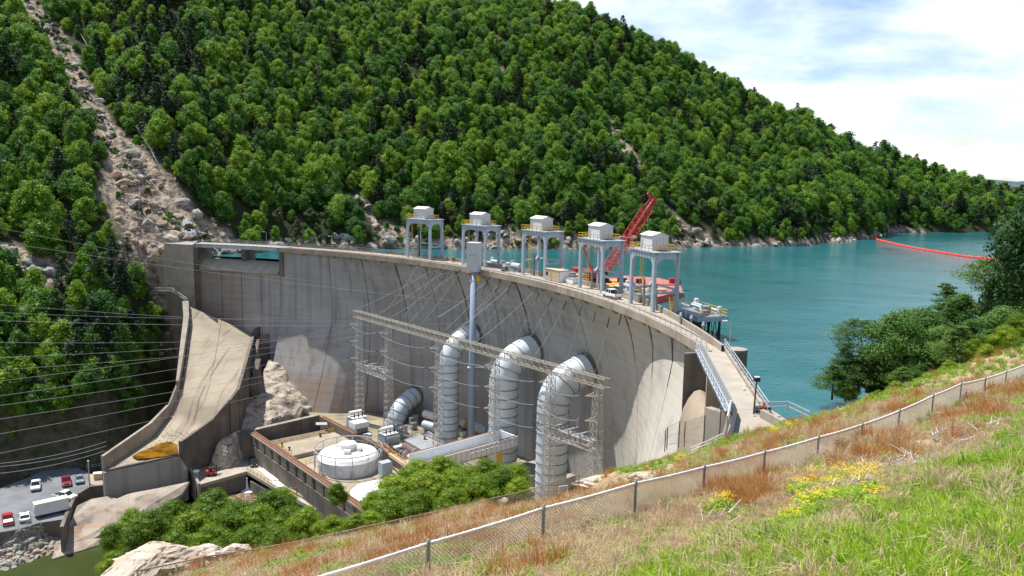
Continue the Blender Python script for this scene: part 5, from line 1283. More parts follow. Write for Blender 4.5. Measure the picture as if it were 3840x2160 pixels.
MB().box(cc + Vector((1, 0, 3.2)), (2.4, 1.6, 1.2)).build('cabin', M['navy'], wb); MB().box(cc + Vector((1, 0, 3.9)), (2.6, 1.8, .15)).build('roof', M['white'], wb)
# ---- float line across the reservoir
fl_ = thing('float_line', 'string of red floats across the lake from the wooded point', 'boom', Z(3300, 900, 0))
fp = [Z(*q, 0.15) for q in ((3276, 894), (3305, 903), (3360, 916), (3410, 927), (3470, 938), (3530, 948), (3600, 959), (3655, 966), (3720, 972), (3800, 980))]
proto = None; tot = 0
for a, b in zip(fp[:-1], fp[1:]):
    L = (b-a).length; n = max(1, int(L/4.0)); d = (b-a)/L
    for k in range(n):
        p = a + d*(L*(k+.5)/n)
        if proto is None: g = MB(); g.tube([Vector((-1.45, 0, 0)), Vector((-1.1, 0, 0)), Vector((1.1, 0, 0)), Vector((1.45, 0, 0))], [.25, .55, .55, .25], 8); proto = g.build('float', mat('red_float', (.70, .06, .04), .5), None); ORG[proto.name] = Vector(); o = proto
        else: o = proto.copy(); col.objects.link(o)
        o.parent = fl_; o.location = p - fl_.location; o.rotation_euler.z = math.atan2(d.y, d.x); o.scale = (L/n/3.05,)*1 + (1.15, 1.15)
MB().tube(fp, .06, 4).build('cable', M['dark_steel'], fl_)
# ------------------------------------------------------------------ powerhouse and yard
c6 = lambda x, y: (x/2.1956, 1500+y/2.1956)
c7 = lambda x, y: (700+x/2.415, 1300+y/2.415)
c8 = lambda x, y: (1300+x/1.811, 1100+y/1.811)
def P2(pts, z, f): return [Z(*f(*p), z) for p in pts]
ZW, ZD, ZY, ZL = -44.0, -47.5, -46.5, -52.0                # wall tops, roof deck, dam-side yard, lower deck
def slab(name, pts, z0, z1, m, parent=None): return MB().prism([(p.x, p.y) for p in pts], z0, z1).build(name, m, parent)
M['deck'] = mat('deck_concrete', (0.38, 0.32, 0.24), 0.85, c2=(0.29, 0.24, 0.18), vscale=0.3, extra=overlay(1.2, (1, 1, 1), (0.24, 0.20, 0.16), 0.55, 0.75, 0.6))
ph = thing('powerhouse', 'low open topped concrete powerhouse at the foot of the dam', 'powerhouse', Z(*c7(1000, 900), ZD))
W0, W1 = Z(*c7(570, 765), ZW), Z(*c7(1450, 1365), ZW)
U = (W1-W0).normalized(); V = Vector((-U.y, U.x, 0)); Lw = (W1-W0).length + 14
slab('foundation', [W0 - V*0.5 + U*1.5, W0 + U*Lw - V*.5, W0 + U*Lw + V*26, W0 + U*1.5 + V*24], -57, ZD-.01, M['concrete_dark'], ph)
slab('roof_deck', [W0 + V*1.2 + U*12, W0 + U*Lw + V*1.2, W0 + U*Lw + V*26, W0 + U*12 + V*24], ZD-.6, ZD, M['deck'], ph)
nb_ = int(Lw/5.0)
for k in range(nb_):
    a = W0 + U*(k*Lw/nb_); L = Lw/nb_
    MB().obox(a + Vector((0, 0, ZL-5-ZW)), U*L, V*1.0, (0, 0, ZW-ZL+5-0.4)).build('wall_panel', M['concrete'] if k < 9 else M['concrete'], ph)
    MB().obox(a - V*0.45 + Vector((0, 0, ZL-ZW-1)), U*0.9, V*0.5, (0, 0, ZW-ZL+.6)).build('pilaster', M['concrete_dark'], ph)
    MB().obox(a + U*1.6 - V*0.06 + Vector((0, 0, ZL-ZW+.6)), U*(L-2.6), V*0.08, (0, 0, 5.2)).build('bay_panel', M['steel_blue'] if 0 else M['pale'], ph)
MB().obox(W0 - V*0.7 + Vector((0, 0, -.4)), U*Lw, V*2.0, (0, 0, .4)).build('wall_coping', M['concrete'], ph)
for s in (-.25, .75): MB().obox(W0 + V*s + Vector((0, 0, 0.0)), U*Lw, V*.22, (0, 0, .3)).build('crane_rail', M['rust'], ph)
for k in range(120):
    if k == 0: g = MB(); g.obox(W0 - V*.5 + Vector((0, 0, .003)), U*.28, V*1.7, (0, 0, .12)); sl = g.build('rail_tie', M['rust'], ph)
    else: o = sl.copy(); col.objects.link(o); o.location = sl.location + U*(k*Lw/120)
# head wall
H0, H1 = Z(*c7(600, 765), ZW), Z(*c7(1205, 625), ZW)
MB().wall([H0, H1], 1.3, -56, 1).build('head_wall', M['concrete_dark'], ph)
MB().wall([H0 + Vector((0, 0, .25)), H1 + Vector((0, 0, .25))], 1.5, [ZW]*2, 1).build('wall_coping', M['concrete'], ph)
# dam side wall with its rails
E0, E1 = Z(*c7(1205, 640), ZW), Z(*c7(1932, 1005), ZW)
eU = (E1-E0).normalized(); eV = Vector((-eU.y, eU.x, 0)); eL = (E1-E0).length + 26
MB().obox(E0 + Vector((0, 0, -9)), eU*eL, eV*1.2, (0, 0, 9)).build('side_wall', M['concrete_dark'], ph)
for s in (.0, 1.0): MB().obox(E0 + eV*s, eU*eL, eV*.22, (0, 0, .3)).build('crane_rail', M['rust'], ph)
MB().obox(E0 + eV*1.3 + Vector((0, 0, -.9)), eU*14, eV*1.2, (0, 0, .2)).build('cable_tray', M['tan'], ph)
for k in range(16): MB().obox(E0 + eV*2.0 + eU*(k*.9) + Vector((0, 0, -.1-k*.12)), eU*.3, eV*1.1, (0, 0, .12)).build('stair_tread', M['yellow'], ph)
# corner pier and low walls by the lower deck
cp = Z(*c7(540, 775), ZW-.3); MB().lathe((cp.x, cp.y, 0), [(2.6, -57), (2.6, ZW-.3)], 8).build('corner_pier', M['concrete_dark'], ph)
lw = [Z(*c7(-10, 985), -48.2), Z(*c7(160, 880), -48.0), Z(*c7(175, 925), -48.6), Z(*c7(205, 925), -48.8), Z(*c7(520, 880), -48.8)]
MB().wall(lw, 1.0, -57, 1).build('low_wall', M['concrete_dark'], ph)
g = MB(); g.tube([Z(*c7(210, 905), -48.0), Z(*c7(525, 868), -48.0)], .22, 8); g.tube([Z(*c7(210, 930), -48.3), Z(*c7(525, 880), -48.3)], .15, 8); g.build('pipe_run', M['rail_steel'], ph)
# raised hatch platform inside
hp = P2([(805, 885), (1500, 735), (1640, 830), (950, 990)], ZD+1.2, c7)
slab('hatch_platform', hp, ZD-1.5, ZD+1.2, M['deck'], ph)
handrail([hp[3], hp[0], hp[1]], 'hatch_railing', 'yellow railing round the tan hatch platform', 1.1, 1.8, 'yellow', rails=(.55, 1.1), r=.05)
handrail([Z(*c7(1040, 1075), ZD), Z(*c7(1175, 1030), ZD)], 'deck_railing', 'yellow railing left of the round white building', 1.1, 1.5, 'yellow', r=.05)
for q in ((865, 905), (930, 940), (1210, 815), (1270, 765)):
    p = Z(*c7(*q), ZD+1.2); MB().lathe(p, [(.35, 0), (.35, .25), (.2, .3), (.2, .7), (.4, .75), (.4, 1.0)], 8).build('vent_stub', M['black_cover'], ph)
g = MB()
for k in range(3): g.tube([Z(*c7(1170, 690+k*8), ZW-.4-k*.2), Z(*c7(1270, 690+k*8), ZW-.4-k*.2), Z(*c7(1290, 740+k*6), ZD+1)], .14, 6)
g.build('white_pipework', M['white'], ph)
# lower deck and walkway on the river side
ld = P2([(95, 1255), (545, 1128), (840, 1300), (1170, 1475), (1250, 1420), (690, 1078), (530, 1008), (10, 1085)], ZL, c7)
low = thing('lower_deck', 'sunlit concrete deck below the powerhouse wall where the forklift stands', 'deck', ld[0])
slab('deck_slab', ld, ZL-.9, ZL, M['pale'], low); 
MB().wall([ld[0] + Vector((0, 0, -.9)), ld[1] + Vector((0, 0, -.9)), ld[1] + (ld[6]-ld[1])*.15 + Vector((0, 0, -.9))], .8, -59, 1).build('quay_wall', M['concrete_dark'], low)
MB().wall([ld[1] + Vector((0, 0, -2.2)) + U*2, ld[3] + Vector((0, 0, -2.2))], .8, -59, 1).build('quay_wall', M['concrete_dark'], low)
M['slab_white'] = mat('bleached_slab', (.72, .70, .66), .8, var=.1)
for a, b in (((640, 1110), (700, 1165)), ((705, 1165), (775, 1225)), ((715, 1095), (770, 1145)), ((775, 1150), (850, 1205)), ((745, 1225), (820, 1280)), ((840, 1210), (905, 1255))):
    p, q = Z(*c7(*a), ZL+.12), Z(*c7(*b), ZL+.12); d = (q-p); MB().obox(p, U*d.dot(U), V*2.2, (0, 0, .1)).build('cover_slab', M['slab_white'], low)
handrail([Z(*c7(550, 1120), ZL), Z(*c7(835, 1292), ZL)], 'walkway_railing', 'yellow railing along the water side of the lower walkway', 1.1, 2, 'yellow', r=.05)
g = MB(); 
for k in range(2): g.bar(Z(*c7(930+k*40, 1290-k*20), ZL+.5), Z(*c7(1185+k*30, 1430-k*15), ZL+.5), .35)
for k in range(6): q = k/5; g.bar(Z(*c7(930+255*q, 1290+140*q), ZL+.5), Z(*c7(970+245*q, 1270+145*q), ZL+.5), .3)
g.build('gate_frame', M['tan'], low)
rb_ = thing('red_box', 'small red box standing against the powerhouse wall', 'box', Z(*c7(990, 1270), ZL)); MB().box(Z(*c7(990, 1275), ZL+.9), (.9, .6, 1.8), .9).build('body', M['red'], rb_); MB().box(Z(*c7(990, 1275), ZL+1.85), (1.0, .7, .1), .9).build('lid', M['car_maroon'], rb_)
fm_ = water_mat('foam', (.75, .78, .78), (.6, .66, .66), .4, 2, .1)
wf = thing('water_jet', 'small jet of white water falling into the inlet under the walkway', 'water', Z(*c7(545, 1250), -54)); MB().tube([Z(*c7(545, 1190), -53.5), Z(*c7(548, 1270), -56.2), Z(*c7(552, 1300), -57)], [.15, .35, .8], 8).build('fall', fm_, wf); MB().lathe(Z(*c7(555, 1305), -56.98), [(1.8, 0), (1.0, .1), (.1, .2)], 12).build('splash', fm_, wf)
M['debris'] = mat('driftwood_debris', (.30, .19, .13), .9, c2=(.17, .12, .09), vscale=1.5, bump=.2, bscale=2)
rng = random.Random(4); g = MB()
dp = P2([(340, 1400), (400, 1345), (500, 1325), (600, 1345), (665, 1365), (640, 1400), (560, 1412), (480, 1440), (380, 1449)], -56.9, c7)
g.prism([(p.x, p.y) for p in dp], -57.2, -56.85)
cd = sum(dp, Vector())/len(dp)
for k in range(260):
    a, b = rng.choice(dp), cd; p = a + (b-a)*rng.random(); L = rng.uniform(.3, 1.4); an = rng.random()*3.14; v = Vector((math.cos(an)*L, math.sin(an)*L, 0)); p = p + Vector((0, 0, .12)); g.bar(p-v/2, p+v/2, rng.uniform(.05, .16))
tag(g.build('floating_debris', M['debris']), 'raft of brown driftwood floating in the inlet', kind='stuff')
# forklift
fk = thing('forklift', 'red forklift parked on the lower deck', 'forklift', Z(*c7(232, 1165), ZL)); b = Z(*c7(228, 1165), ZL); a = .45
def rel(x, y, z): return b + Vector((math.cos(a)*x - math.sin(a)*y, math.sin(a)*x + math.cos(a)*y, z))
MB().box(rel(-.3, 0, .75), (2.4, 1.3, .9), a).build('body', M['red'], fk); MB().box(rel(-1.1, 0, 1.2), (.9, 1.3, .7), a).build('counterweight', M['red'], fk)
g = MB()
for x in (-.9, .7):
    for y in (-.55, .55): g.bar(rel(x, y, 1.1), rel(x*.85, y, 2.3), .1)
g.box(rel(-.1, 0, 2.32), (1.6, 1.2, .08), a); g.build('overhead_guard', M['black'], fk)
g = MB()
for y in (-.4, .4): g.bar(rel(1.2, y, .1), rel(1.25, y, 2.9), .18)
g.bar(rel(1.2, -.4, 1.4), rel(1.2, .4, 1.4), .12); g.build('mast', M['dark_steel'], fk)
for y in (-.35, .35): MB().box(rel(1.9, y, .12), (1.3, .14, .08), a).build('fork', M['dark_steel'], fk)
for x in (-.9, .7):
    for y in (-.65, .65): MB().tube([rel(x, y-.12, .35), rel(x, y+.12, .35)], .35, 12).build('wheel', M['black'], fk)
MB().box(rel(-.2, 0, 1.35), (.6, .6, .7), a).build('seat', M['black'], fk)
sv = make_car('dark truck parked tight against the powerhouse wall on the lower deck', M['car_black'], 'suv', 'utility_truck', 'truck', 4.8); q0, q1 = Z(*c7(590, 1040), ZL), Z(*c7(615, 1100), ZL); put(sv, (q0+q1)/2, math.atan2((q1-q0).y, (q1-q0).x))
ww = thing('wing_wall', 'short leaning concrete wall beside the portable toilet', 'wall', Z(*c6(1590, 620), -51)); MB().wall([Z(*c6(1552, 562), -49.6), Z(*c6(1590, 625), -50.4), Z(*c6(1628, 690), -51.4)], .7, -57, 1).build('wall_body', M['concrete'], ww)
pt = thing('portable_toilet', 'grey green portable toilet with a white roof on the lower deck', 'toilet', Z(*c7(85, 1195), ZL)); b = Z(*c7(88, 1200), ZL); MB().box(b + Vector((0, 0, 1.1)), (1.2, 1.2, 2.2), .4).build('cabin', mat('green_plastic', (.22, .36, .34), .5), pt); MB().lathe(b + Vector((0, 0, 2.2)), [(.9, 0), (.85, .25), (.5, .4)], 12).build('roof', M['white'], pt)

# round white building (generator housing) with its ring gallery
T0 = Z(*c7(1465, 1098), ZD); R = 8.0
tk = thing('round_white_building', 'round white building with a shallow roof and a steel ring gallery', 'building', T0)
MB().lathe(T0, [(R, 0), (R, 3.4), (R+.08, 3.42), (R+.08, 3.52), (R, 3.55)], 56).build('wall', M['white_shell'] if 'white_shell' in M else M['house_white'], tk, smooth=False)
rf = MB().lathe(T0, [(R+.05, 3.55), (R-.6, 4.4), (2.4, 5.25), (0.1, 5.3)], 48).build('roof', M['white'], tk); smooth_by_angle(rf, 25)
dm = MB().lathe(T0, [(2.2, 5.2), (2.2, 6.9), (2.1, 7.0), (1.2, 7.15), (.05, 7.2)], 32).build('cap_drum', M['white'], rf); smooth_by_angle(dm, 35)
for a in (-1.45, -.1, 2.6): MB().box(T0 + Vector((math.cos(a)*3.0, math.sin(a)*3.0, 5.55)), (1.3, 1.7, .8), a).build('roof_unit', M['white'], rf)
for k in range(14):
    a = k/14*2*math.pi; MB().bar(T0 + Vector((math.cos(a)*2.3, math.sin(a)*2.3, 5.3)), T0 + Vector((math.cos(a)*(R-.6), math.sin(a)*(R-.6), 4.45)), .05).build('roof_seam', M['house_white'], rf)
MB().box(T0 + Vector((R*math.cos(-1.25), R*math.sin(-1.25), 1.0)), (.06, 1.0, 2.0), -1.25).build('door', M['steel_blue'], tk)
MB().box(T0 + Vector((R*math.cos(-1.62)*1.003, R*math.sin(-1.62)*1.003, 1.6)), (.05, .7, .7), -1.62).build('notice', M['white'], tk)
gr = thing('ring_gallery', 'grey steel ring walkway on posts circling the round white building', 'gallery', T0)
for zz, rr, w in ((5.9, 8.9, .28), (3.7, 8.9, .10), (4.6, 8.9, .08)):
    g = MB(); g.tube([T0 + Vector((math.cos(k/48*2*math.pi)*rr, math.sin(k/48*2*math.pi)*rr, zz)) for k in range(49)], w/2, 6, False); g.build('ring_rail', M['rail_steel'], gr)
for k in range(13):
    a = k/13*2*math.pi + .2; p = T0 + Vector((math.cos(a)*8.9, math.sin(a)*8.9, 0)); MB().bar(p, p + Vector((0, 0, 5.9)), .16, up=(0, 1, 0)).build('post', M['rail_steel'], gr)
    a2 = a + 2*math.pi/13; p2 = T0 + Vector((math.cos(a2)*8.9, math.sin(a2)*8.9, 0)); MB().bar(p + Vector((0, 0, 3.7)), p2 + Vector((0, 0, 5.8)), .06).build('brace', M['rail_steel'], gr)
g = MB(); g.bar(T0 + Vector((-6.9, -5.2, 3.4)), T0 + Vector((-3.2, -8.6, .2)), .22); g.build('stair_stringer', M['white'], gr)
T2_ = Z(*c7(1740, 1370), ZD); d2 = thing('second_round_building', 'second round white roof half hidden behind the green bushes', 'building', T2_)
MB().lathe(T2_, [(6.8, 0), (6.8, 1.6)], 40).build('wall', M['house_white'], d2); o = MB().lathe(T2_, [(6.9, 1.6), (6.0, 2.2), (1.5, 3.0), (.05, 3.05)], 40).build('roof', M['white'], d2)

# rock outcrop between chute and powerhouse
OC = [(770, 175, -35.2), (735, 200, -36.2), (700, 265, -38.0), (600, 330, -39.6), (530, 440, -41), (450, 600, -42), (350, 740, -43.4), (285, 850, -44.4), (360, 880, -45.5), (900, 210, -36.6), (1000, 320, -39.5), (1100, 410, -42), (1185, 500, -44.6), (1200, 590, -47.5),
      (860, 450, -41), (790, 600, -43.6), (690, 720, -45.5), (1000, 500, -43), (1000, 640, -47), (600, 600, -42.6), (500, 760, -44.6), (700, 420, -40.2), (640, 480, -40.8), (880, 640, -45.4), (1120, 560, -45.4)]
OP = []
for x, y, z in OC: p = Z(*c7(x, y), z); OP.append((p.x, p.y, p.z))
for x, y, z in ((640, 120, -48), (500, 330, -54), (380, 560, -56), (260, 740, -58), (200, 900, -60), (900, 120, -46), (1150, 330, -54), (1290, 520, -56), (1230, 680, -58), (760, 800, -60), (500, 930, -62), (1000, 760, -60)): p = Z(*c7(x, y), z); OP.append((p.x, p.y, z))
OPa = np.array(OP); n = len(OPa); A = np.zeros((n+3, n+3)); A[:n, :n] = tps(OPa, OPa); A[:n, n] = 1; A[:n, n+1:] = OPa[:, :2]; A[n:, :n] = A[:n, n:].T
WO = np.linalg.solve(A, np.concatenate([OPa[:, 2], [0, 0, 0]]))
ox = np.arange(-108, -52, .55); oy = np.arange(205, 275, .55); OX, OY = np.meshgrid(ox, oy, indexing='ij'); q = np.c_[OX.ravel(), OY.ravel()]
OZ = (tps(q, OPa) @ WO[:n] + WO[n] + q @ WO[n+1:]).reshape(OX.shape)
HB = [Vector(Z(*c7(x, y), z).xy) for x, y, z in ((285, 850, -44.4), (350, 740, -43.4), (450, 600, -42), (530, 440, -41), (600, 330, -39.6), (700, 265, -38), (735, 200, -36.2), (770, 175, -35.2), (900, 210, -36.6), (1000, 320, -39.5), (1100, 410, -42), (1185, 500, -44.6), (1200, 590, -47.5), (1000, 640, -47), (880, 640, -45.4), (690, 720, -45.5), (500, 770, -44.6), (360, 880, -45.5))]
def outside(p):
    ins = False; dm = 1e9; n = len(HB)
    for k in range(n):
        a, b = HB[k], HB[(k+1) % n]
        if (a.y > p.y) != (b.y > p.y) and p.x < (b.x-a.x)*(p.y-a.y)/(b.y-a.y) + a.x: ins = not ins
        e = b-a; t = min(1, max(0, (p-a).dot(e)/e.dot(e))); dm = min(dm, (p-a-e*t).length)
    return 0 if ins else dm
for i in range(len(ox)):
    for j in range(len(oy)): OZ[i, j] -= 3.0*outside(Vector((ox[i], oy[j])))
vs = []
for i in range(len(ox)):
    for j in range(len(oy)):
        v = Vector((ox[i], oy[j], OZ[i, j])); f1 = abs(mnoise.noise(Vector((v.x/6+v.z/9, v.y/6, v.z/5)))); f2 = mnoise.noise(Vector((v.x/2.2, v.y/2.2, v.z/2)))
        vs.append((v.x + f2*.5, v.y + mnoise.noise(Vector((v.y/2, v.x/2, 3)))*.5, v.z - f1*2.4 + .7 + f2*.55 + .3*mnoise.noise(v*1.1)))
m_ = len(oy); fs = [(i*m_+j, (i+1)*m_+j, (i+1)*m_+j+1, i*m_+j+1) for i in range(len(ox)-1) for j in range(m_-1) if max(OZ[i, j], OZ[i+1, j+1]) > -60]
me = bpy.data.meshes.new('rock_outcrop'); me.from_pydata(vs, [], fs); me.materials.append(M['rock_white']); oc = bpy.data.objects.new('rock_outcrop', me); col.objects.link(oc)
tag(oc, 'big pale rock outcrop between the chute and the powerhouse', 'rock'); ORG[oc.name] = Vector()
st = thing('outcrop_steps', 'dark concrete steps climbing the pale rock outcrop', 'steps', Z(*c7(830, 350), -40))
for k, (x, y) in enumerate(((740, 250), (805, 290), (825, 335), (840, 375), (850, 415), (870, 455))):
    p = Z(*c7(x, y), -36.6-k*1.0); MB().box(p, (3.2, 1.6, .9), .2).build('step', M['concrete_dark'], st)
MB().box(Z(*c7(960, 470), -43.2), (4.2, 2, .5), .2).build('landing', M['concrete_dark'], st)
ys = thing('yellow_stair', 'steel stair with yellow rails leading down from the rock outcrop', 'stair', Z(*c7(850, 600), -46))
sa, sb = Z(*c7(905, 515), -43.5), Z(*c7(760, 710), -50); dd = (sb-sa); nn = Vector((.75, .66, 0))
for s in (-.7, .7): MB().bar(sa + nn*s, sb + nn*s, .2, .35).build('stringer', M['white' if s > 0 else 'yellow'], ys); MB().bar(sa + nn*s + Vector((0, 0, 1)), sb + nn*s + Vector((0, 0, 1)), .12).build('handrail', M['yellow'], ys)
tr_ = None
for k in range(22):
    p = sa + dd*(k/22)
    if tr_ is None: tr_ = MB().bar(p - nn*.7, p + nn*.7, .28, .08).build('tread', M['rail_steel'], ys); p0_ = p
    else: o = tr_.copy(); col.objects.link(o); o.location = tr_.location + (p-p0_)
handrail([Z(*c7(870, 480), -43), Z(*c7(930, 490), -43), Z(*c7(1005, 440), -43)], 'landing_railing', 'yellow railing at the top landing on the rock outcrop', 1.1, 1.2, 'yellow')
sp2 = thing('ladder_tower', 'small white steel ladder tower under the rock outcrop', 'ladder', Z(*c7(935, 620), -48)); g = MB(); b = Z(*c7(935, 670), -51)
for s in (-.5, .5): g.bar(b + Vector((s, 0, 0)), b + Vector((s, 0, 6.5)), .14, up=(0, 1, 0))
for k in range(9): g.bar(b + Vector((-.5, 0, .5+k*.7)), b + Vector((.5, 0, .5+k*.7)), .1)
g.build('frame', M['white'], sp2); MB().box(b + Vector((0, .3, .05)), (1.3, .9, .1)).build('base_plate', M['steel'], sp2)

# ------------------------------------------------------------------ penstocks
def penstock(px, py, out_, r, zend, label, arcR=7.5, tilt=18, name='penstock'):
    p = CYL(px, py, AR+5.5); th = math.degrees(math.atan2(p.y-AC.y, p.x-AC.x)); fr = face_r(th, p.z); p = CYL(px, py, fr); th = math.degrees(math.atan2(p.y-AC.y, p.x-AC.x))
    h = -(arc(th, 1, 0)-arc(th, 0, 0)); t = math.radians(tilt)
    horiz = arcR*(1-math.sin(t)); L1 = max(.5, (out_-horiz)/math.cos(t))
    path = []; s = -4.0
    d0 = h*math.cos(t) - Vector((0, 0, math.sin(t)))
    p0 = p - d0*4; n1 = int((L1+4)/1.2)
    for k in range(n1+1): path.append(p0 + d0*((L1+4)*k/n1))
    e = path[-1]; c = e + (Vector((0, 0, -1))*math.cos(t) - h*math.sin(t))*arcR
    na = 14
    for k in range(1, na+1):
        a = t + (math.pi/2-t)*k/na; path.append(c + (Vector((0, 0, 1))*math.cos(a) + h*math.sin(a))*arcR)
    b = path[-1]; nz = int((b.z-zend)/1.2)
    for k in range(1, nz+1): path.append(Vector((b.x, b.y, b.z + (zend-b.z)*k/nz)))
    t_ = thing(name, label, 'pipe', Vector((b.x, b.y, zend)), 'penstocks on the dam face')
    MB().tube(path, r, 36).build('shell', M['penstock'], t_, smooth=True)
    acc = 0; nxt = 4.6
    for a, bb in zip(path[:-1], path[1:]):
        L = (bb-a).length
        while acc + L > nxt:
            q = a + (bb-a)*((nxt-acc)/L); d = (bb-a).normalized()
            MB().tube([q - d*.07, q + d*.07], r+.17, 36).build('stiffener_ring', M['ring'], t_); nxt += 2.35 if r > 3 else 2.1
        acc += L
    rimp = path[n1] ; q = p0 + d0*(4+min(L1, 2.8)); MB().tube([q - d0*.2, q + d0*.2], r+.28, 36).build('collar', M['penstock'], t_)
    MB().lathe(path[n1+1] + Vector((0, 0, r)), [(.7, -.1), (.7, .25), (.3, .35)], 12).build('manhole', M['penstock'], t_)
    MB().tube([p - d0*1.5, p + d0*.5], r+.35, 36).build('wall_sleeve', M['concrete_dark'], t_)
    return t_, b
M['penstock'] = mat('pale_painted_steel', (0.62, 0.68, 0.72), 0.42, 0.0, c2=(0.53, 0.60, 0.65), vscale=0.3, spec=.35, extra=overlay(0.5, (1, 1, .2), (0.36, 0.43, 0.47), 0.56, 0.78, 0.6))
M['ring'] = mat('ring_steel', (0.16, 0.19, 0.21), 0.6)
PS1 = penstock(1780, 1246, 9.3, 2.85, -52, 'large pale blue penstock, leftmost of the three tall ones, behind the box topped pole')
PS2 = penstock(2003, 1304, 9.3, 3.7, -52, 'large pale blue penstock, the middle of the three tall ones')
PS3 = penstock(2207, 1380, 9.3, 3.65, -56, 'largest pale blue penstock, nearest the viewer and farthest right')
PS0 = penstock(1561, 1482, 9.6, 2.85, -52, 'short curved white penstock low on the dam left of the tall ones', 9.5, 14)

# ------------------------------------------------------------------ box topped pole
pb = Y(1765, 1650, 212); pole = thing('box_topped_pole', 'tall blue grey steel pole carrying a big rectangular box above the crest', 'pole', pb)
pt_ = Y(1777, 1020, 212)
MB().tube([pb + Vector((0, 0, -3)), pt_ + Vector((0, 0, .3))], [.98, .85], 24).build('shaft', M['pole'] if 'pole' in M else mat('pole_paint', (.27, .34, .45), .5, var=.1), pole, smooth=True)
for y in (1055, 1380): q = Y(1766 if y > 1300 else 1776, y, 212); MB().tube([q, q + Vector((0, 0, .3))], 1.06, 20).build('collar', M['steel_blue'], pole)
a = -.42; q = pt_ + Vector((0, 0, 4.0)); bx = MB().box(q, (3.3, 2.5, 7.7), a).build('equipment_box', mat('box_grey', (.46, .51, .56), .5, var=.08), pole)
MB().box(q + Vector((0, 0, 3.9)), (3.4, 2.6, .12), a).build('box_roof', M['white'], bx)
for s in (-.4, .6): MB().box(q + Vector((math.cos(a)*s - math.sin(a)*-1.26, math.sin(a)*s + math.cos(a)*-1.26, .6)), (.42, .05, .5), a).build('vent', M['steel'], bx)
MB().box(pt_ + Vector((1.3, -.5, -1.6)), (1.0, .8, 1.6), a).build('yellow_sign', M['yellow'], pole)
g = MB(); g.bar(Y(1782, 1376, 211.5), Y(1845, 1380, 213), .25); g.bar(Y(1782, 1370, 211.5), Y(1845, 1377, 213), .1); g.build('side_arm', M['white'], pole)

# ------------------------------------------------------------------ lattice towers and the long beam
A_, B_ = Y(1340, 1178, 240.0), Y(2262, 1436, 159.5)
def on_line(px):
    r = ray(px, 1350); k = r.x/r.y; a, b = A_, B_                  # (a + (b-a)t).x = k*(…).y
    t = (k*a.y - a.x)/((b.x-a.x) - k*(b.y-a.y)); return t
fr_ = thing('beam_gantry', 'long lattice steel beam on six slender lattice towers in front of the penstocks', 'lattice frame', A_)
bd_ = (B_-A_).normalized()
M['lattice'] = mat('galvanised_lattice', (.50, .50, .50), .5, .2, c2=(.40, .40, .39), vscale=.8); M['lattice_tan'] = mat('sunlit_galvanised', (.46, .43, .36), .55, .2, var=.2)  # lattice_tan: same galvanised steel with warm sunlight put into its colour
def truss(a, b, w, h, n, m, name, parent, bar=.085, chord=.15, w2=None, horizontal=True):
    a, b = Vector(a), Vector(b); d = (b-a).normalized()
    x = Vector((-d.y, d.x, 0)).normalized() if horizontal else Vector(bd_)
    y = Vector((0, 0, 1)) if horizontal else Vector((-bd_.y, bd_.x, 0))
    w2 = w2 or w; g = MB()
    S = []
    for k in range(n+1):
        t = k/n; ww = w+(w2-w)*t; hh = h+((w2-w)*t if not horizontal else 0); c = a+(b-a)*t
        S.append([c + x*ww/2*sx + y*hh/2*sy for sx, sy in ((-1, -1), (1, -1), (1, 1), (-1, 1))])
    for q in range(4):
        g = MB(); g.bar(S[0][q], S[-1][q], chord, up=(0, 1, 0) if not horizontal else (0, 0, 1)); g.build('chord', m, parent)
    g = MB()
    for k in range(n):
        for q in range(4):
            e = (q+1) % 4; g.bar(S[k][q], S[k+1][e], bar, up=(.3, .9, .1)); g.bar(S[k][e], S[k+1][q], bar, up=(.3, .9, .1)) if (not horizontal or q in (0, 2)) else None
            g.bar(S[k][q], S[k][e], bar, up=(.3, .9, .1))
    o = g.build(name, m, parent); o['kind'] = 'stuff'; return o
M['ins'] = mat('brown_insulator', (.07, .035, .03), .4)
bm_l = (B_-A_).length
truss(A_ - bd_*1.2, B_ + bd_*1.2, 1.7, 1.9, 46, M['lattice_tan'], 'beam_lacing', fr_)
TW = [(1347, -46.5), (1457, -46.5), (1646, -46.5), (1858, -46.5), (2068, -47), (2246, -31.5)]; TP = []
for px, zb in TW:
    p = A_ + (B_-A_)*on_line(px); TP.append(p); n_ = int((p.z-zb)/1.9)
    tw = thing('lattice_tower', '', 'tower', Vector((p.x, p.y, zb)), 'lattice towers under the long beam')
    truss(p + Vector((0, 0, -1.0)), Vector((p.x, p.y, zb)), 1.35, 1.35, n_, M['lattice'], 'lacing', tw, .085, .14, 2.3, False)
    for lv in (3.0, 8.3, 13.6):
        if p.z - lv > zb + 3:
            g = MB(); q = p + Vector((0, 0, -lv)); nrm = Vector((bd_.y, -bd_.x, 0)); e = q + nrm*2.6 - bd_*1.2
            for s in (-.7, .7): g.bar(q + bd_*s, e, .13)
            g.bar(q + Vector((0, 0, 1.0)), e, .1); g.build('cross_arm', M['lattice'], tw)
            MB().tube([e, e - bd_*1.5 + Vector((0, 0, -.12))], .13, 6).build('insulator', M['ins'], tw)
            MB().tube([e, e + bd_*1.4 + Vector((0, 0, -.35))], .13, 6).build('insulator', M['ins'], tw)
for k, lab in enumerate(('leftmost lattice tower, standing behind the left transformer', 'second lattice tower from the left, beside the short curved penstock', 'third lattice tower, at the left edge of the first tall penstock',
                         'fourth lattice tower, at the left edge of the middle tall penstock', 'fifth lattice tower, in front of the nearest penstock', 'rightmost lattice tower, close to the dam face by the boulder')):
    [o for o in col.objects if o.name.startswith('lattice_tower')][k]['label'] = lab
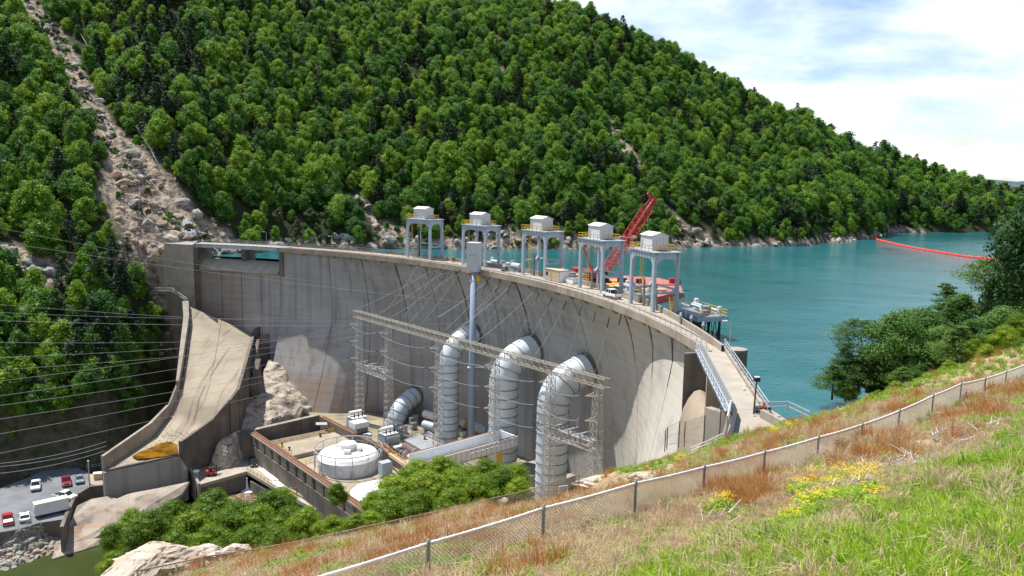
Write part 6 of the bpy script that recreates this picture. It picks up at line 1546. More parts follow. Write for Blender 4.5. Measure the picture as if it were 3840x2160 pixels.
for (i, j, dz, lab) in ((0, 1, 15.8, 'lower lattice cross beam with switchgear between the two leftmost towers'), (4, 5, 14.0, 'lower lattice cross beam with switchgear between the two rightmost towers')):
    a, b = TP[i] + Vector((0, 0, -dz)), TP[j] + Vector((0, 0, -dz)); t = thing('cross_beam', lab, 'beam', a)
    truss(a, b, 2.0, 2.0, 9, M['lattice'], 'lacing', t, .14, .22)
    dd = (b-a).normalized(); nn = Vector((-dd.y, dd.x, 0)); L = (b-a).length
    for k in range(3):
        c = a + dd*(L*(.25+.25*k)) + Vector((0, 0, 1.1))
        for s in (-1.2, 0, 1.2): MB().tube([c + nn*s, c + nn*s + Vector((0, 0, .9))], .14, 6).build('post_insulator', M['steel'], t)
        MB().box(c + Vector((0, 0, 1.0)), (.35, 3.4, .16), math.atan2(dd.y, dd.x)).build('switch_arm', M['rail_steel'], t)
        g = MB(); g.tube([c + nn*1.2 + Vector((0, 0, 1)), c + nn*1.4 + Vector((0, 0, 2.2)), c + nn*3.2 - dd*1.4 + Vector((0, 0, 2.6))], .05, 4); g.build('jumper', M['cable'], t)

# ------------------------------------------------------------------ yard ground and equipment
yd = [arc(t, AR+9.5, 0) for t in range(12, 70, 3)]
yd = [p for p in yd] + [E0 + eV*.5 - eU*2, E0 + eV*.5 + eU*eL, Vector((12, 150, 0)), Vector((26, 152, 0))]
g = MB(); g.v = [Vector((p.x, p.y, ZY)) for p in yd]; g.f = [tuple(range(len(yd)))]; g.fm = [0]
M['yard'] = mat('yard_gravel', (.33, .29, .22), .95, c2=(.18, .15, .11), vscale=.25, bump=.03, bscale=4, extra=overlay(.4, (1, 1, 1), (.30, .27, .10), .55, .7, .7))
yo = g.build('yard_ground', M['yard']); tag(yo, 'gravel yard between the powerhouse and the foot of the dam', kind='structure')
bm = bmesh.new(); bm.from_mesh(yo.data); bmesh.ops.triangulate(bm, faces=bm.faces[:]); bmesh.ops.recalc_face_normals(bm, faces=bm.faces[:]); bm.to_mesh(yo.data); bm.free()
def transformer(base, ang, lab, s=1.0):
    t = thing('transformer', lab, 'transformer', base, 'transformers in the yard'); b = Vector(base); ca, sa = math.cos(ang), math.sin(ang)
    R_ = lambda x, y, z: b + Vector((ca*x - sa*y, sa*x + ca*y, z))*s
    S = lambda *k: tuple(v*s for v in k)
    MB().box(R_(0, 0, 1.9), S(3.4, 2.6, 3.6), ang).build('tank', M['steel_blue'], t)
    for side in (-1, 1):
        for k in range(7): MB().box(R_(-1.5+.5*k, side*1.85, 1.9), S(.16, 1.0, 3.0), ang).build('radiator_fin', M['rail_steel'], t)
    for k in range(3): MB().box(R_(1.75, -1.0+k*1.0, 1.8), S(.1, .8, .8), ang).build('fan', M['dark_steel'], t); 
    g = MB(); g.tube([R_(-1.6, .9, 4.6), R_(1.6, .9, 4.6)], .5*s, 12); g.build('conservator', M['white'], t)
    MB().box(R_(0, 0, 3.76), S(3.6, 2.8, .12), ang).build('cover', M['house_white'], t)
    for k in range(3): MB().lathe(R_(-1.1+1.1*k, -.7, 3.8), [(.22*s, 0), (.12*s, .2), (.2*s, .5), (.1*s, .8), (.16*s, 1.1), (.06*s, 1.5)], 8).build('bushing', M['dark_steel'], t)
    return t
transformer(Z(*c7(1545, 770), ZY), .7, 'left transformer with dark round fans, below the leftmost tower', 1.25)
MB().box(Z(*c7(1560, 700), ZY+5.6), (4.6, 3.6, 1.6), .7).build('upper_tank', M['house_white'], [o for o in col.objects if o.name == 'transformer'][0])
transformer(Z(*c7(1830, 920), ZY), .7, 'tall bluish transformer right of the round white building', 1.2)
cb2 = thing('relay_cabinet', 'small pale cabinet right of the left transformer', 'cabinet', Z(*c7(1640, 815), ZY)); MB().box(Z(*c7(1640, 820), ZY+1), (2, 1.5, 2), .7).build('body', M['house_white'], cb2); MB().box(Z(*c7(1640, 820), ZY+2.05), (2.1, 1.6, .1), .7).build('roof', M['white'], cb2)
gb = thing('flat_roof_building', 'low building with a grey flat roof beside the first tall penstock', 'building', Z(*c8(530, 1000), ZY))
gq = P2([(395, 995), (560, 938), (665, 1015), (520, 1065)], ZY+3.6, c8); slab('wall', gq, ZY, ZY+3.35, M['pale'], gb); slab('roof', [q + (q-sum(gq, Vector())/4)*.04 for q in gq], ZY+3.35, ZY+3.6, mat('grey_roofing', (.30, .31, .33), .9, var=.15), gb)
MB().lathe(Z(*c8(530, 990), ZY+3.6), [(.4, 0), (.25, .3), (.25, .8), (.5, .9), (.5, 1.1)], 10).build('roof_vent', M['rust'], gb)
g = MB()
for k in range(7): a = gq[0] + (gq[1]-gq[0])*(k/6); g.bar(a, a + Vector((0, 0, 1.2)), .1, up=(0, 1, 0))
g.bar(gq[0] + Vector((0, 0, 1.2)), gq[1] + Vector((0, 0, 1.2)), .1); g.build('roof_rail', M['steel'], gb)
for q0, q1, r, m, lab, nm in (((530, 818), (600, 838), 1.25, 'white', 'white horizontal tank, the upper of two beside the third tower', 'horizontal_tank'), ((525, 890), (600, 910), 1.25, 'steel_blue', 'pale blue horizontal tank, the lower of two beside the third tower', 'horizontal_tank'),
                          ((785, 880), (815, 890), 1.4, 'tan', 'cream pipe stub with an orange rim left of the tall pole', 'pipe_stub'), ((868, 905), (960, 925), 1.7, 'steel_blue', 'blue horizontal pipe between the tall pole and the middle penstock', 'horizontal_pipe'),
                          ((228, 935), (330, 905), .85, 'steel_blue', 'long pale tank lying above the right transformer', 'horizontal_tank')):
    a, b = Z(*c8(*q0), ZY+3), Z(*c8(*q1), ZY+3); t = thing(nm, lab, 'tank' if 'tank' in nm else 'pipe', (a+b)/2 + Vector((0, 0, -3)))
    o = MB().tube([a - (b-a).normalized()*.35, a, b, b + (b-a).normalized()*.35], [r*.6, r, r, r*.6], 20).build('shell', M[m], t); smooth_by_angle(o, 50)
    for s in (.25, .75): MB().box(a + (b-a)*s + Vector((0, 0, -1.9)), (.4, r*1.6, 2.4), math.atan2((b-a).y, (b-a).x)).build('saddle', M['concrete'], t)
# small yard clutter: breakers, pipes, rails
rng = random.Random(77)
for k, (x, y, sx, sy, sz, m) in enumerate(((440, 900, 1.2, 1, 2.6, 'steel'), (465, 885, 1.5, 1.2, 2.8, 'rail_steel'), (455, 925, 1.8, 1.2, 2.2, 'steel'), (395, 950, 1.2, 1.2, 2.4, 'steel_blue'), (345, 960, 1.4, 1.2, 2.2, 'house_white'), (370, 985, 1.2, .8, 1.6, 'steel_blue'),
                                           (760, 960, 2.2, 1.6, 1.6, 'house_white'), (700, 965, 2.6, 1.4, 1.8, 'house_white'), (790, 975, 1.6, 1.4, 1.6, 'house_white'), (650, 985, 2.0, 1.4, 1.8, 'white'))):
    b = Z(*c8(x, y), ZY); t = thing('switch_unit', 'small grey switchgear unit in the crowded yard below the first penstock' if k < 6 else 'pale equipment box along the foot of the tall penstocks', 'switchgear', b, 'yard switchgear units' if k < 6 else 'boxes by the penstock foot')
    MB().box(b + Vector((0, 0, sz/2)), (sx, sy, sz), .7).build('body', M[m], t)
    for q in range(3): MB().tube([b + Vector((-.4+.4*q, .2*q-.2, sz)), b + Vector((-.4+.4*q, .2*q-.2, sz+1.3))], .09, 6).build('bushing', M['dark_steel'], t)
for k in range(9):
    x0, y0 = rng.uniform(350, 470), rng.uniform(880, 960); a = Z(*c8(x0, y0), ZY+2.4); b = a + Vector((rng.uniform(-4, 4), rng.uniform(-3, 3), 0)); t = thing('pipework_loop', 'thin pipe loop among the yard equipment', 'pipe', a, 'thin pipe loops in the yard')
    MB().tube([a + Vector((0, 0, -2.4)), a, b, b + Vector((0, 0, -2.4))], .10, 6).build('pipe', M['rail_steel'], t); MB().box(a + Vector((0, 0, -2.3)), (.4, .4, .2)).build('foot', M['concrete'], t)

# ------------------------------------------------------------------ crane girder
gd = thing('crane_girder', 'long white box girder with rust coloured rails reaching out below the penstocks', 'girder', Z(*c8(900, 1000), -33))
G0, G1 = Z(*c8(495, 1072), -33), Z(*c8(1040, 928), -33); K1 = Z(*c8(1145, 977), -33)
gu = (G1-G0).normalized(); gn = Vector((gu.y, -gu.x, 0)); GWd = (K1-G1).dot(gn); GL = (G1-G0).length
G0 = G0 - gu*3; GL += 3
for s, nm in ((0, 'far_side'), (GWd-.45, 'near_side')):
    MB().obox(G0 + gn*s + Vector((0, 0, -2.7)), gu*GL, gn*.45, (0, 0, 2.7)).build('side_plate', M['house_white'], gd)
    MB().obox(G0 + gn*(s-.1) + Vector((0, 0, .003)), gu*GL, gn*.65, (0, 0, .12)).build('flange', M['white'], gd); MB().obox(G0 + gn*(s+.1) + Vector((0, 0, .13)), gu*GL, gn*.22, (0, 0, .16)).build('rail', M['rust'], gd)
MB().obox(G0 + Vector((0, 0, -2.7)), gu*GL, gn*GWd, (0, 0, .3)).build('bottom_plate', M['house_white'], gd)
MB().obox(G0 + gu*(GL-.4) + Vector((0, 0, -2.7)) + gn*.45, gu*.4, gn*(GWd-.9), (0, 0, 2.8)).build('end_plate', M['house_white'], gd)
for k in range(18): MB().obox(G0 + gn*(GWd+.002) + gu*(GL*(k+.5)/18) + Vector((0, 0, -2.6)), gu*.07, gn*.06, (0, 0, 2.5)).build('panel_rib', M['steel'], gd)
for k in range(9): MB().obox(G0 + gn*(GWd+.05) + gu*(GL*(.45+.5*k/9)) + Vector((0, 0, -.75)), gu*1.0, gn*.5, (0, 0, .1)).build('walkway_bracket', M['white'], gd)
cl_ = G0 + gu*(GL*.80) + gn*(GWd*.6); MB().obox(cl_ + Vector((0, 0, -19)), gu*1.7, gn*1.4, (0, 0, 16.3)).build('yellow_column', M['yellow'], gd); MB().obox(cl_ - gu*1.5 + Vector((0, 0, -19)), gu*1.4, gn*1.4, (0, 0, 16.3)).build('white_column', M['house_white'], gd)
MB().obox(G0 + gu*1 + gn*1 + Vector((0, 0, -9.5)), gu*2, gn*(GWd-2), (0, 0, 6.8)).build('leg', M['house_white'], gd)
# hoist machinery at the left end
hm = thing('hoist_trolley', 'crane trolley with dark cable drums and orange rails at the left end of the girder', 'hoist', Z(*c8(400, 1080), -40))
ub_ = Z(*c8(395, 1085), -39.2)
slab('frame', [Z(*c8(*q), -39.6) for q in ((285, 1070), (400, 1030), (500, 1085), (500, 1130), (400, 1150))], -41, -40.2, M['tan'], hm)
for (qa, qb, r, m) in (((395, 1045), (470, 1090), 1.3, 'rust_dark'), ((375, 1080), (400, 1095), .9, 'dark_steel'), ((345, 1070), (375, 1085), .7, 'dark_steel'), ((420, 1105), (450, 1118), .45, 'white')):
    if m == 'rust_dark' and m not in M: M[m] = mat('rusty_drum', (.09, .055, .05), .6, c2=(.16, .10, .08), vscale=1)
    a, b = Z(*c8(*qa), -39.2), Z(*c8(*qb), -39.2); MB().tube([a, b], r, 20).build('drum', M[m], hm); MB().tube([b, b + (b-a).normalized()*.15], r*1.15, 20).build('drum_flange', M['rail_steel'], hm)
MB().box(Z(*c8(330, 1060), -39.6), (2.4, 2, 1.6), .7).build('motor', M['dark_steel'], hm); MB().box(Z(*c8(360, 1040), -38.7), (3.2, 1.2, .5), .72).build('cover', M['white'], hm)
g = MB(); pth = [Z(*c8(*q), -40.2) for q in ((290, 1075), (400, 1155), (505, 1120), (515, 1095))]
for a, b in zip(pth[:-1], pth[1:]):
    for hz in (.5, 1.05): g.bar(a + Vector((0, 0, hz)), b + Vector((0, 0, hz)), .1)
    for k in range(4): q = a + (b-a)*k/4; g.bar(q, q + Vector((0, 0, 1.05)), .09, up=(0, 1, 0))
g.build('guard_rail', M['orange'], hm)
for k, (x0, y0, x1, y1) in enumerate(((230, 1040, 400, 1180), (250, 1020, 330, 1085), (400, 1150, 560, 1130))):
    MB().bar(Z(*c8(x0, y0), -41.5), Z(*c8(x1, y1), -41.5), .5, .5).build('runway_beam', M['rust' if k != 2 else 'tan'], hm)
g = MB()
for k in range(9): g.bar(Z(*c8(205, 990), -40-k*.8), Z(*c8(235, 985), -40-k*.8), .16)
g.build('stair_treads', M['yellow'], hm)
MB().box(Z(*c8(262, 1185), -45), (3, 2.2, 3.4), .7).build('machine_house', M['steel_blue'], hm)
# low roof behind the nearest penstock
lr = thing('low_roof_building', 'low pale flat roofed building behind the foot of the nearest penstock', 'building', Z(*c8(1500, 1200), -44))
lq = P2([(1185, 1160), (1330, 1120), (1480, 1145), (1612, 1212), (1480, 1262), (1250, 1235)], -43.5, c8); slab('wall', lq, -50, -43.8, M['concrete'], lr); slab('roof', [q + (q-sum(lq, Vector())/6)*.03 for q in lq], -43.8, -43.5, M['pale'], lr)
MB().lathe(Z(*c8(1507, 1195), -43.5), [(.5, 0), (.4, .5), (.1, .6)], 10).build('roof_vent', M['dark_steel'], lr)
# ------------------------------------------------------------------ parking lot, apron and riprap below the left bank
pk_ = P2([(-140, 1010), (-60, 760), (60, 700), (230, 640), (330, 590), (480, 560), (640, 560), (735, 600), (745, 700), (640, 770), (600, 830), (560, 975), (330, 1010), (150, 1065), (0, 1090), (-140, 1130)], ZL+1, c6)
pv = [Vector((p.x, p.y, -51)) for p in pk_]
pv += [Vector((-240, 150, -51)), Vector((-240, 215, -51)), Vector((-160, 222, -51))]
pv = [Vector((-240, 150, -51)), Vector((-240, 225, -51)), Vector((-150, 212, -51))] + pv[1:16]
g = MB(); g.v = pv; g.f = [tuple(range(len(pv)))]; g.fm = [0]; o = g.build('parking_lot', M['asphalt']); tag(o, 'grey asphalt parking lot below the shaded cliff', kind='structure')
bm = bmesh.new(); bm.from_mesh(o.data); bmesh.ops.triangulate(bm, faces=bm.faces[:]); bmesh.ops.recalc_face_normals(bm, faces=bm.faces[:])
for f in bm.faces:
    if f.normal.z < 0: f.normal_flip()
bm.to_mesh(o.data); bm.free()
MB().prism([(p.x, p.y) for p in pv], -56, -51.02).build('parking_fill', M['concrete_dark']); tag(bpy.data.objects['parking_fill'], 'earth fill under the parking lot', kind='structure')
rw = thing('retaining_wall', 'dark curved concrete retaining wall round the right side of the parking lot', 'wall', Z(*c6(640, 780), -51))
MB().wall([Z(*c6(*q), -50.4) for q in ((872, 700), (745, 712), (635, 778), (600, 850), (560, 940), (524, 1040))], .8, -57.5, -1).build('wall_body', M['concrete_dark'], rw)
fw = thing('front_wall', 'tall grey concrete front wall below the end of the chute', 'wall', Z(*c6(870, 720), -55))
f0_, f1_ = Lp[-1] + Vector((-.6, -.4, 0)), Z(*c6(1545, 470), -45); f2_ = Z(*c6(1480, 460), -44.8)
MB().wall([f0_ + Vector((0, 0, -.3)), Rp[-1] + Vector((0, 0, -.3)), Z(*c6(1545, 560), -48.2)], 1.2, -60, -1).build('wall_body', M['dam'], fw)
ap_ = thing('spillway_apron', 'stained sloping concrete apron running down to the river', 'apron', Z(*c6(800, 950), -55.5))
Q = lambda x, y, z: Z(*c6(x, y), z)
rows = [[Q(635, 870, -51.0), Q(750, 815, -50.9), Q(895, 790, -50.8), Q(960, 812, -51.0), Q(1060, 770, -50.8), Q(1300, 725, -50.8), Q(1560, 672, -50.6)],
        [Q(600, 960, -52.4), Q(720, 930, -52.4), Q(880, 910, -52.4), Q(960, 930, -52.4), Q(1060, 905, -52.4), Q(1240, 860, -52.4), Q(1500, 770, -52.4)],
        [Q(545, 1075, -54.2), Q(680, 1050, -54.2), Q(860, 1040, -54.2), Q(960, 1050, -54.2), Q(1040, 1030, -54.2), Q(1160, 980, -54.2), Q(1420, 860, -54.2)],
        [Q(465, 1190, -55.8), Q(600, 1175, -55.8), Q(760, 1140, -55.8), Q(900, 1110, -55.8), Q(1000, 1080, -55.8), Q(1120, 1030, -55.8), Q(1380, 920, -55.8)],
        [Q(425, 1305, -56.8), Q(560, 1265, -56.8), Q(690, 1225, -56.8), Q(800, 1190, -56.8), Q(950, 1150, -56.8), Q(1100, 1080, -56.8), Q(1360, 960, -56.8)]]
M['apron'] = mat('apron_concrete', (.40, .34, .27), .85, c2=(.27, .22, .18), vscale=.15, bump=.03, bscale=2, extra=chain(overlay(.35, (1, 1, 1), (.12, .10, .10), .52, .68, .8), overlay(.3, (.6, 1, 1), (.38, .22, .10), .6, .72, .7)))
for i in range(4):
    for j in range(6):
        a, b, c, d = rows[i][j], rows[i][j+1], rows[i+1][j+1], rows[i+1][j]; m0 = (a+b+c+d)/4; k_ = .994
        g = MB(); up = Vector((0, 0, -.8)); pts = [m0 + (p-m0)*k_ for p in (d, c, b, a)]; g.hexa([p + up for p in pts] + pts); g.build('slab', M['apron'], ap_)
MB().wall([rows[-1][0], rows[-1][2], rows[-1][3], rows[-1][5]], .5, -58, -1).build('toe', M['concrete_dark'], ap_)
for x0, y0, x1, y1 in ((785, 915, 790, 965), (770, 880, 840, 862), (850, 960, 875, 955), (772, 1062, 776, 1085)): a, b = Q(x0, y0, -54.9), Q(x1, y1, -54.9); MB().bar(a + Vector((0, 0, .15)), b + Vector((0, 0, .15)), .22, .1).build('white_mark', M['white'], ap_)
# riprap bank
rp = thing('riprap_bank', 'bank of broken grey and tan stones between the parking lot and the river', 'bank', Z(*c6(250, 1200), -55))
rr_ = [[Q(-60, 1075, -51.3), Q(150, 1075, -51.3), Q(330, 1020, -51.3), Q(470, 990, -51.6), Q(545, 985, -52)], [Q(-60, 1200, -54), Q(120, 1190, -54), Q(300, 1130, -54), Q(420, 1080, -54.4), Q(470, 1060, -54.8)],
       [Q(-60, 1340, -56.3), Q(130, 1310, -56.3), Q(300, 1250, -56.3), Q(420, 1200, -56.2), Q(470, 1190, -56.2)], [Q(-60, 1460, -57.6), Q(130, 1400, -57.6), Q(300, 1330, -57.6), Q(430, 1290, -57.6), Q(470, 1270, -57.6)]]
g = MB(); g.grid(rr_[::-1]); g.build('bed', M['rock_grey'], rp)
rng = random.Random(31)
def bil(rows, u, v):
    i = min(len(rows)-2, int(u)); j = min(len(rows[0])-2, int(v)); a, b = u-i, v-j
    return rows[i][j]*(1-a)*(1-b)+rows[i+1][j]*a*(1-b)+rows[i][j+1]*(1-a)*b+rows[i+1][j+1]*a*b
RB = [rock_mesh(s+60, M['rock_grey'], 2, .8) for s in range(3)] + [rock_mesh(s+70, M['rock_warm'], 2, .7) for s in range(3)]
for k in range(285):
    u = rng.random()**.9*2.9; v = rng.uniform(0, 3.98); p = bil(rr_, u, v); s = (.28 + .30*rng.random()) if u < .9 else rng.uniform(.45, 1.25)
    place_rock(RB[:3] if u < 1.4 or rng.random() < .35 else RB[3:], p.x, p.y, p.z + .15*s, s, None, None, rp, name='stone')
g = MB()
for k in range(700):
    u = rng.random()*2.6; v = rng.uniform(0, 3.98); p = bil(rr_, u, v); s = rng.uniform(.15, .5); g.box(p + Vector((0, 0, .1)), (s*1.4, s, s*.8), rng.random()*3)
o = g.build('small_stones', M['rock_grey'], rp); o['kind'] = 'stuff'
# vehicles in the lot
def park(label, paint, kind, name, cat, xy, tail, nose, L=5.3, group='cars in the parking lot', bedmat=None, Wd=1.95):
    t = make_car(label, paint, kind, name, cat, L, bedmat=bedmat, group=group, Wd=Wd); q0, q1 = Z(*c6(*tail), -50.99), Z(*c6(*nose), -50.99)
    put(t, Z(*c6(*xy), -50.99), math.atan2((q1-q0).y, (q1-q0).x)); t.scale = (1.12, 1.12, 1.12)
park('white pickup truck alone at the upper left of the parking lot, facing the river', M['car_white'], 'pickup', 'parked_pickup', 'truck', (296, 725), (300, 660), (292, 770))
park('maroon and grey pickup truck parked left of the grey green car', M['car_maroon'], 'pickup', 'parked_pickup', 'truck', (548, 690), (540, 635), (556, 735), bedmat=M['steel'])
park('small grey green car parked beside the maroon pickup', M['car_teal'], 'sedan', 'parked_car', 'car', (656, 672), (650, 635), (662, 705), 4.3, Wd=1.8)
park('white pickup truck behind the long white trailer, facing right', M['car_white'], 'pickup', 'parked_pickup', 'truck', (535, 815), (480, 808), (605, 826))
park('bright red pickup truck with a loaded bed at the left picture edge', M['car_red'], 'pickup', 'parked_pickup', 'truck', (66, 1008), (75, 1060), (58, 945), bedmat=M['white'])
park('white car parked between the red pickup and the long trailer', M['car_white'], 'sedan', 'parked_car', 'car', (205, 985), (210, 1025), (202, 940), 4.6)
tr = thing('box_trailer', 'long white box trailer parked along the edge of the lot', 'trailer', Z(*c6(430, 950), -51)); a, b = Z(*c6(292, 982), -51), Z(*c6(572, 918), -51); d = (b-a).normalized(); n = Vector((-d.y, d.x, 0)); L = (b-a).length
MB().obox(a + Vector((0, 0, .7)), d*L, n*2.3, (0, 0, 2.7)).build('body', M['house_white'], tr); MB().obox(a - d*.05 - n*.05 + Vector((0, 0, 3.4)), d*(L+.1), n*2.4, (0, 0, .1)).build('roof', mat('cream_roof', (.62, .62, .50), .6), tr)
MB().obox(a + d*.5 + n*.3 + Vector((0, 0, .45)), d*(L-1), n*1.7, (0, 0, .25)).build('chassis', M['dark_steel'], tr)
for s in (.2, .28, .8):
    for q in (0.05, 2.0): w0_ = a + d*(L*s) + n*q + Vector((0, 0, .42)); MB().tube([w0_, w0_ + n*.25], .42, 12).build('wheel', M['black'], tr)
MB().obox(a - d*.03 + n*.2 + Vector((0, 0, 1.2)), d*.05, n*1.0, (0, 0, 1.6)).build('door', M['rail_steel'], tr)
pm = thing('pipe_mast', 'slim grey mast beside the pale cabinet at the corner of the parking lot', 'mast', Z(*c6(735, 700), -51)); b = Z(*c6(737, 700), -51); MB().tube([b, b + Vector((0, 0, 6.5))], .16, 8).build('pole', M['rail_steel'], pm); MB().box(b + Vector((0, 0, 6.5)), (.4, .3, .2)).build('cap', M['white'], pm)
cb3 = thing('pump_cabinet', 'pale cabinet against the front wall at the corner of the parking lot', 'cabinet', Z(*c6(820, 640), -50.9)); b = Z(*c6(815, 655), -50.9); MB().box(b + Vector((0, 0, .9)), (2.2, 1.2, 1.8), .3).build('body', M['tan'], cb3); MB().box(b + Vector((0, 0, 1.85)), (2.6, 1.6, .12), .3).build('roof', M['white'], cb3)
slab('cabinet_pad', P2([(735, 610), (860, 600), (866, 690), (750, 708)], -50.7, c6), -53, -50.7, M['deck'], rw)
handrail([Z(*c6(712, 572), -51), Z(*c6(850, 552), -50.7)], 'lot_railing', 'short grey railing above the corner of the parking lot', 1.2, 1.6)
handrail([Z(*c6(-20, 1088), -51.1), Z(*c6(150, 1060), -51.1), Z(*c6(270, 1018), -51.1)], 'lot_railing', 'low guard rail along the river edge of the parking lot', .8, 2.0, rails=(.7,))
# ------------------------------------------------------------------ foreground fences
def chain_fence(name, label, tops, H, pitch, wire, railm, postm, wirem, rr=.03, group=None):
    t = thing(name, label, 'fence', tops[0] - Vector((0, 0, H)))
    rail = []
    for a, b in zip(tops[:-1], tops[1:]):
        for k in range(4): q = a.lerp(b, k/4); rail.append(q + Vector((0, 0, -.05*math.sin(math.pi*k/4)*0.5)))
    rail.append(tops[-1]); MB().tube(rail, rr, 8).build('top_rail', railm, t, smooth=True)
    for p in tops:
        z = min(near_z(p.x, p.y), p.z - H) - .15
        MB().tube([Vector((p.x, p.y, z)), p + Vector((0, 0, .04))], rr*1.25, 8).build('post', postm, t)
        MB().lathe(p + Vector((0, 0, .03)), [(rr*1.5, -.06), (rr*1.6, .02), (rr*.7, .08)], 8).build('post_cap', postm, t)
    for a, b in zip(tops[:-1], tops[1:]):
        d = b-a; L = Vector((d.x, d.y, 0)).length; u = d/L; g = MB(); n = int(L/pitch); top = .02
        def pt(s, h):
            q = a + u*s; return Vector((q.x, q.y, q.z - .03*math.sin(math.pi*max(0, min(1, s/L))) - h))
        hh = H - .03; k0 = -int(hh/pitch) - 1
        for k in range(k0, n+1):
            for sg in (0, 1):                                # the two sets of diagonals
                s0 = k*pitch; s1 = s0 + hh; h0, h1 = 0.0, hh
                if s0 < 0: h0 = -s0; s0 = 0
                if s1 > L: h1 = hh - (s1-L); s1 = L
                if s1 - s0 < .02: continue
                p, q = (pt(s0, top+h0), pt(s1, top+h1)) if sg == 0 else (pt(s0, top+hh-h0), pt(s1, top+hh-h1))
                dd = (q-p).normalized(); x = Vector((0, 0, 1)).cross(dd); x = x.normalized()*wire; y = dd.cross(x).normalized()*wire
                m0 = len(g.v); g.v += [p+x, p-x*.5+y*.87, p-x*.5-y*.87, q+x, q-x*.5+y*.87, q-x*.5-y*.87]
                g.f += [(m0, m0+1, m0+4, m0+3), (m0+1, m0+2, m0+5, m0+4), (m0+2, m0, m0+3, m0+5)]; g.fm += [0]*3
        o = g.build('wire_mesh', wirem, t); o['kind'] = 'stuff'
        for k in range(0, int(L/.32)):                      # ties round the top rail
            q = pt((k+.5)*.32, -.0); MB_T.box(q + Vector((0, 0, .0)), (.03, .075, .085), math.atan2(u.y, u.x))
    return t
M['galv'] = mat('galvanised_pipe', (.80, .80, .80), .4, .1, var=.2, vscale=3); M['galv_wire'] = mat('chain_link_wire', (.62, .58, .52), .5, .2)
M['rust_wire'] = mat('old_chain_link', (.26, .22, .19), .7, .1, var=.3); M['rust_pipe'] = mat('rusted_pipe', (.30, .20, .14), .8, c2=(.42, .32, .24), vscale=2)
MB_T = MB()
ft = [Vector(p) for p in FENCE]; ft = [Vector((-14, 9, 21.6)), Vector((-9.5, 12.8, 21.4))] + ft
nf = chain_fence('near_fence', 'new galvanised chain link fence with a white top rail crossing the foreground', ft, 1.12, .115, .0085, M['galv'], mat('fence_post_grey', (.30, .32, .32), .5, .3, var=.2), M['galv_wire'], .042)
o = MB_T.build('tie', M['galv'], nf); o['kind'] = 'stuff'
MB_T = MB()
lf = chain_fence('lower_fence', 'old rusty chain link fence lower on the bank in front of the bushes', F2, 1.35, .22, .010, M['rust_pipe'], M['rust_pipe'], M['rust_wire'], .04)
o = MB_T.build('tie', M['rust_pipe'], lf); o['kind'] = 'stuff'
# gate fence by the right spillway
gf = thing('gate_fence', 'tall dark fence posts with sagging mesh beside the right spillway', 'fence', Z(2500, 1680, 0))
gp = [((2493, 1680), (2490, 1612), 96), ((2501, 1672), (2502, 1602), 96), ((2545, 1665), (2551, 1580), 95), ((2566, 1660), (2571, 1583), 95), ((2638, 1675), (2643, 1557), 90), ((2698, 1640), (2704, 1527), 88)]
gt = []
for (bx_, by_), (tx, ty), yy in gp:
    b, t_ = Y(bx_, by_, yy), Y(tx, ty, yy); t_ = Vector((b.x, b.y, t_.z)); gt.append((b, t_)); MB().tube([b - Vector((0, 0, .5)), t_], .055, 7).build('post', M['dark_steel'], gf)
for (b0, t0), (b1, t1) in zip(gt[:-1], gt[1:]):
    g = MB(); g.bar(t0, t1, .04); g.bar(b0.lerp(t0, .05), b1.lerp(t1, .05), .04); g.bar(b0.lerp(t0, .5), b1.lerp(t1, .5), .03); g.build('rail', M['rail_steel'], gf)
    g = MB(); n_ = max(3, int((t1-t0).length/.28))
    for k in range(n_): g.bar(b0.lerp(b1, k/n_), t0.lerp(t1, min(1, (k+2)/n_)), .014); g.bar(t0.lerp(t1, k/n_), b0.lerp(b1, min(1, (k+2)/n_)), .014)
    o = g.build('mesh', M['rail_steel'], gf); o['kind'] = 'stuff'
gr2 = thing('curved_guardrail', 'silver guard rail curving down beside the right spillway wall', 'guardrail', Z(2740, 1560, 5)); cv = [Z(2742, 1500, 6.1), Z(2728, 1560, 6.0), Y(2712, 1625, 83), Y(2650, 1655, 88), Y(2590, 1680, 93)]
for dz in (0, -.35, -.7): MB().tube([p + Vector((0, 0, dz)) for p in cv], .07, 6).build('rail', M['galv'], gr2)
for p in cv: MB().bar(p + Vector((0, 0, -1.4)), p, .12, up=(0, 1, 0)).build('post', M['rail_steel'], gr2)
dkw = thing('dark_parapet', 'low dark leaning parapet along the left edge of the concrete apron', 'wall', Z(2740, 1580, 5.2)); MB().wall([Z(2742, 1512, 6.2), Z(2752, 1536, 6.2), Z(2738, 1600, 6.2), Z(2722, 1640, 6.2)], .35, 3.5, 1).build('wall_body', M['dark_steel'], dkw)
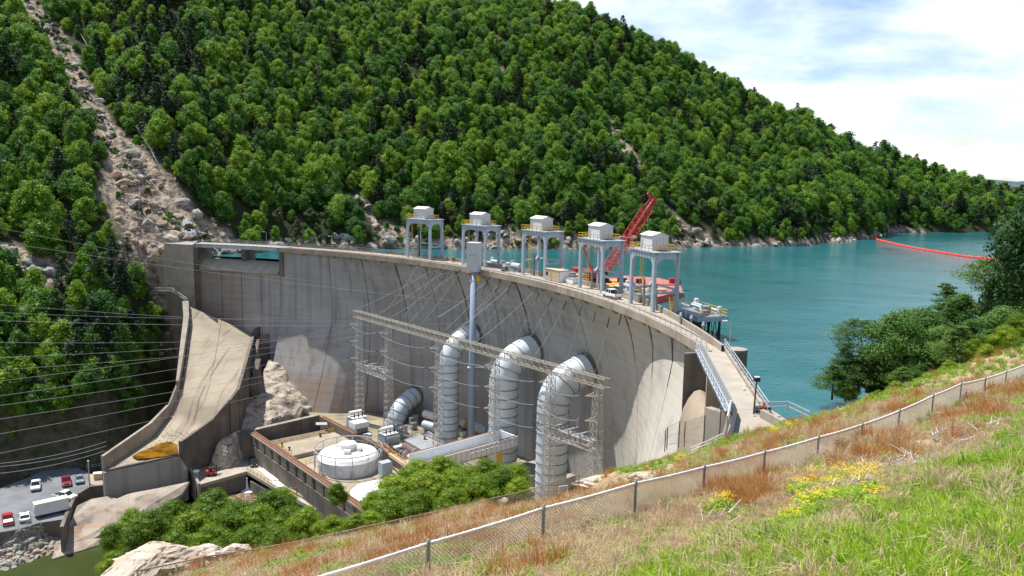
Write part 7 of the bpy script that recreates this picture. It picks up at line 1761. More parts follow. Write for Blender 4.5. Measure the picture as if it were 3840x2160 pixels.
# tall lamp post by the road
lp_b, lp_t = Y(2820, 1612, 84), Y(2837, 1432, 83.2); lpp = thing('street_lamp', 'tall dark lamp post with a box lamp head standing by the approach road', 'lamp post', lp_b)
MB().tube([lp_b - Vector((0, 0, .6)), lp_t], [.11, .08], 8).build('pole', mat('dark_bronze', (.07, .05, .045), .5), lpp); MB().box(lp_t + Vector((0, -.1, .3)), (.55, .5, .45), .2).build('lamp_head', M['black'], lpp); MB().box(lp_t + Vector((0, -.1, .56)), (.5, .45, .08), .2).build('lens', M['white'], lpp)
am = Y(2833, 1456, 83.3); MB().bar(am, am + Vector((-1.1, .1, .15)), .05).build('arm', M['rail_steel'], lpp); MB().lathe(am + Vector((-1.15, .1, -.15)), [(.05, .2), (.16, .05), (.14, -.15), (.03, -.2)][::-1], 10).build('side_lamp', M['white'], lpp)
ws = thing('warning_marker', 'orange and white warning marker behind wire panels at the end of the kerb', 'marker', Z(2862, 1548, ZC)); b = Z(2862, 1550, ZC); MB().box(b + Vector((0, 0, .6)), (.22, .1, 1.2)).build('orange_panel', M['orange'] if 0 else mat('marker_orange', (.75, .12, .03), .5), ws); MB().box(b + Vector((0, .4, .3)), (1.7, .6, .6)).build('concrete_base', M['dark_steel'], ws)
handrail([b + Vector((-.9, .1, 0)), b + Vector((.9, .1, 0))], 'wire_panel', 'small wire panel round the orange warning marker', 1.2, .45, rails=(.4, .8, 1.2), cat='panel')
wr = thing('wooden_handrail', 'weathered wooden step railing where the apron meets the bank', 'railing', Z(2910, 1600, 5.4))
wp = [Y(2868, 1622, 80.5), Y(2918, 1588, 82.5), Y(2960, 1605, 82)]; wq = [Y(2918, 1580, 82.5), Y(2975, 1588, 84), Y(3010, 1600, 85)]
for L_ in (wp, wq):
    for a, b in zip(L_[:-1], L_[1:]): MB().bar(a + Vector((0, 0, .5)), b + Vector((0, 0, .5)), .13, .1).build('rail', M['wood'], wr); MB().bar(a, b, .1, .08).build('rail', M['wood'], wr)
    for p in L_: MB().bar(p + Vector((0, 0, -1.0)), p + Vector((0, 0, .6)), .15, up=(0, 1, 0)).build('post', M['wood'], wr)
for px, py, yy, h, lab in ((2873, 1600, 82, 2.2, 'thin grey post left of the wooden railing'), (2752+0, 1612, 84, 1.6, 'short thin post in the grass left of the lamp post')):
    t = thing('marker_post', lab, 'post', Y(px, py, yy)); b = Y(px, py, yy); MB().tube([b - Vector((0, 0, .4)), b + Vector((0, 0, h))], .045, 6).build('shaft', M['rail_steel'], t); MB().lathe(b + Vector((0, 0, h)), [(.06, 0), (.06, .05), (.02, .07)], 6).build('cap', M['rail_steel'], t)
gl = thing('goose_light', 'small white hooded light on a bent stem near the lamp post', 'lamp', Y(2828, 1605, 83)); b = Y(2829, 1612, 83); MB().tube([b, b + Vector((0, 0, 1.0)), b + Vector((-.3, 0, 1.15))], .035, 6).build('stem', M['white'], gl); MB().lathe(b + Vector((-.4, 0, 1.05)), [(.22, 0), (.16, .14), (.03, .2)], 10).build('hood', M['white'], gl)
# guard rail and white frame on the bank below the boulder
rl = thing('timber_guardrail', 'dark rail on brown posts in the dry grass left of the big boulder', 'guardrail', Y(2080, 1885, 60)); a, b = Y(2010, 1902, 56), Y(2155, 1860, 63); MB().bar(a, b, .1, .3).build('rail', M['steel'], rl)
for s in (.15, .85): q = a.lerp(b, s); MB().bar(q + Vector((0, 0, -.9)), q + Vector((0, 0, .25)), .2, up=(0, 1, 0)).build('post', mat('dark_timber', (.10, .05, .04), .8) if s < .5 else bpy.data.materials['dark_timber'], rl)
wfm = thing('white_frame', 'small white pipe frame standing by the lower fence near the penstock foot', 'frame', Y(2112, 1850, 90)); a, b = Y(2094, 1852, 90), Y(2127, 1848, 90); up = Vector((0, 0, .9)); MB().tube([a, a+up, b+up, b], .06, 6).build('pipe', M['white'], wfm)
for p in (a, b): MB().box(p, (.3, .3, .1)).build('foot', M['concrete'], wfm)

# ------------------------------------------------------------------ boulders on the near bank
def big_rock(label, px, py, yy, size, seed, m='rock_big', rz=0.0, sub=4, flat=.7, dz=0.0):
    me = rock_mesh(seed, M[m], sub, flat, rough=True); o = bpy.data.objects.new('boulder', me); col.objects.link(o); p = Y(px, py, yy); o.location = p + Vector((0, 0, dz)); o.scale = size; o.rotation_euler = (0, 0, rz)
    tag(o, label, 'rock'); me.polygons.foreach_set('use_smooth', [False]*len(me.polygons)); return o
big_rock('biggest smooth tan boulder, beside the foot of the nearest penstock', 2270, 1812, 100, (4.3, 2.6, 2.2), 101, 'rock_big', .2)
big_rock('flatter tan boulder just right of the biggest one', 2420, 1792, 96, (2.6, 1.6, 1.2), 102, 'rock_big', .3)
big_rock('low tan slab of rock farthest right of the boulder row by the near fence', 2520, 1775, 92, (1.7, 1.0, .6), 103, 'rock_big')
for k, (px, py, yy, sz, lab) in enumerate(((575, 2085, 47, (2.3, 1.5, 1.3), 'large white cracked boulder at the bottom left below the bushes'), (710, 2100, 49, (2.1, 1.3, .9), 'white broken rock right of the large cracked boulder'),
                                      (490, 2150, 43, (2.2, 1.5, 1.0), 'pale rock at the very bottom edge left of the lower fence'), (795, 2080, 50, (1.2, .9, .7), 'pale blocky rock under the left bushes by the lower fence'), (650, 2065, 51, (.7, .6, .5), 'small reddish rock behind the white broken rock'),
                                      (880, 2060, 50, (.9, .7, .45), 'small pale rock by the lower fence under the bushes'), (1880, 1880, 92, (1.0, .8, .5), 'small pale rock at the right end of the green bushes'), (2665, 1705, 84, (.9, .7, .5), 'small grey rock in the grass below the spillway wall'),
                                      (3180, 1665, 42, (.7, .5, .3), 'flat pale stone by the fence mesh right of the middle'), (3560, 1560, 38, (.9, .6, .35), 'pale flat stone below the fence at the right'))):
    big_rock(lab, px, py, yy, sz, 110+k, 'rock_warm' if 'reddish' in lab else 'rock_grey' if 'grey' in lab else 'rock_big', k*.7)
p = near_hit(3500, 1740); 
if p: 
    sb_ = bpy.data.objects.new('rock_slab', rock_mesh(131, M['rock_grey'], 3, .3)); col.objects.link(sb_); sb_.location = p; sb_.scale = (1.3, .7, .5); sb_.rotation_euler = (0, 0, .5); tag(sb_, 'long pale grey rock slab lying in the grass behind the driftwood', 'rock')
p = near_hit(3680, 1810)
if p:
    sb_ = bpy.data.objects.new('rock_slab', rock_mesh(132, M['rock_warm'], 3, .3)); col.objects.link(sb_); sb_.location = p; sb_.scale = (.9, .5, .4); tag(sb_, 'tan rock slab at the right edge among green grass', 'rock')

# ------------------------------------------------------------------ trees of the near bank
bush_m = [crown_mesh('crown', 400+s, 7.5, 3.9, 9500, .135, M['leaf_near'], 34, .1, loose=.35) for s in range(4)]
shore_m = [crown_mesh('crown', 420+s, 11, 4.9, 8000, .20, M['leaf_shore'], 24, .15, loose=.15) for s in range(2)]
dark_m = crown_mesh('crown', 430, 11, 4.9, 8000, .20, M['leaf_dark'], 26, .12, loose=.3)
pine_near = [pine_mesh('crown', 440+s, 9, 3.6, 8000, .20, M['needle_near'] if 'needle_near' in M else leaf_mat('pine_needles', [(.04, .095, .022), (.07, .15, .025), (.12, .21, .04)], .3, .6)) for s in range(2)]
pine_flat = pine_mesh('crown', 450, 10, 4.0, 4600, .22, bpy.data.materials['pine_needles'], True)
tk_m = [trunk_mesh('trunk', 500+s, 9, .2, 7, .25, .5) for s in range(3)]
def near_tree(name, label, px, py, yy, crown, s, kind_h=1.0, group=None, z=None, trunk=0, rz=0.0, cat='tree'):
    p = Y(px, py, yy)
    drop = max(0, p.z - near_z(p.x, p.y)) if name == 'bush_tree' else 0
    o = bpy.data.objects.new(name, None); col.objects.link(o); o.location = p; o.scale = (s, s, s*kind_h); o.rotation_euler.z = rz; tag(o, label, cat, group)
    for n2, me in (('trunk', tk_m[trunk % 3]), ('crown', crown)):
        c = bpy.data.objects.new(n2, me); col.objects.link(c); c.parent = o
        if n2 == 'trunk' and drop > .3: c.location.z = -drop/(s*kind_h); c.scale.z = 1 + drop/(s*kind_h)/9
    return o
near_tree('pine_tree', 'flat topped pine leaning over the lake, leftmost of the right bank trees', 3220, 1450, 108, pine_flat, .95, 1.0)
near_tree('pine_tree', 'low feathery pine at the waterline, lowest of the right bank trees', 3120, 1490, 104, pine_near[0], .72, .72, rz=1)
near_tree('pine_tree', 'second low feathery pine close behind the lowest one', 3195, 1482, 107, pine_near[1], .7, .85, rz=2)
near_tree('pine_tree', 'middle one of three low pines crowding the waterline', 3165, 1478, 106, pine_near[0], .85, .95, rz=4)
near_tree('pine_tree', 'low bushy pine at the waterline right behind the lowest pines', 3250, 1462, 104, pine_near[1], .85, .8, rz=5)
near_tree('broadleaf_tree', 'large pale green broadleaf tree in the middle of the right bank trees', 3345, 1452, 104, shore_m[0], 1.0, .98)
near_tree('broadleaf_tree', 'broadleaf tree right behind the large pale green one', 3455, 1400, 108, shore_m[1], .9, .95, rz=2)
near_tree('pine_tree', 'small bright conifer in front of the large pale green tree', 3385, 1452, 96, pine_near[1], .52, .55, rz=.5)
near_tree('pine_tree', 'small bright conifer between the broadleaf tree and the round pine', 3470, 1425, 97, pine_near[0], .5, .5, rz=2.5)
near_tree('pine_tree', 'round dense young pine on top of the right bank', 3585, 1395, 98, pine_near[0], .95, .72, rz=1.7)
near_tree('pine_tree', 'dense young pine right of the round one at the bank top', 3720, 1370, 98, pine_near[1], .85, .62, rz=.2)
near_tree('pine_tree', 'layered pine with open branches behind the pale broadleaf tree', 3530, 1270, 118, pine_near[1], .95, 1.02, rz=3)
near_tree('pine_tree', 'dark pine between the layered pine and the tall flat topped pine', 3575, 1280, 112, pine_near[0], .9, .8, rz=4)
near_tree('pine_tree', 'tall flat topped pine with a clear bare trunk near the right edge', 3690, 1235, 108, pine_flat, .95, 1.02, rz=.8)
near_tree('broadleaf_tree', 'tall dark broadleaf tree cut by the right picture edge', 3835, 1190, 104, dark_m, 1.2, 1.32, rz=1)
near_tree('broadleaf_tree', 'dark broadleaf tree low behind the tall one at the right edge', 3790, 1220, 112, dark_m, .95, .95, rz=3)
near_tree('broadleaf_tree', 'tall broadleaf tree mostly beyond the right picture edge', 3940, 1210, 108, dark_m, 1.1, 1.05, rz=3)
ORDW = 'first second third fourth fifth sixth seventh eighth ninth tenth eleventh twelfth thirteenth fourteenth fifteenth sixteenth seventeenth eighteenth nineteenth twentieth twenty-first twenty-second twenty-third twenty-fourth twenty-fifth'.split()
def ordn(k, L): return ORDW[sorted(range(len(L)), key=lambda q: L[q][0]).index(k)]
for k, (px, py, yy, s, h) in enumerate(((3260, 1480, 106, .62, .8), (3400, 1440, 103, .8, .85), (3530, 1400, 104, .75, .8), (3640, 1360, 104, .7, .8), (3740, 1330, 102, .75, .8), (3420, 1370, 112, .85, .9), (3600, 1300, 112, .8, .9), (3750, 1260, 108, .85, .9), (3830, 1290, 104, .8, .8), (3170, 1500, 104, .42, .8))):
    near_tree('broadleaf_tree', 'leafy green tree in the foliage mass on the right bank, %s from the left' % ORDW[sorted((3260, 3400, 3530, 3640, 3740, 3420, 3600, 3750, 3830, 3170)).index(px)], px, py, yy, shore_m[k % 2], s, h, 'green trees filling the right bank', rz=k*1.7)
for k, (px, py, yy, s) in enumerate(((3650, 1335, 96, .42), (3760, 1300, 96, .5), (3820, 1270, 98, .6), (3700, 1345, 93, .35), (3560, 1400, 92, .3), (3840, 1330, 92, .4), (3480, 1440, 90, .26), (3360, 1475, 88, .28), (3290, 1500, 86, .22))):
    near_tree('bush', 'low lime green bush at the top edge of the right bank, %s from the left' % ORDW[sorted((3650, 3760, 3820, 3700, 3560, 3840, 3480, 3360, 3290)).index(px)], px, py, yy, bush_m[k % 4], s, .7, 'lime bushes along the right bank', rz=k, cat='bush')
CB = [(1478, 1875, 92, 1.0), (1530, 1850, 95, 1.05), (1600, 1865, 92, 1.05), (1570, 1800, 100, .95), (1660, 1790, 100, .95), (1690, 1850, 94, 1.0), (1750, 1820, 97, .85), (1790, 1870, 92, .95), (1830, 1800, 100, .95), (1880, 1830, 96, .9), (1930, 1800, 99, .8), (1650, 1740, 106, .55),
      (1470, 1920, 86, .9), (1580, 1915, 84, .8), (1700, 1900, 84, .75), (1390, 1955, 82, .5), (1330, 1962, 80, .45), (1250, 1975, 82, .5), (1410, 1900, 88, .7), (1945, 1830, 92, .55)]
for k, (px, py, yy, s) in enumerate(CB):
    near_tree('bush_tree', 'bright green bush, %s from the left in the clump below the tall penstocks' % ordn(k, CB), px, py+25, yy, bush_m[k % 4], s*.85, .62, 'green bushes in the middle clump', rz=k*1.3, cat='bush')
LB = [(560, 2040, 92, 1.05), (640, 1985, 100, 1.0), (720, 2030, 94, 1.0), (800, 1965, 102, 1.15), (860, 2030, 92, 1.0), (900, 1975, 100, .95), (970, 2010, 94, 1.0), (1020, 1950, 100, 1.05), (1080, 2010, 90, .9), (1060, 1900, 106, .75), (1140, 2000, 86, .75), (500, 2000, 104, .9),
      (430, 2030, 100, .7), (780, 1890, 112, .6), (660, 2090, 84, .8), (1210, 1995, 84, .45), (420, 2120, 88, .5), (940, 2060, 82, .7), (1040, 2050, 80, .6), (800, 2070, 84, .8), (1160, 1945, 92, .5)]
for k, (px, py, yy, s) in enumerate(LB):
    near_tree('bush_tree', 'leafy green bush, %s from the left in the lower left clump' % ordn(k, LB), px, py+25, yy, bush_m[(k+1) % 4], s*.88, .75, 'green bushes in the lower left clump', rz=k*.9, cat='bush')
near_tree('bush_tree', 'thin reddish green sapling over the end of the powerhouse wall', 1265, 1885, 100, bush_m[0], .42, .9, rz=1, cat='bush')

# ------------------------------------------------------------------ grass, weeds, flowers
def blades(name, seed, n, h, w, spread, lean, m, droop=.5, hv=.35):
    rng = random.Random(seed); V, Fc = [], []
    for k in range(n):
        a = rng.uniform(0, 6.283); r = spread*math.sqrt(rng.random()); b = Vector((math.cos(a)*r, math.sin(a)*r, -.03)); hh = h*rng.uniform(1-hv, 1+hv)
        d = Vector((rng.gauss(0, lean) + math.cos(a)*lean*.7, rng.gauss(0, lean) + math.sin(a)*lean*.7, 0)); q = rng.uniform(0, 3.14); s = Vector((math.cos(q), math.sin(q), 0))*w*rng.uniform(.7, 1.3)
        p1 = b + Vector((d.x*.4, d.y*.4, 1*.55))*hh; p2 = b + Vector((d.x, d.y, 1 - droop*(d.length)))*hh; k0 = len(V)
        V += [b-s, b+s, p1+s*.8, p1-s*.8, p2]; Fc += [(k0, k0+1, k0+2, k0+3), (k0+3, k0+2, k0+4)]
    return mesh_from(name, V, Fc, m)
def gm(name, cols, tr=.35): return leaf_mat(name, cols, tr, 3.0)
M['g_green'] = gm('green_grass', [(.12, .25, .015), (.21, .38, .02), (.33, .48, .04), (.46, .50, .10)]); M['g_tan'] = gm('tan_grass', [(.38, .29, .15), (.50, .39, .24), (.60, .48, .33), (.30, .30, .09)])
M['g_orange'] = gm('orange_grass', [(.36, .17, .05), (.48, .26, .09), (.54, .36, .17)]); M['g_lime'] = gm('lime_weed', [(.12, .24, .02), (.20, .34, .03), (.30, .42, .05)]); M['g_yel'] = gm('yellow_flower', [(.80, .55, .01), (.85, .65, .02)], .2)
GM = [blades('g0', 1, 60, .32, .010, .22, .35, M['g_green']), blades('g1', 2, 50, .28, .009, .22, .45, M['g_tan']), blades('g2', 3, 70, .62, .007, .14, .22, M['g_orange'], .3), blades('g3', 4, 40, .36, .020, .18, .5, M['g_lime']), blades('g4', 5, 55, .48, .008, .2, .4, M['g_tan'])]
def weed(seed, h, r, m, n=70, ls=.05):
    rng = random.Random(seed); V, Fc = [], []
    for k in range(n): a = rng.uniform(0, 6.28); q = r*math.sqrt(rng.random()); z = h*rng.uniform(.1, 1)*(1-.5*(q/r)**2); leafquad(V, Fc, Vector((math.cos(a)*q, math.sin(a)*q, z)), (0, 0, 1), ls*rng.uniform(.6, 1.4), rng, 2.0)
    return mesh_from('weed', V, Fc, m)
GM += [weed(6, .45, .35, M['g_lime'], 110, .06), weed(7, .35, .3, M['g_green'], 90, .05), weed(8, .16, .2, M['g_yel'], 26, .024)]
def to_px(p):
    d = Vector(p) - EYE; fy = d.y*cP - d.z*sP; fz = d.y*sP + d.z*cP
    if fy < .5: return None
    x = d.x/fy*F_PX; y = fz/fy*F_PX; return (1920 + cR*x + sR*y, 1080 - (-sR*x + cR*y))
rng = random.Random(88); gp_ = []
def gzone(px, py, x, y):
    n1 = mnoise.noise(Vector((x/3.0, y/3.0, 5))); n2 = mnoise.noise(Vector((x/7, y/7, 9)))
    yg = float(np.interp(px, [2150, 2400, 2700, 3000, 3300, 3450, 3600, 3840], [2260, 2170, 2075, 2010, 1950, 1850, 1750, 1620])); yp = float(np.interp(px, [1900, 2300, 2700, 3000, 3400, 3600, 3840], [2180, 2060, 1905, 1865, 1745, 1650, 1560]))
    if px > 2100 and py > yg + n1*70 + n2*50: return 'green'
    if px > 1950 and py > yp + n1*30: return 'pale'
    return 'dry' if n1 + n2*.7 > -.42 else 'mix'
for (y0, y1, step, big) in ((5, 26, .26, 1.0), (26, 42, .40, 1.25), (42, 70, .6, 1.4), (70, 135, .85, 1.5)):
    y = y0
    while y < y1:
        xm = y*.68 + 4; x = -xm
        while x < xm + 3:
            X, Y_ = x + rng.uniform(-.5, .5)*step, y + rng.uniform(-.5, .5)*step; x += step
            z = near_z(X, Y_)
            if z < -38 or (22 < X < 41 and 74 < Y_ < 99) or z < -.2 and X > 30: continue
            q = to_px((X, Y_, z))
            if not q or q[0] < -60 or q[0] > 3900 or q[1] > 2260: continue
            if q[1] < 1950 - (q[0]*.0) and q[0] < 1400 and Y_ > 60 and q[0] > 0 and q[1] < 1900: continue
            zn = gzone(q[0], q[1], X, Y_); u = rng.random()
            dens = .5 + .5*mnoise.noise(Vector((X*.5, Y_*.5, 7)))*1.6
            if zn == 'green': n3 = mnoise.noise(Vector((X/1.3, Y_/1.3, 44))); k = (1 if u < .6 else 0) if n3 > .3 else 0 if u < .74 else 1 if u < .88 else 3 if u < .93 else 4; s = rng.uniform(.7, 1.5)*(1 + .35*mnoise.noise(Vector((X/1.7, Y_/1.7, 3))))
            elif zn == 'pale': k = 1 if u < .62 else 4 if u < .82 else 0 if u < .93 else 5; s = rng.uniform(.6, 1.05)
            elif zn == 'dry':
                oc_ = mnoise.noise(Vector((X/2.2, Y_/2.2, 31)))
                k = 2 if oc_ > .2 and u < .6 else 4 if u < .42 else 1 if u < .72 else 2 if u < .76 else 0 if u < .9 else 5; s = rng.uniform(.6, 1.25)
                if u > dens + .35: continue
            else: k = 0 if u < .35 else 5 if u < .55 else 6 if u < .62 else 4 if u < .8 else 3; s = rng.uniform(.7, 1.2)
            if Y_ > 60 and q[0] > 2300 and u < .42: k = 5 if u > .2 else 3
            if Y_ > 66 and k == 4 and u < .55: k = 2 
            gp_.append((X, Y_, z - .01, k, s*big, (rng.uniform(-.15, .15), rng.uniform(-.15, .15), rng.uniform(0, 6.28))))
        y += step
# yellow flower heads in clusters
def fl_cluster(px, py, rad, n, h0, h1):
    p = near_hit(px, py)
    if not p: return
    for k in range(n):
        a = rng.uniform(0, 6.28); r = rad*math.sqrt(rng.random()); X, Y_ = p.x+math.cos(a)*r, p.y+math.sin(a)*r; z = near_z(X, Y_)
        gp_.append((X, Y_, z + rng.uniform(h0, h1)*1.15, 7, rng.uniform(.55, 1.0)*max(1, p.y/30), (0, 0, rng.random()*6))); gp_.append((X, Y_, z, 6, rng.uniform(.9, 1.4), (0, 0, rng.random()*6)))
for c in ((3140, 1900, .9, 34, .45, .9), (3050, 1960, .5, 22, .4, .7), (3220, 1880, .5, 20, .5, .9), (3010, 1870, .4, 14, .4, .7), (3145, 1810, .3, 10, .3, .6), (2700, 1925, .35, 14, .3, .5), (3280, 1925, .3, 12, .4, .7), (2945, 1625, 1.0, 16, .3, .6), (2560, 1740, 1.2, 14, .2, .5), (2960, 1990, .3, 10, .3, .5)):
    fl_cluster(*c)
scatter('bank_grass', gp_, GM, 'green, tan and orange grasses and weeds with yellow flowers on the near bank')

# driftwood and logs
rng = random.Random(14)
M['drift'] = mat('bleached_driftwood', (.52, .47, .42), .8, c2=(.32, .28, .25), vscale=6, stretch=(1, 1, .3))
def log(px0, py0, px1, py1, r, lab, lift=.1):
    a, b = near_hit(px0, py0), near_hit(px1, py1)
    if not a or not b: return
    b = Y(px1, py1, a.y + (b.y-a.y)*.5); b.z = max(b.z, near_z(b.x, b.y)+r*.5)
    a.z += lift*.5; g = MB(); pts = [a.lerp(b, k/5) + Vector((rng.gauss(0, r*.4), 0, rng.gauss(0, r*.3))) for k in range(6)]; g.tube(pts, [r*(1-.08*k) for k in range(6)], 8)
    tag(g.build('log', M['drift']), lab, 'log', None)
log(2755, 1868, 2800, 1890, .07, 'short cut grey log lying left of the yellow flowers', .2)
log(2587, 1908, 2630, 1925, .07, 'cut pale log lowest and leftmost on the slope', .2)
log(3510, 1590, 3620, 1625, .10, 'long grey log pointing left near the top of the driftwood pile')
log(3385, 1668, 3455, 1695, .09, 'pale split log at the left end of the driftwood pile')
log(3680, 1548, 3718, 1590, .09, 'upright grey stump leaning right at the driftwood pile', .3)
log(3530, 1610, 3565, 1670, .09, 'dark leaning stub in the middle of the driftwood pile', .3)
log(3560, 1680, 3680, 1630, .09, 'long bleached log along the lower side of the driftwood pile')
log(3400, 1740, 3480, 1690, .05, 'thin grey branch under the driftwood pile')
log(2790, 1940, 2960, 1885, .035, 'long thin bleached branch on the bare strip left of the flowers')
log(2880, 1660+190, 2885, 1770, .05, 'slim pale stick standing against the fence mesh', .3)
log(3320, 1750, 3400, 1765, .06, 'short grey branch beside the flat grey slab')
log(2700, 1900, 2740, 1960, .04, 'dark twig under the small yellow flower clump')
for cx, cy, rad, n, lab in ((3610, 1635, .9, 46, 'heap of broken grey driftwood sticks at the right of the slope'), (3330, 1760, .8, 34, 'scatter of grey driftwood sticks below the pale split log'), (3120, 1850, .8, 24, 'thin driftwood twigs behind the yellow flowers'), (2690, 1980, .6, 14, 'few thin twigs on the dry grass left of the flowers')):
    p = near_hit(cx, cy)
    if not p: continue
    g = MB()
    for k in range(n):
        a = rng.uniform(0, 6.28); r = rad*math.sqrt(rng.random()); X, Y_ = p.x+math.cos(a)*r*1.5, p.y+math.sin(a)*r; L = rng.uniform(.25, 1.0); an = rng.gauss(.6, .6); v = Vector((math.cos(an)*L, math.sin(an)*L, rng.uniform(-.1, .25))); b = Vector((X, Y_, near_z(X, Y_)+rng.uniform(.05, .3))); g.tube([b, b+v], [rng.uniform(.015, .045), .01], 5)
    tag(g.build('driftwood', M['drift']), lab, 'driftwood', kind='stuff')
# ------------------------------------------------------------------ overhead lines
def span(a, b, sag, r, n=14): return [a.lerp(b, k/n) - Vector((0, 0, sag*4*(k/n)*(1-k/n))) for k in range(n+1)]
# conductors from the towers away to the left
LN = [((0, 825), (1355, 1075), 150, 238), ((0, 875), (2100, 1165), 140, 205), ((0, 1105), (1350, 1200), 120, 238), ((0, 1165), (2000, 1200), 118, 200), ((0, 1245), (1355, 1245), 112, 238), ((0, 1300), (1355, 1235), 108, 238),
      ((0, 1345), (1450, 1240), 105, 236), ((0, 1385), (1345, 1210), 100, 236), ((0, 1440), (1640, 1190), 98, 224), ((0, 1475), (1345, 1290), 96, 238), ((0, 1525), (1640, 1270), 94, 224), ((0, 1580), (1350, 1335), 92, 238), ((0, 1652), (1640, 1300), 90, 222), ((0, 1135), (1350, 1180), 120, 238)]
for k, (a, b, ya, yb) in enumerate(LN):
    A = Y(a[0], a[1], ya); B = Y(b[0], b[1], yb); A2 = A + (A-B)*.35
    pos = ('topmost', 'second from the top', 'third from the top', 'fourth from the top', 'fifth from the top', 'sixth from the top', 'seventh from the top', 'eighth from the top', 'ninth from the top', 'tenth from the top', 'eleventh from the top', 'twelfth from the top', 'lowest', 'extra')[k]
    tag(MB().tube(span(A2, B, 2.0, 0, 16), .024, 5).build('power_line', M['cable']), 'overhead power line crossing the left half of the picture, ' + pos if k < 13 else 'faint overhead power line near the third line at the left', 'cable', 'power lines to the left')
for k, (a, b) in enumerate((((0, 1738), (400, 1655)), ((0, 1750), (400, 1672)), ((0, 1775), (395, 1690)))):
    tag(MB().tube(span(Y(a[0], a[1], 180), Y(b[0], b[1], 205), .8, 0, 8), .05, 4).build('power_line', M['cable']), 'thin dark wire low in front of the shaded cliff ending at the chute wall', 'cable', 'low wires at the cliff')
# conductors strung from the beam up to the dam face
def dp_(px, py): p = CYL(px, py, AR+.6); return p
CW = [((1637, 1003), (1300, 1175)), ((1680, 1010), (1300, 1240)), ((1725, 1012), (1420, 1215)), ((1580, 975), (1440, 1170)), ((1630, 1020), (1505, 1195)), ((1672, 1028), (1535, 1210)), ((1735, 1000), (1580, 1215)), ((1845, 1035), (1640, 1190)), ((1885, 1045), (1660, 1290)), ((1930, 1055), (1690, 1250)),
      ((1830, 1060), (1665, 1240)), ((1875, 1070), (1700, 1260)), ((1915, 1075), (1775, 1280)), ((2025, 1068), (1780, 1285)), ((2020, 1100), (1920, 1290)), ((2070, 1118), (1940, 1330)), ((2125, 1130), (2000, 1340)),
      ((2180, 1150), (2125, 1350)), ((2233, 1170), (2190, 1345)), ((2285, 1190), (2230, 1400)), ((2330, 1180), (2255, 1420))]
for k, (a, b) in enumerate(CW):
    A = dp_(*a)
    r = ray(*b); t = None
    kx = r.x/r.y; den = (B_.x-A_.x) - kx*(B_.y-A_.y); tt = (kx*A_.y - A_.x)/den; yb = A_.y + (B_.y-A_.y)*min(1.1, max(-.1, tt)); Bp = Y(b[0], b[1], yb if yb > 120 else 170)
    t_ = thing('tie_line', 'conductor from the dam face down to the long beam, %s dam anchor from the left' % ORDW[sorted(range(len(CW)), key=lambda q: CW[q][0][0]).index(k)], 'cable', A, 'conductors between the dam and the beam')
    pts = span(A, Bp, .8, 0, 8); MB().tube(pts, .035, 4).build('wire', M['cable'], t_)
    d = (pts[1]-pts[0]).normalized(); MB().tube([A, A + d*2.2], .11, 6).build('insulator', M['dark_steel'], t_)
# phase wires hanging between the tower arms
nrm = Vector((bd_.y, -bd_.x, 0))
for lv in (3.0, 8.3, 13.6):
    for i in range(len(TP)-1):
        if lv > 13 and i == 4: pass
        a = TP[i] + Vector((0, 0, -lv)) + nrm*2.6 - bd_*1.2; b = TP[i+1] + Vector((0, 0, -lv)) + nrm*2.6 - bd_*1.2
        a, b = a + bd_*1.4 + Vector((0, 0, -.35)), b - bd_*1.5 + Vector((0, 0, -.12))
        tag(MB().tube(span(a, b, .9, 0, 10), .045, 5).build('phase_wire', M['cable']), 'thick wire sagging between the arms of neighbouring lattice towers', 'cable', 'wires between the tower arms')
for k in range(3): a = TP[5] + Vector((0, 0, -11-k*.5)); b = Y(2315, 1652+k*8, 152); tag(MB().tube(span(a, b, 1.5, 0, 8), .035, 4).build('loose_wire', M['dark_steel']), 'loose dark wire drooping from the rightmost tower over the pale dam face', 'cable', 'loose wires by the rightmost tower')
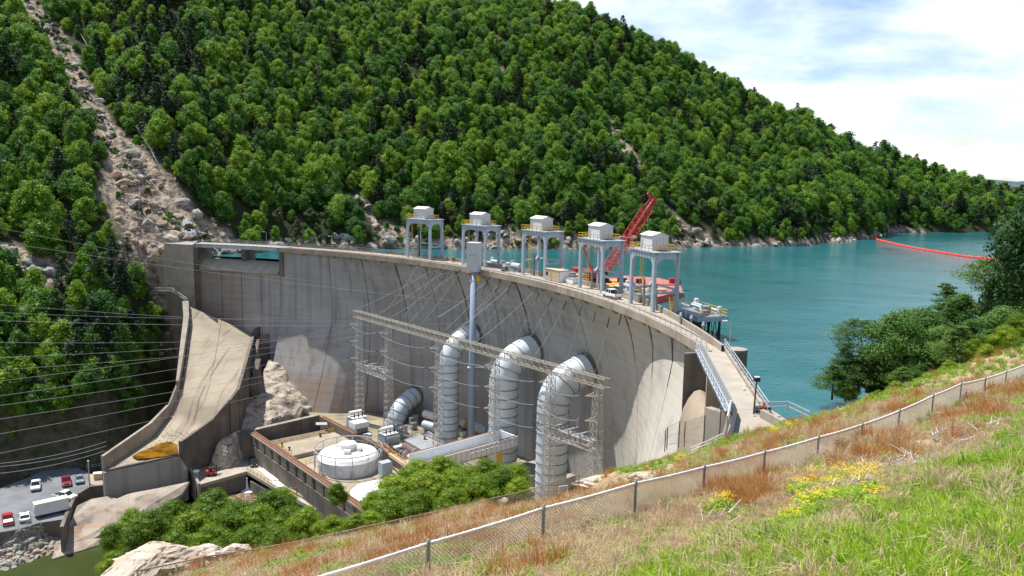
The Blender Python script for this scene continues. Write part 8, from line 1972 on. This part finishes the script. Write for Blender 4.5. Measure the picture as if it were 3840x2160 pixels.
# cables and timber frames on the bare strip above the left abutment
for k, (x0, y0, x1, y1) in enumerate(((300, 150, 590, 640), (310, 165, 600, 660), (330, 200, 580, 610))):
    a, b = hill_hit(x0, y0), hill_hit(x1, y1)
    if a and b: tag(MB().tube([a.lerp(b, q/10) + Vector((0, 0, max(3.5, hill_z(*a.lerp(b, q/10).xy) - a.lerp(b, q/10).z + 3))) for q in range(11)], .06, 4).build('haul_cable', M['cable']), 'slack steel cable lying down the cleared rocky strip', 'cable', 'cables on the rocky strip')
for k, (x, y, x1, y1, lab) in enumerate(((445, 640, 455, 620, 'short upright timber frame on the tan rock face'), (505, 655, 535, 690, 'long slanting timber frame in the middle of the tan rock face'), (548, 690, 570, 708, 'timber frame just below the long slanting one'), (515, 735, 538, 710, 'lowest pale timber frame on the tan rock face'), (610, 720, 655, 800, 'long timber chute leading down to the abutment'))):
    a, b = hill_hit(x, y), hill_hit(x1, y1)
    if not a or not b: continue
    b = a + (Y(x1, y1, a.y) - a); up = Vector((0, 0, 1.2)); t = thing('timber_trestle', lab, 'frame', a, None)
    for s in (0, 1.3): MB().bar(a + up + Vector((s, -s*.3, 0)), b + up + Vector((s, -s*.3, 0)), .4).build('beam', M['drift'], t)
    for q in (.15, .5, .85): c = a.lerp(b, q); MB().bar(c - up, c + up, .28, up=(0, 1, 0)).build('leg', M['drift'], t)
ab = thing('abutment_walkway', 'pale sloping walkway bridge at the left side of the abutment', 'walkway', Z(600, 905, 3)); a, b = Z(608, 902, 4.6), Z(562, 935, 1.5); MB().bar(a, b, 1.6, .3).build('deck', M['house_white'], ab); MB().bar(a + Vector((0, 0, 1)), b + Vector((0, 0, 1)), .1).build('rail', M['rail_steel'], ab); MB().bar(b + Vector((0, 0, -5)), b, .3, up=(0, 1, 0)).build('support', M['rail_steel'], ab)
cs = thing('chute_head_stair', 'white steel stair descending to the head of the chute', 'stair', CYL(640, 1110, AR-4)); q = [CYL(585, 1092, AR-5), CYL(645, 1092, AR-5), CYL(705, 1133, AR-5)]
for a, b in zip(q[:-1], q[1:]):
    MB().bar(a, b, .9, .25).build('flight', M['steel'], cs); MB().bar(a + Vector((0, 0, 1.1)), b + Vector((0, 0, 1.1)), .16).build('handrail', M['white'], cs); MB().bar(a + Vector((0, 0, .5)), b + Vector((0, 0, .5)), .10).build('handrail', M['white'], cs)
for a in q: MB().bar(a + Vector((0, 0, -1.5)), a + Vector((0, 0, 1.1)), .14, up=(0, 1, 0)).build('post', M['rail_steel'], cs)
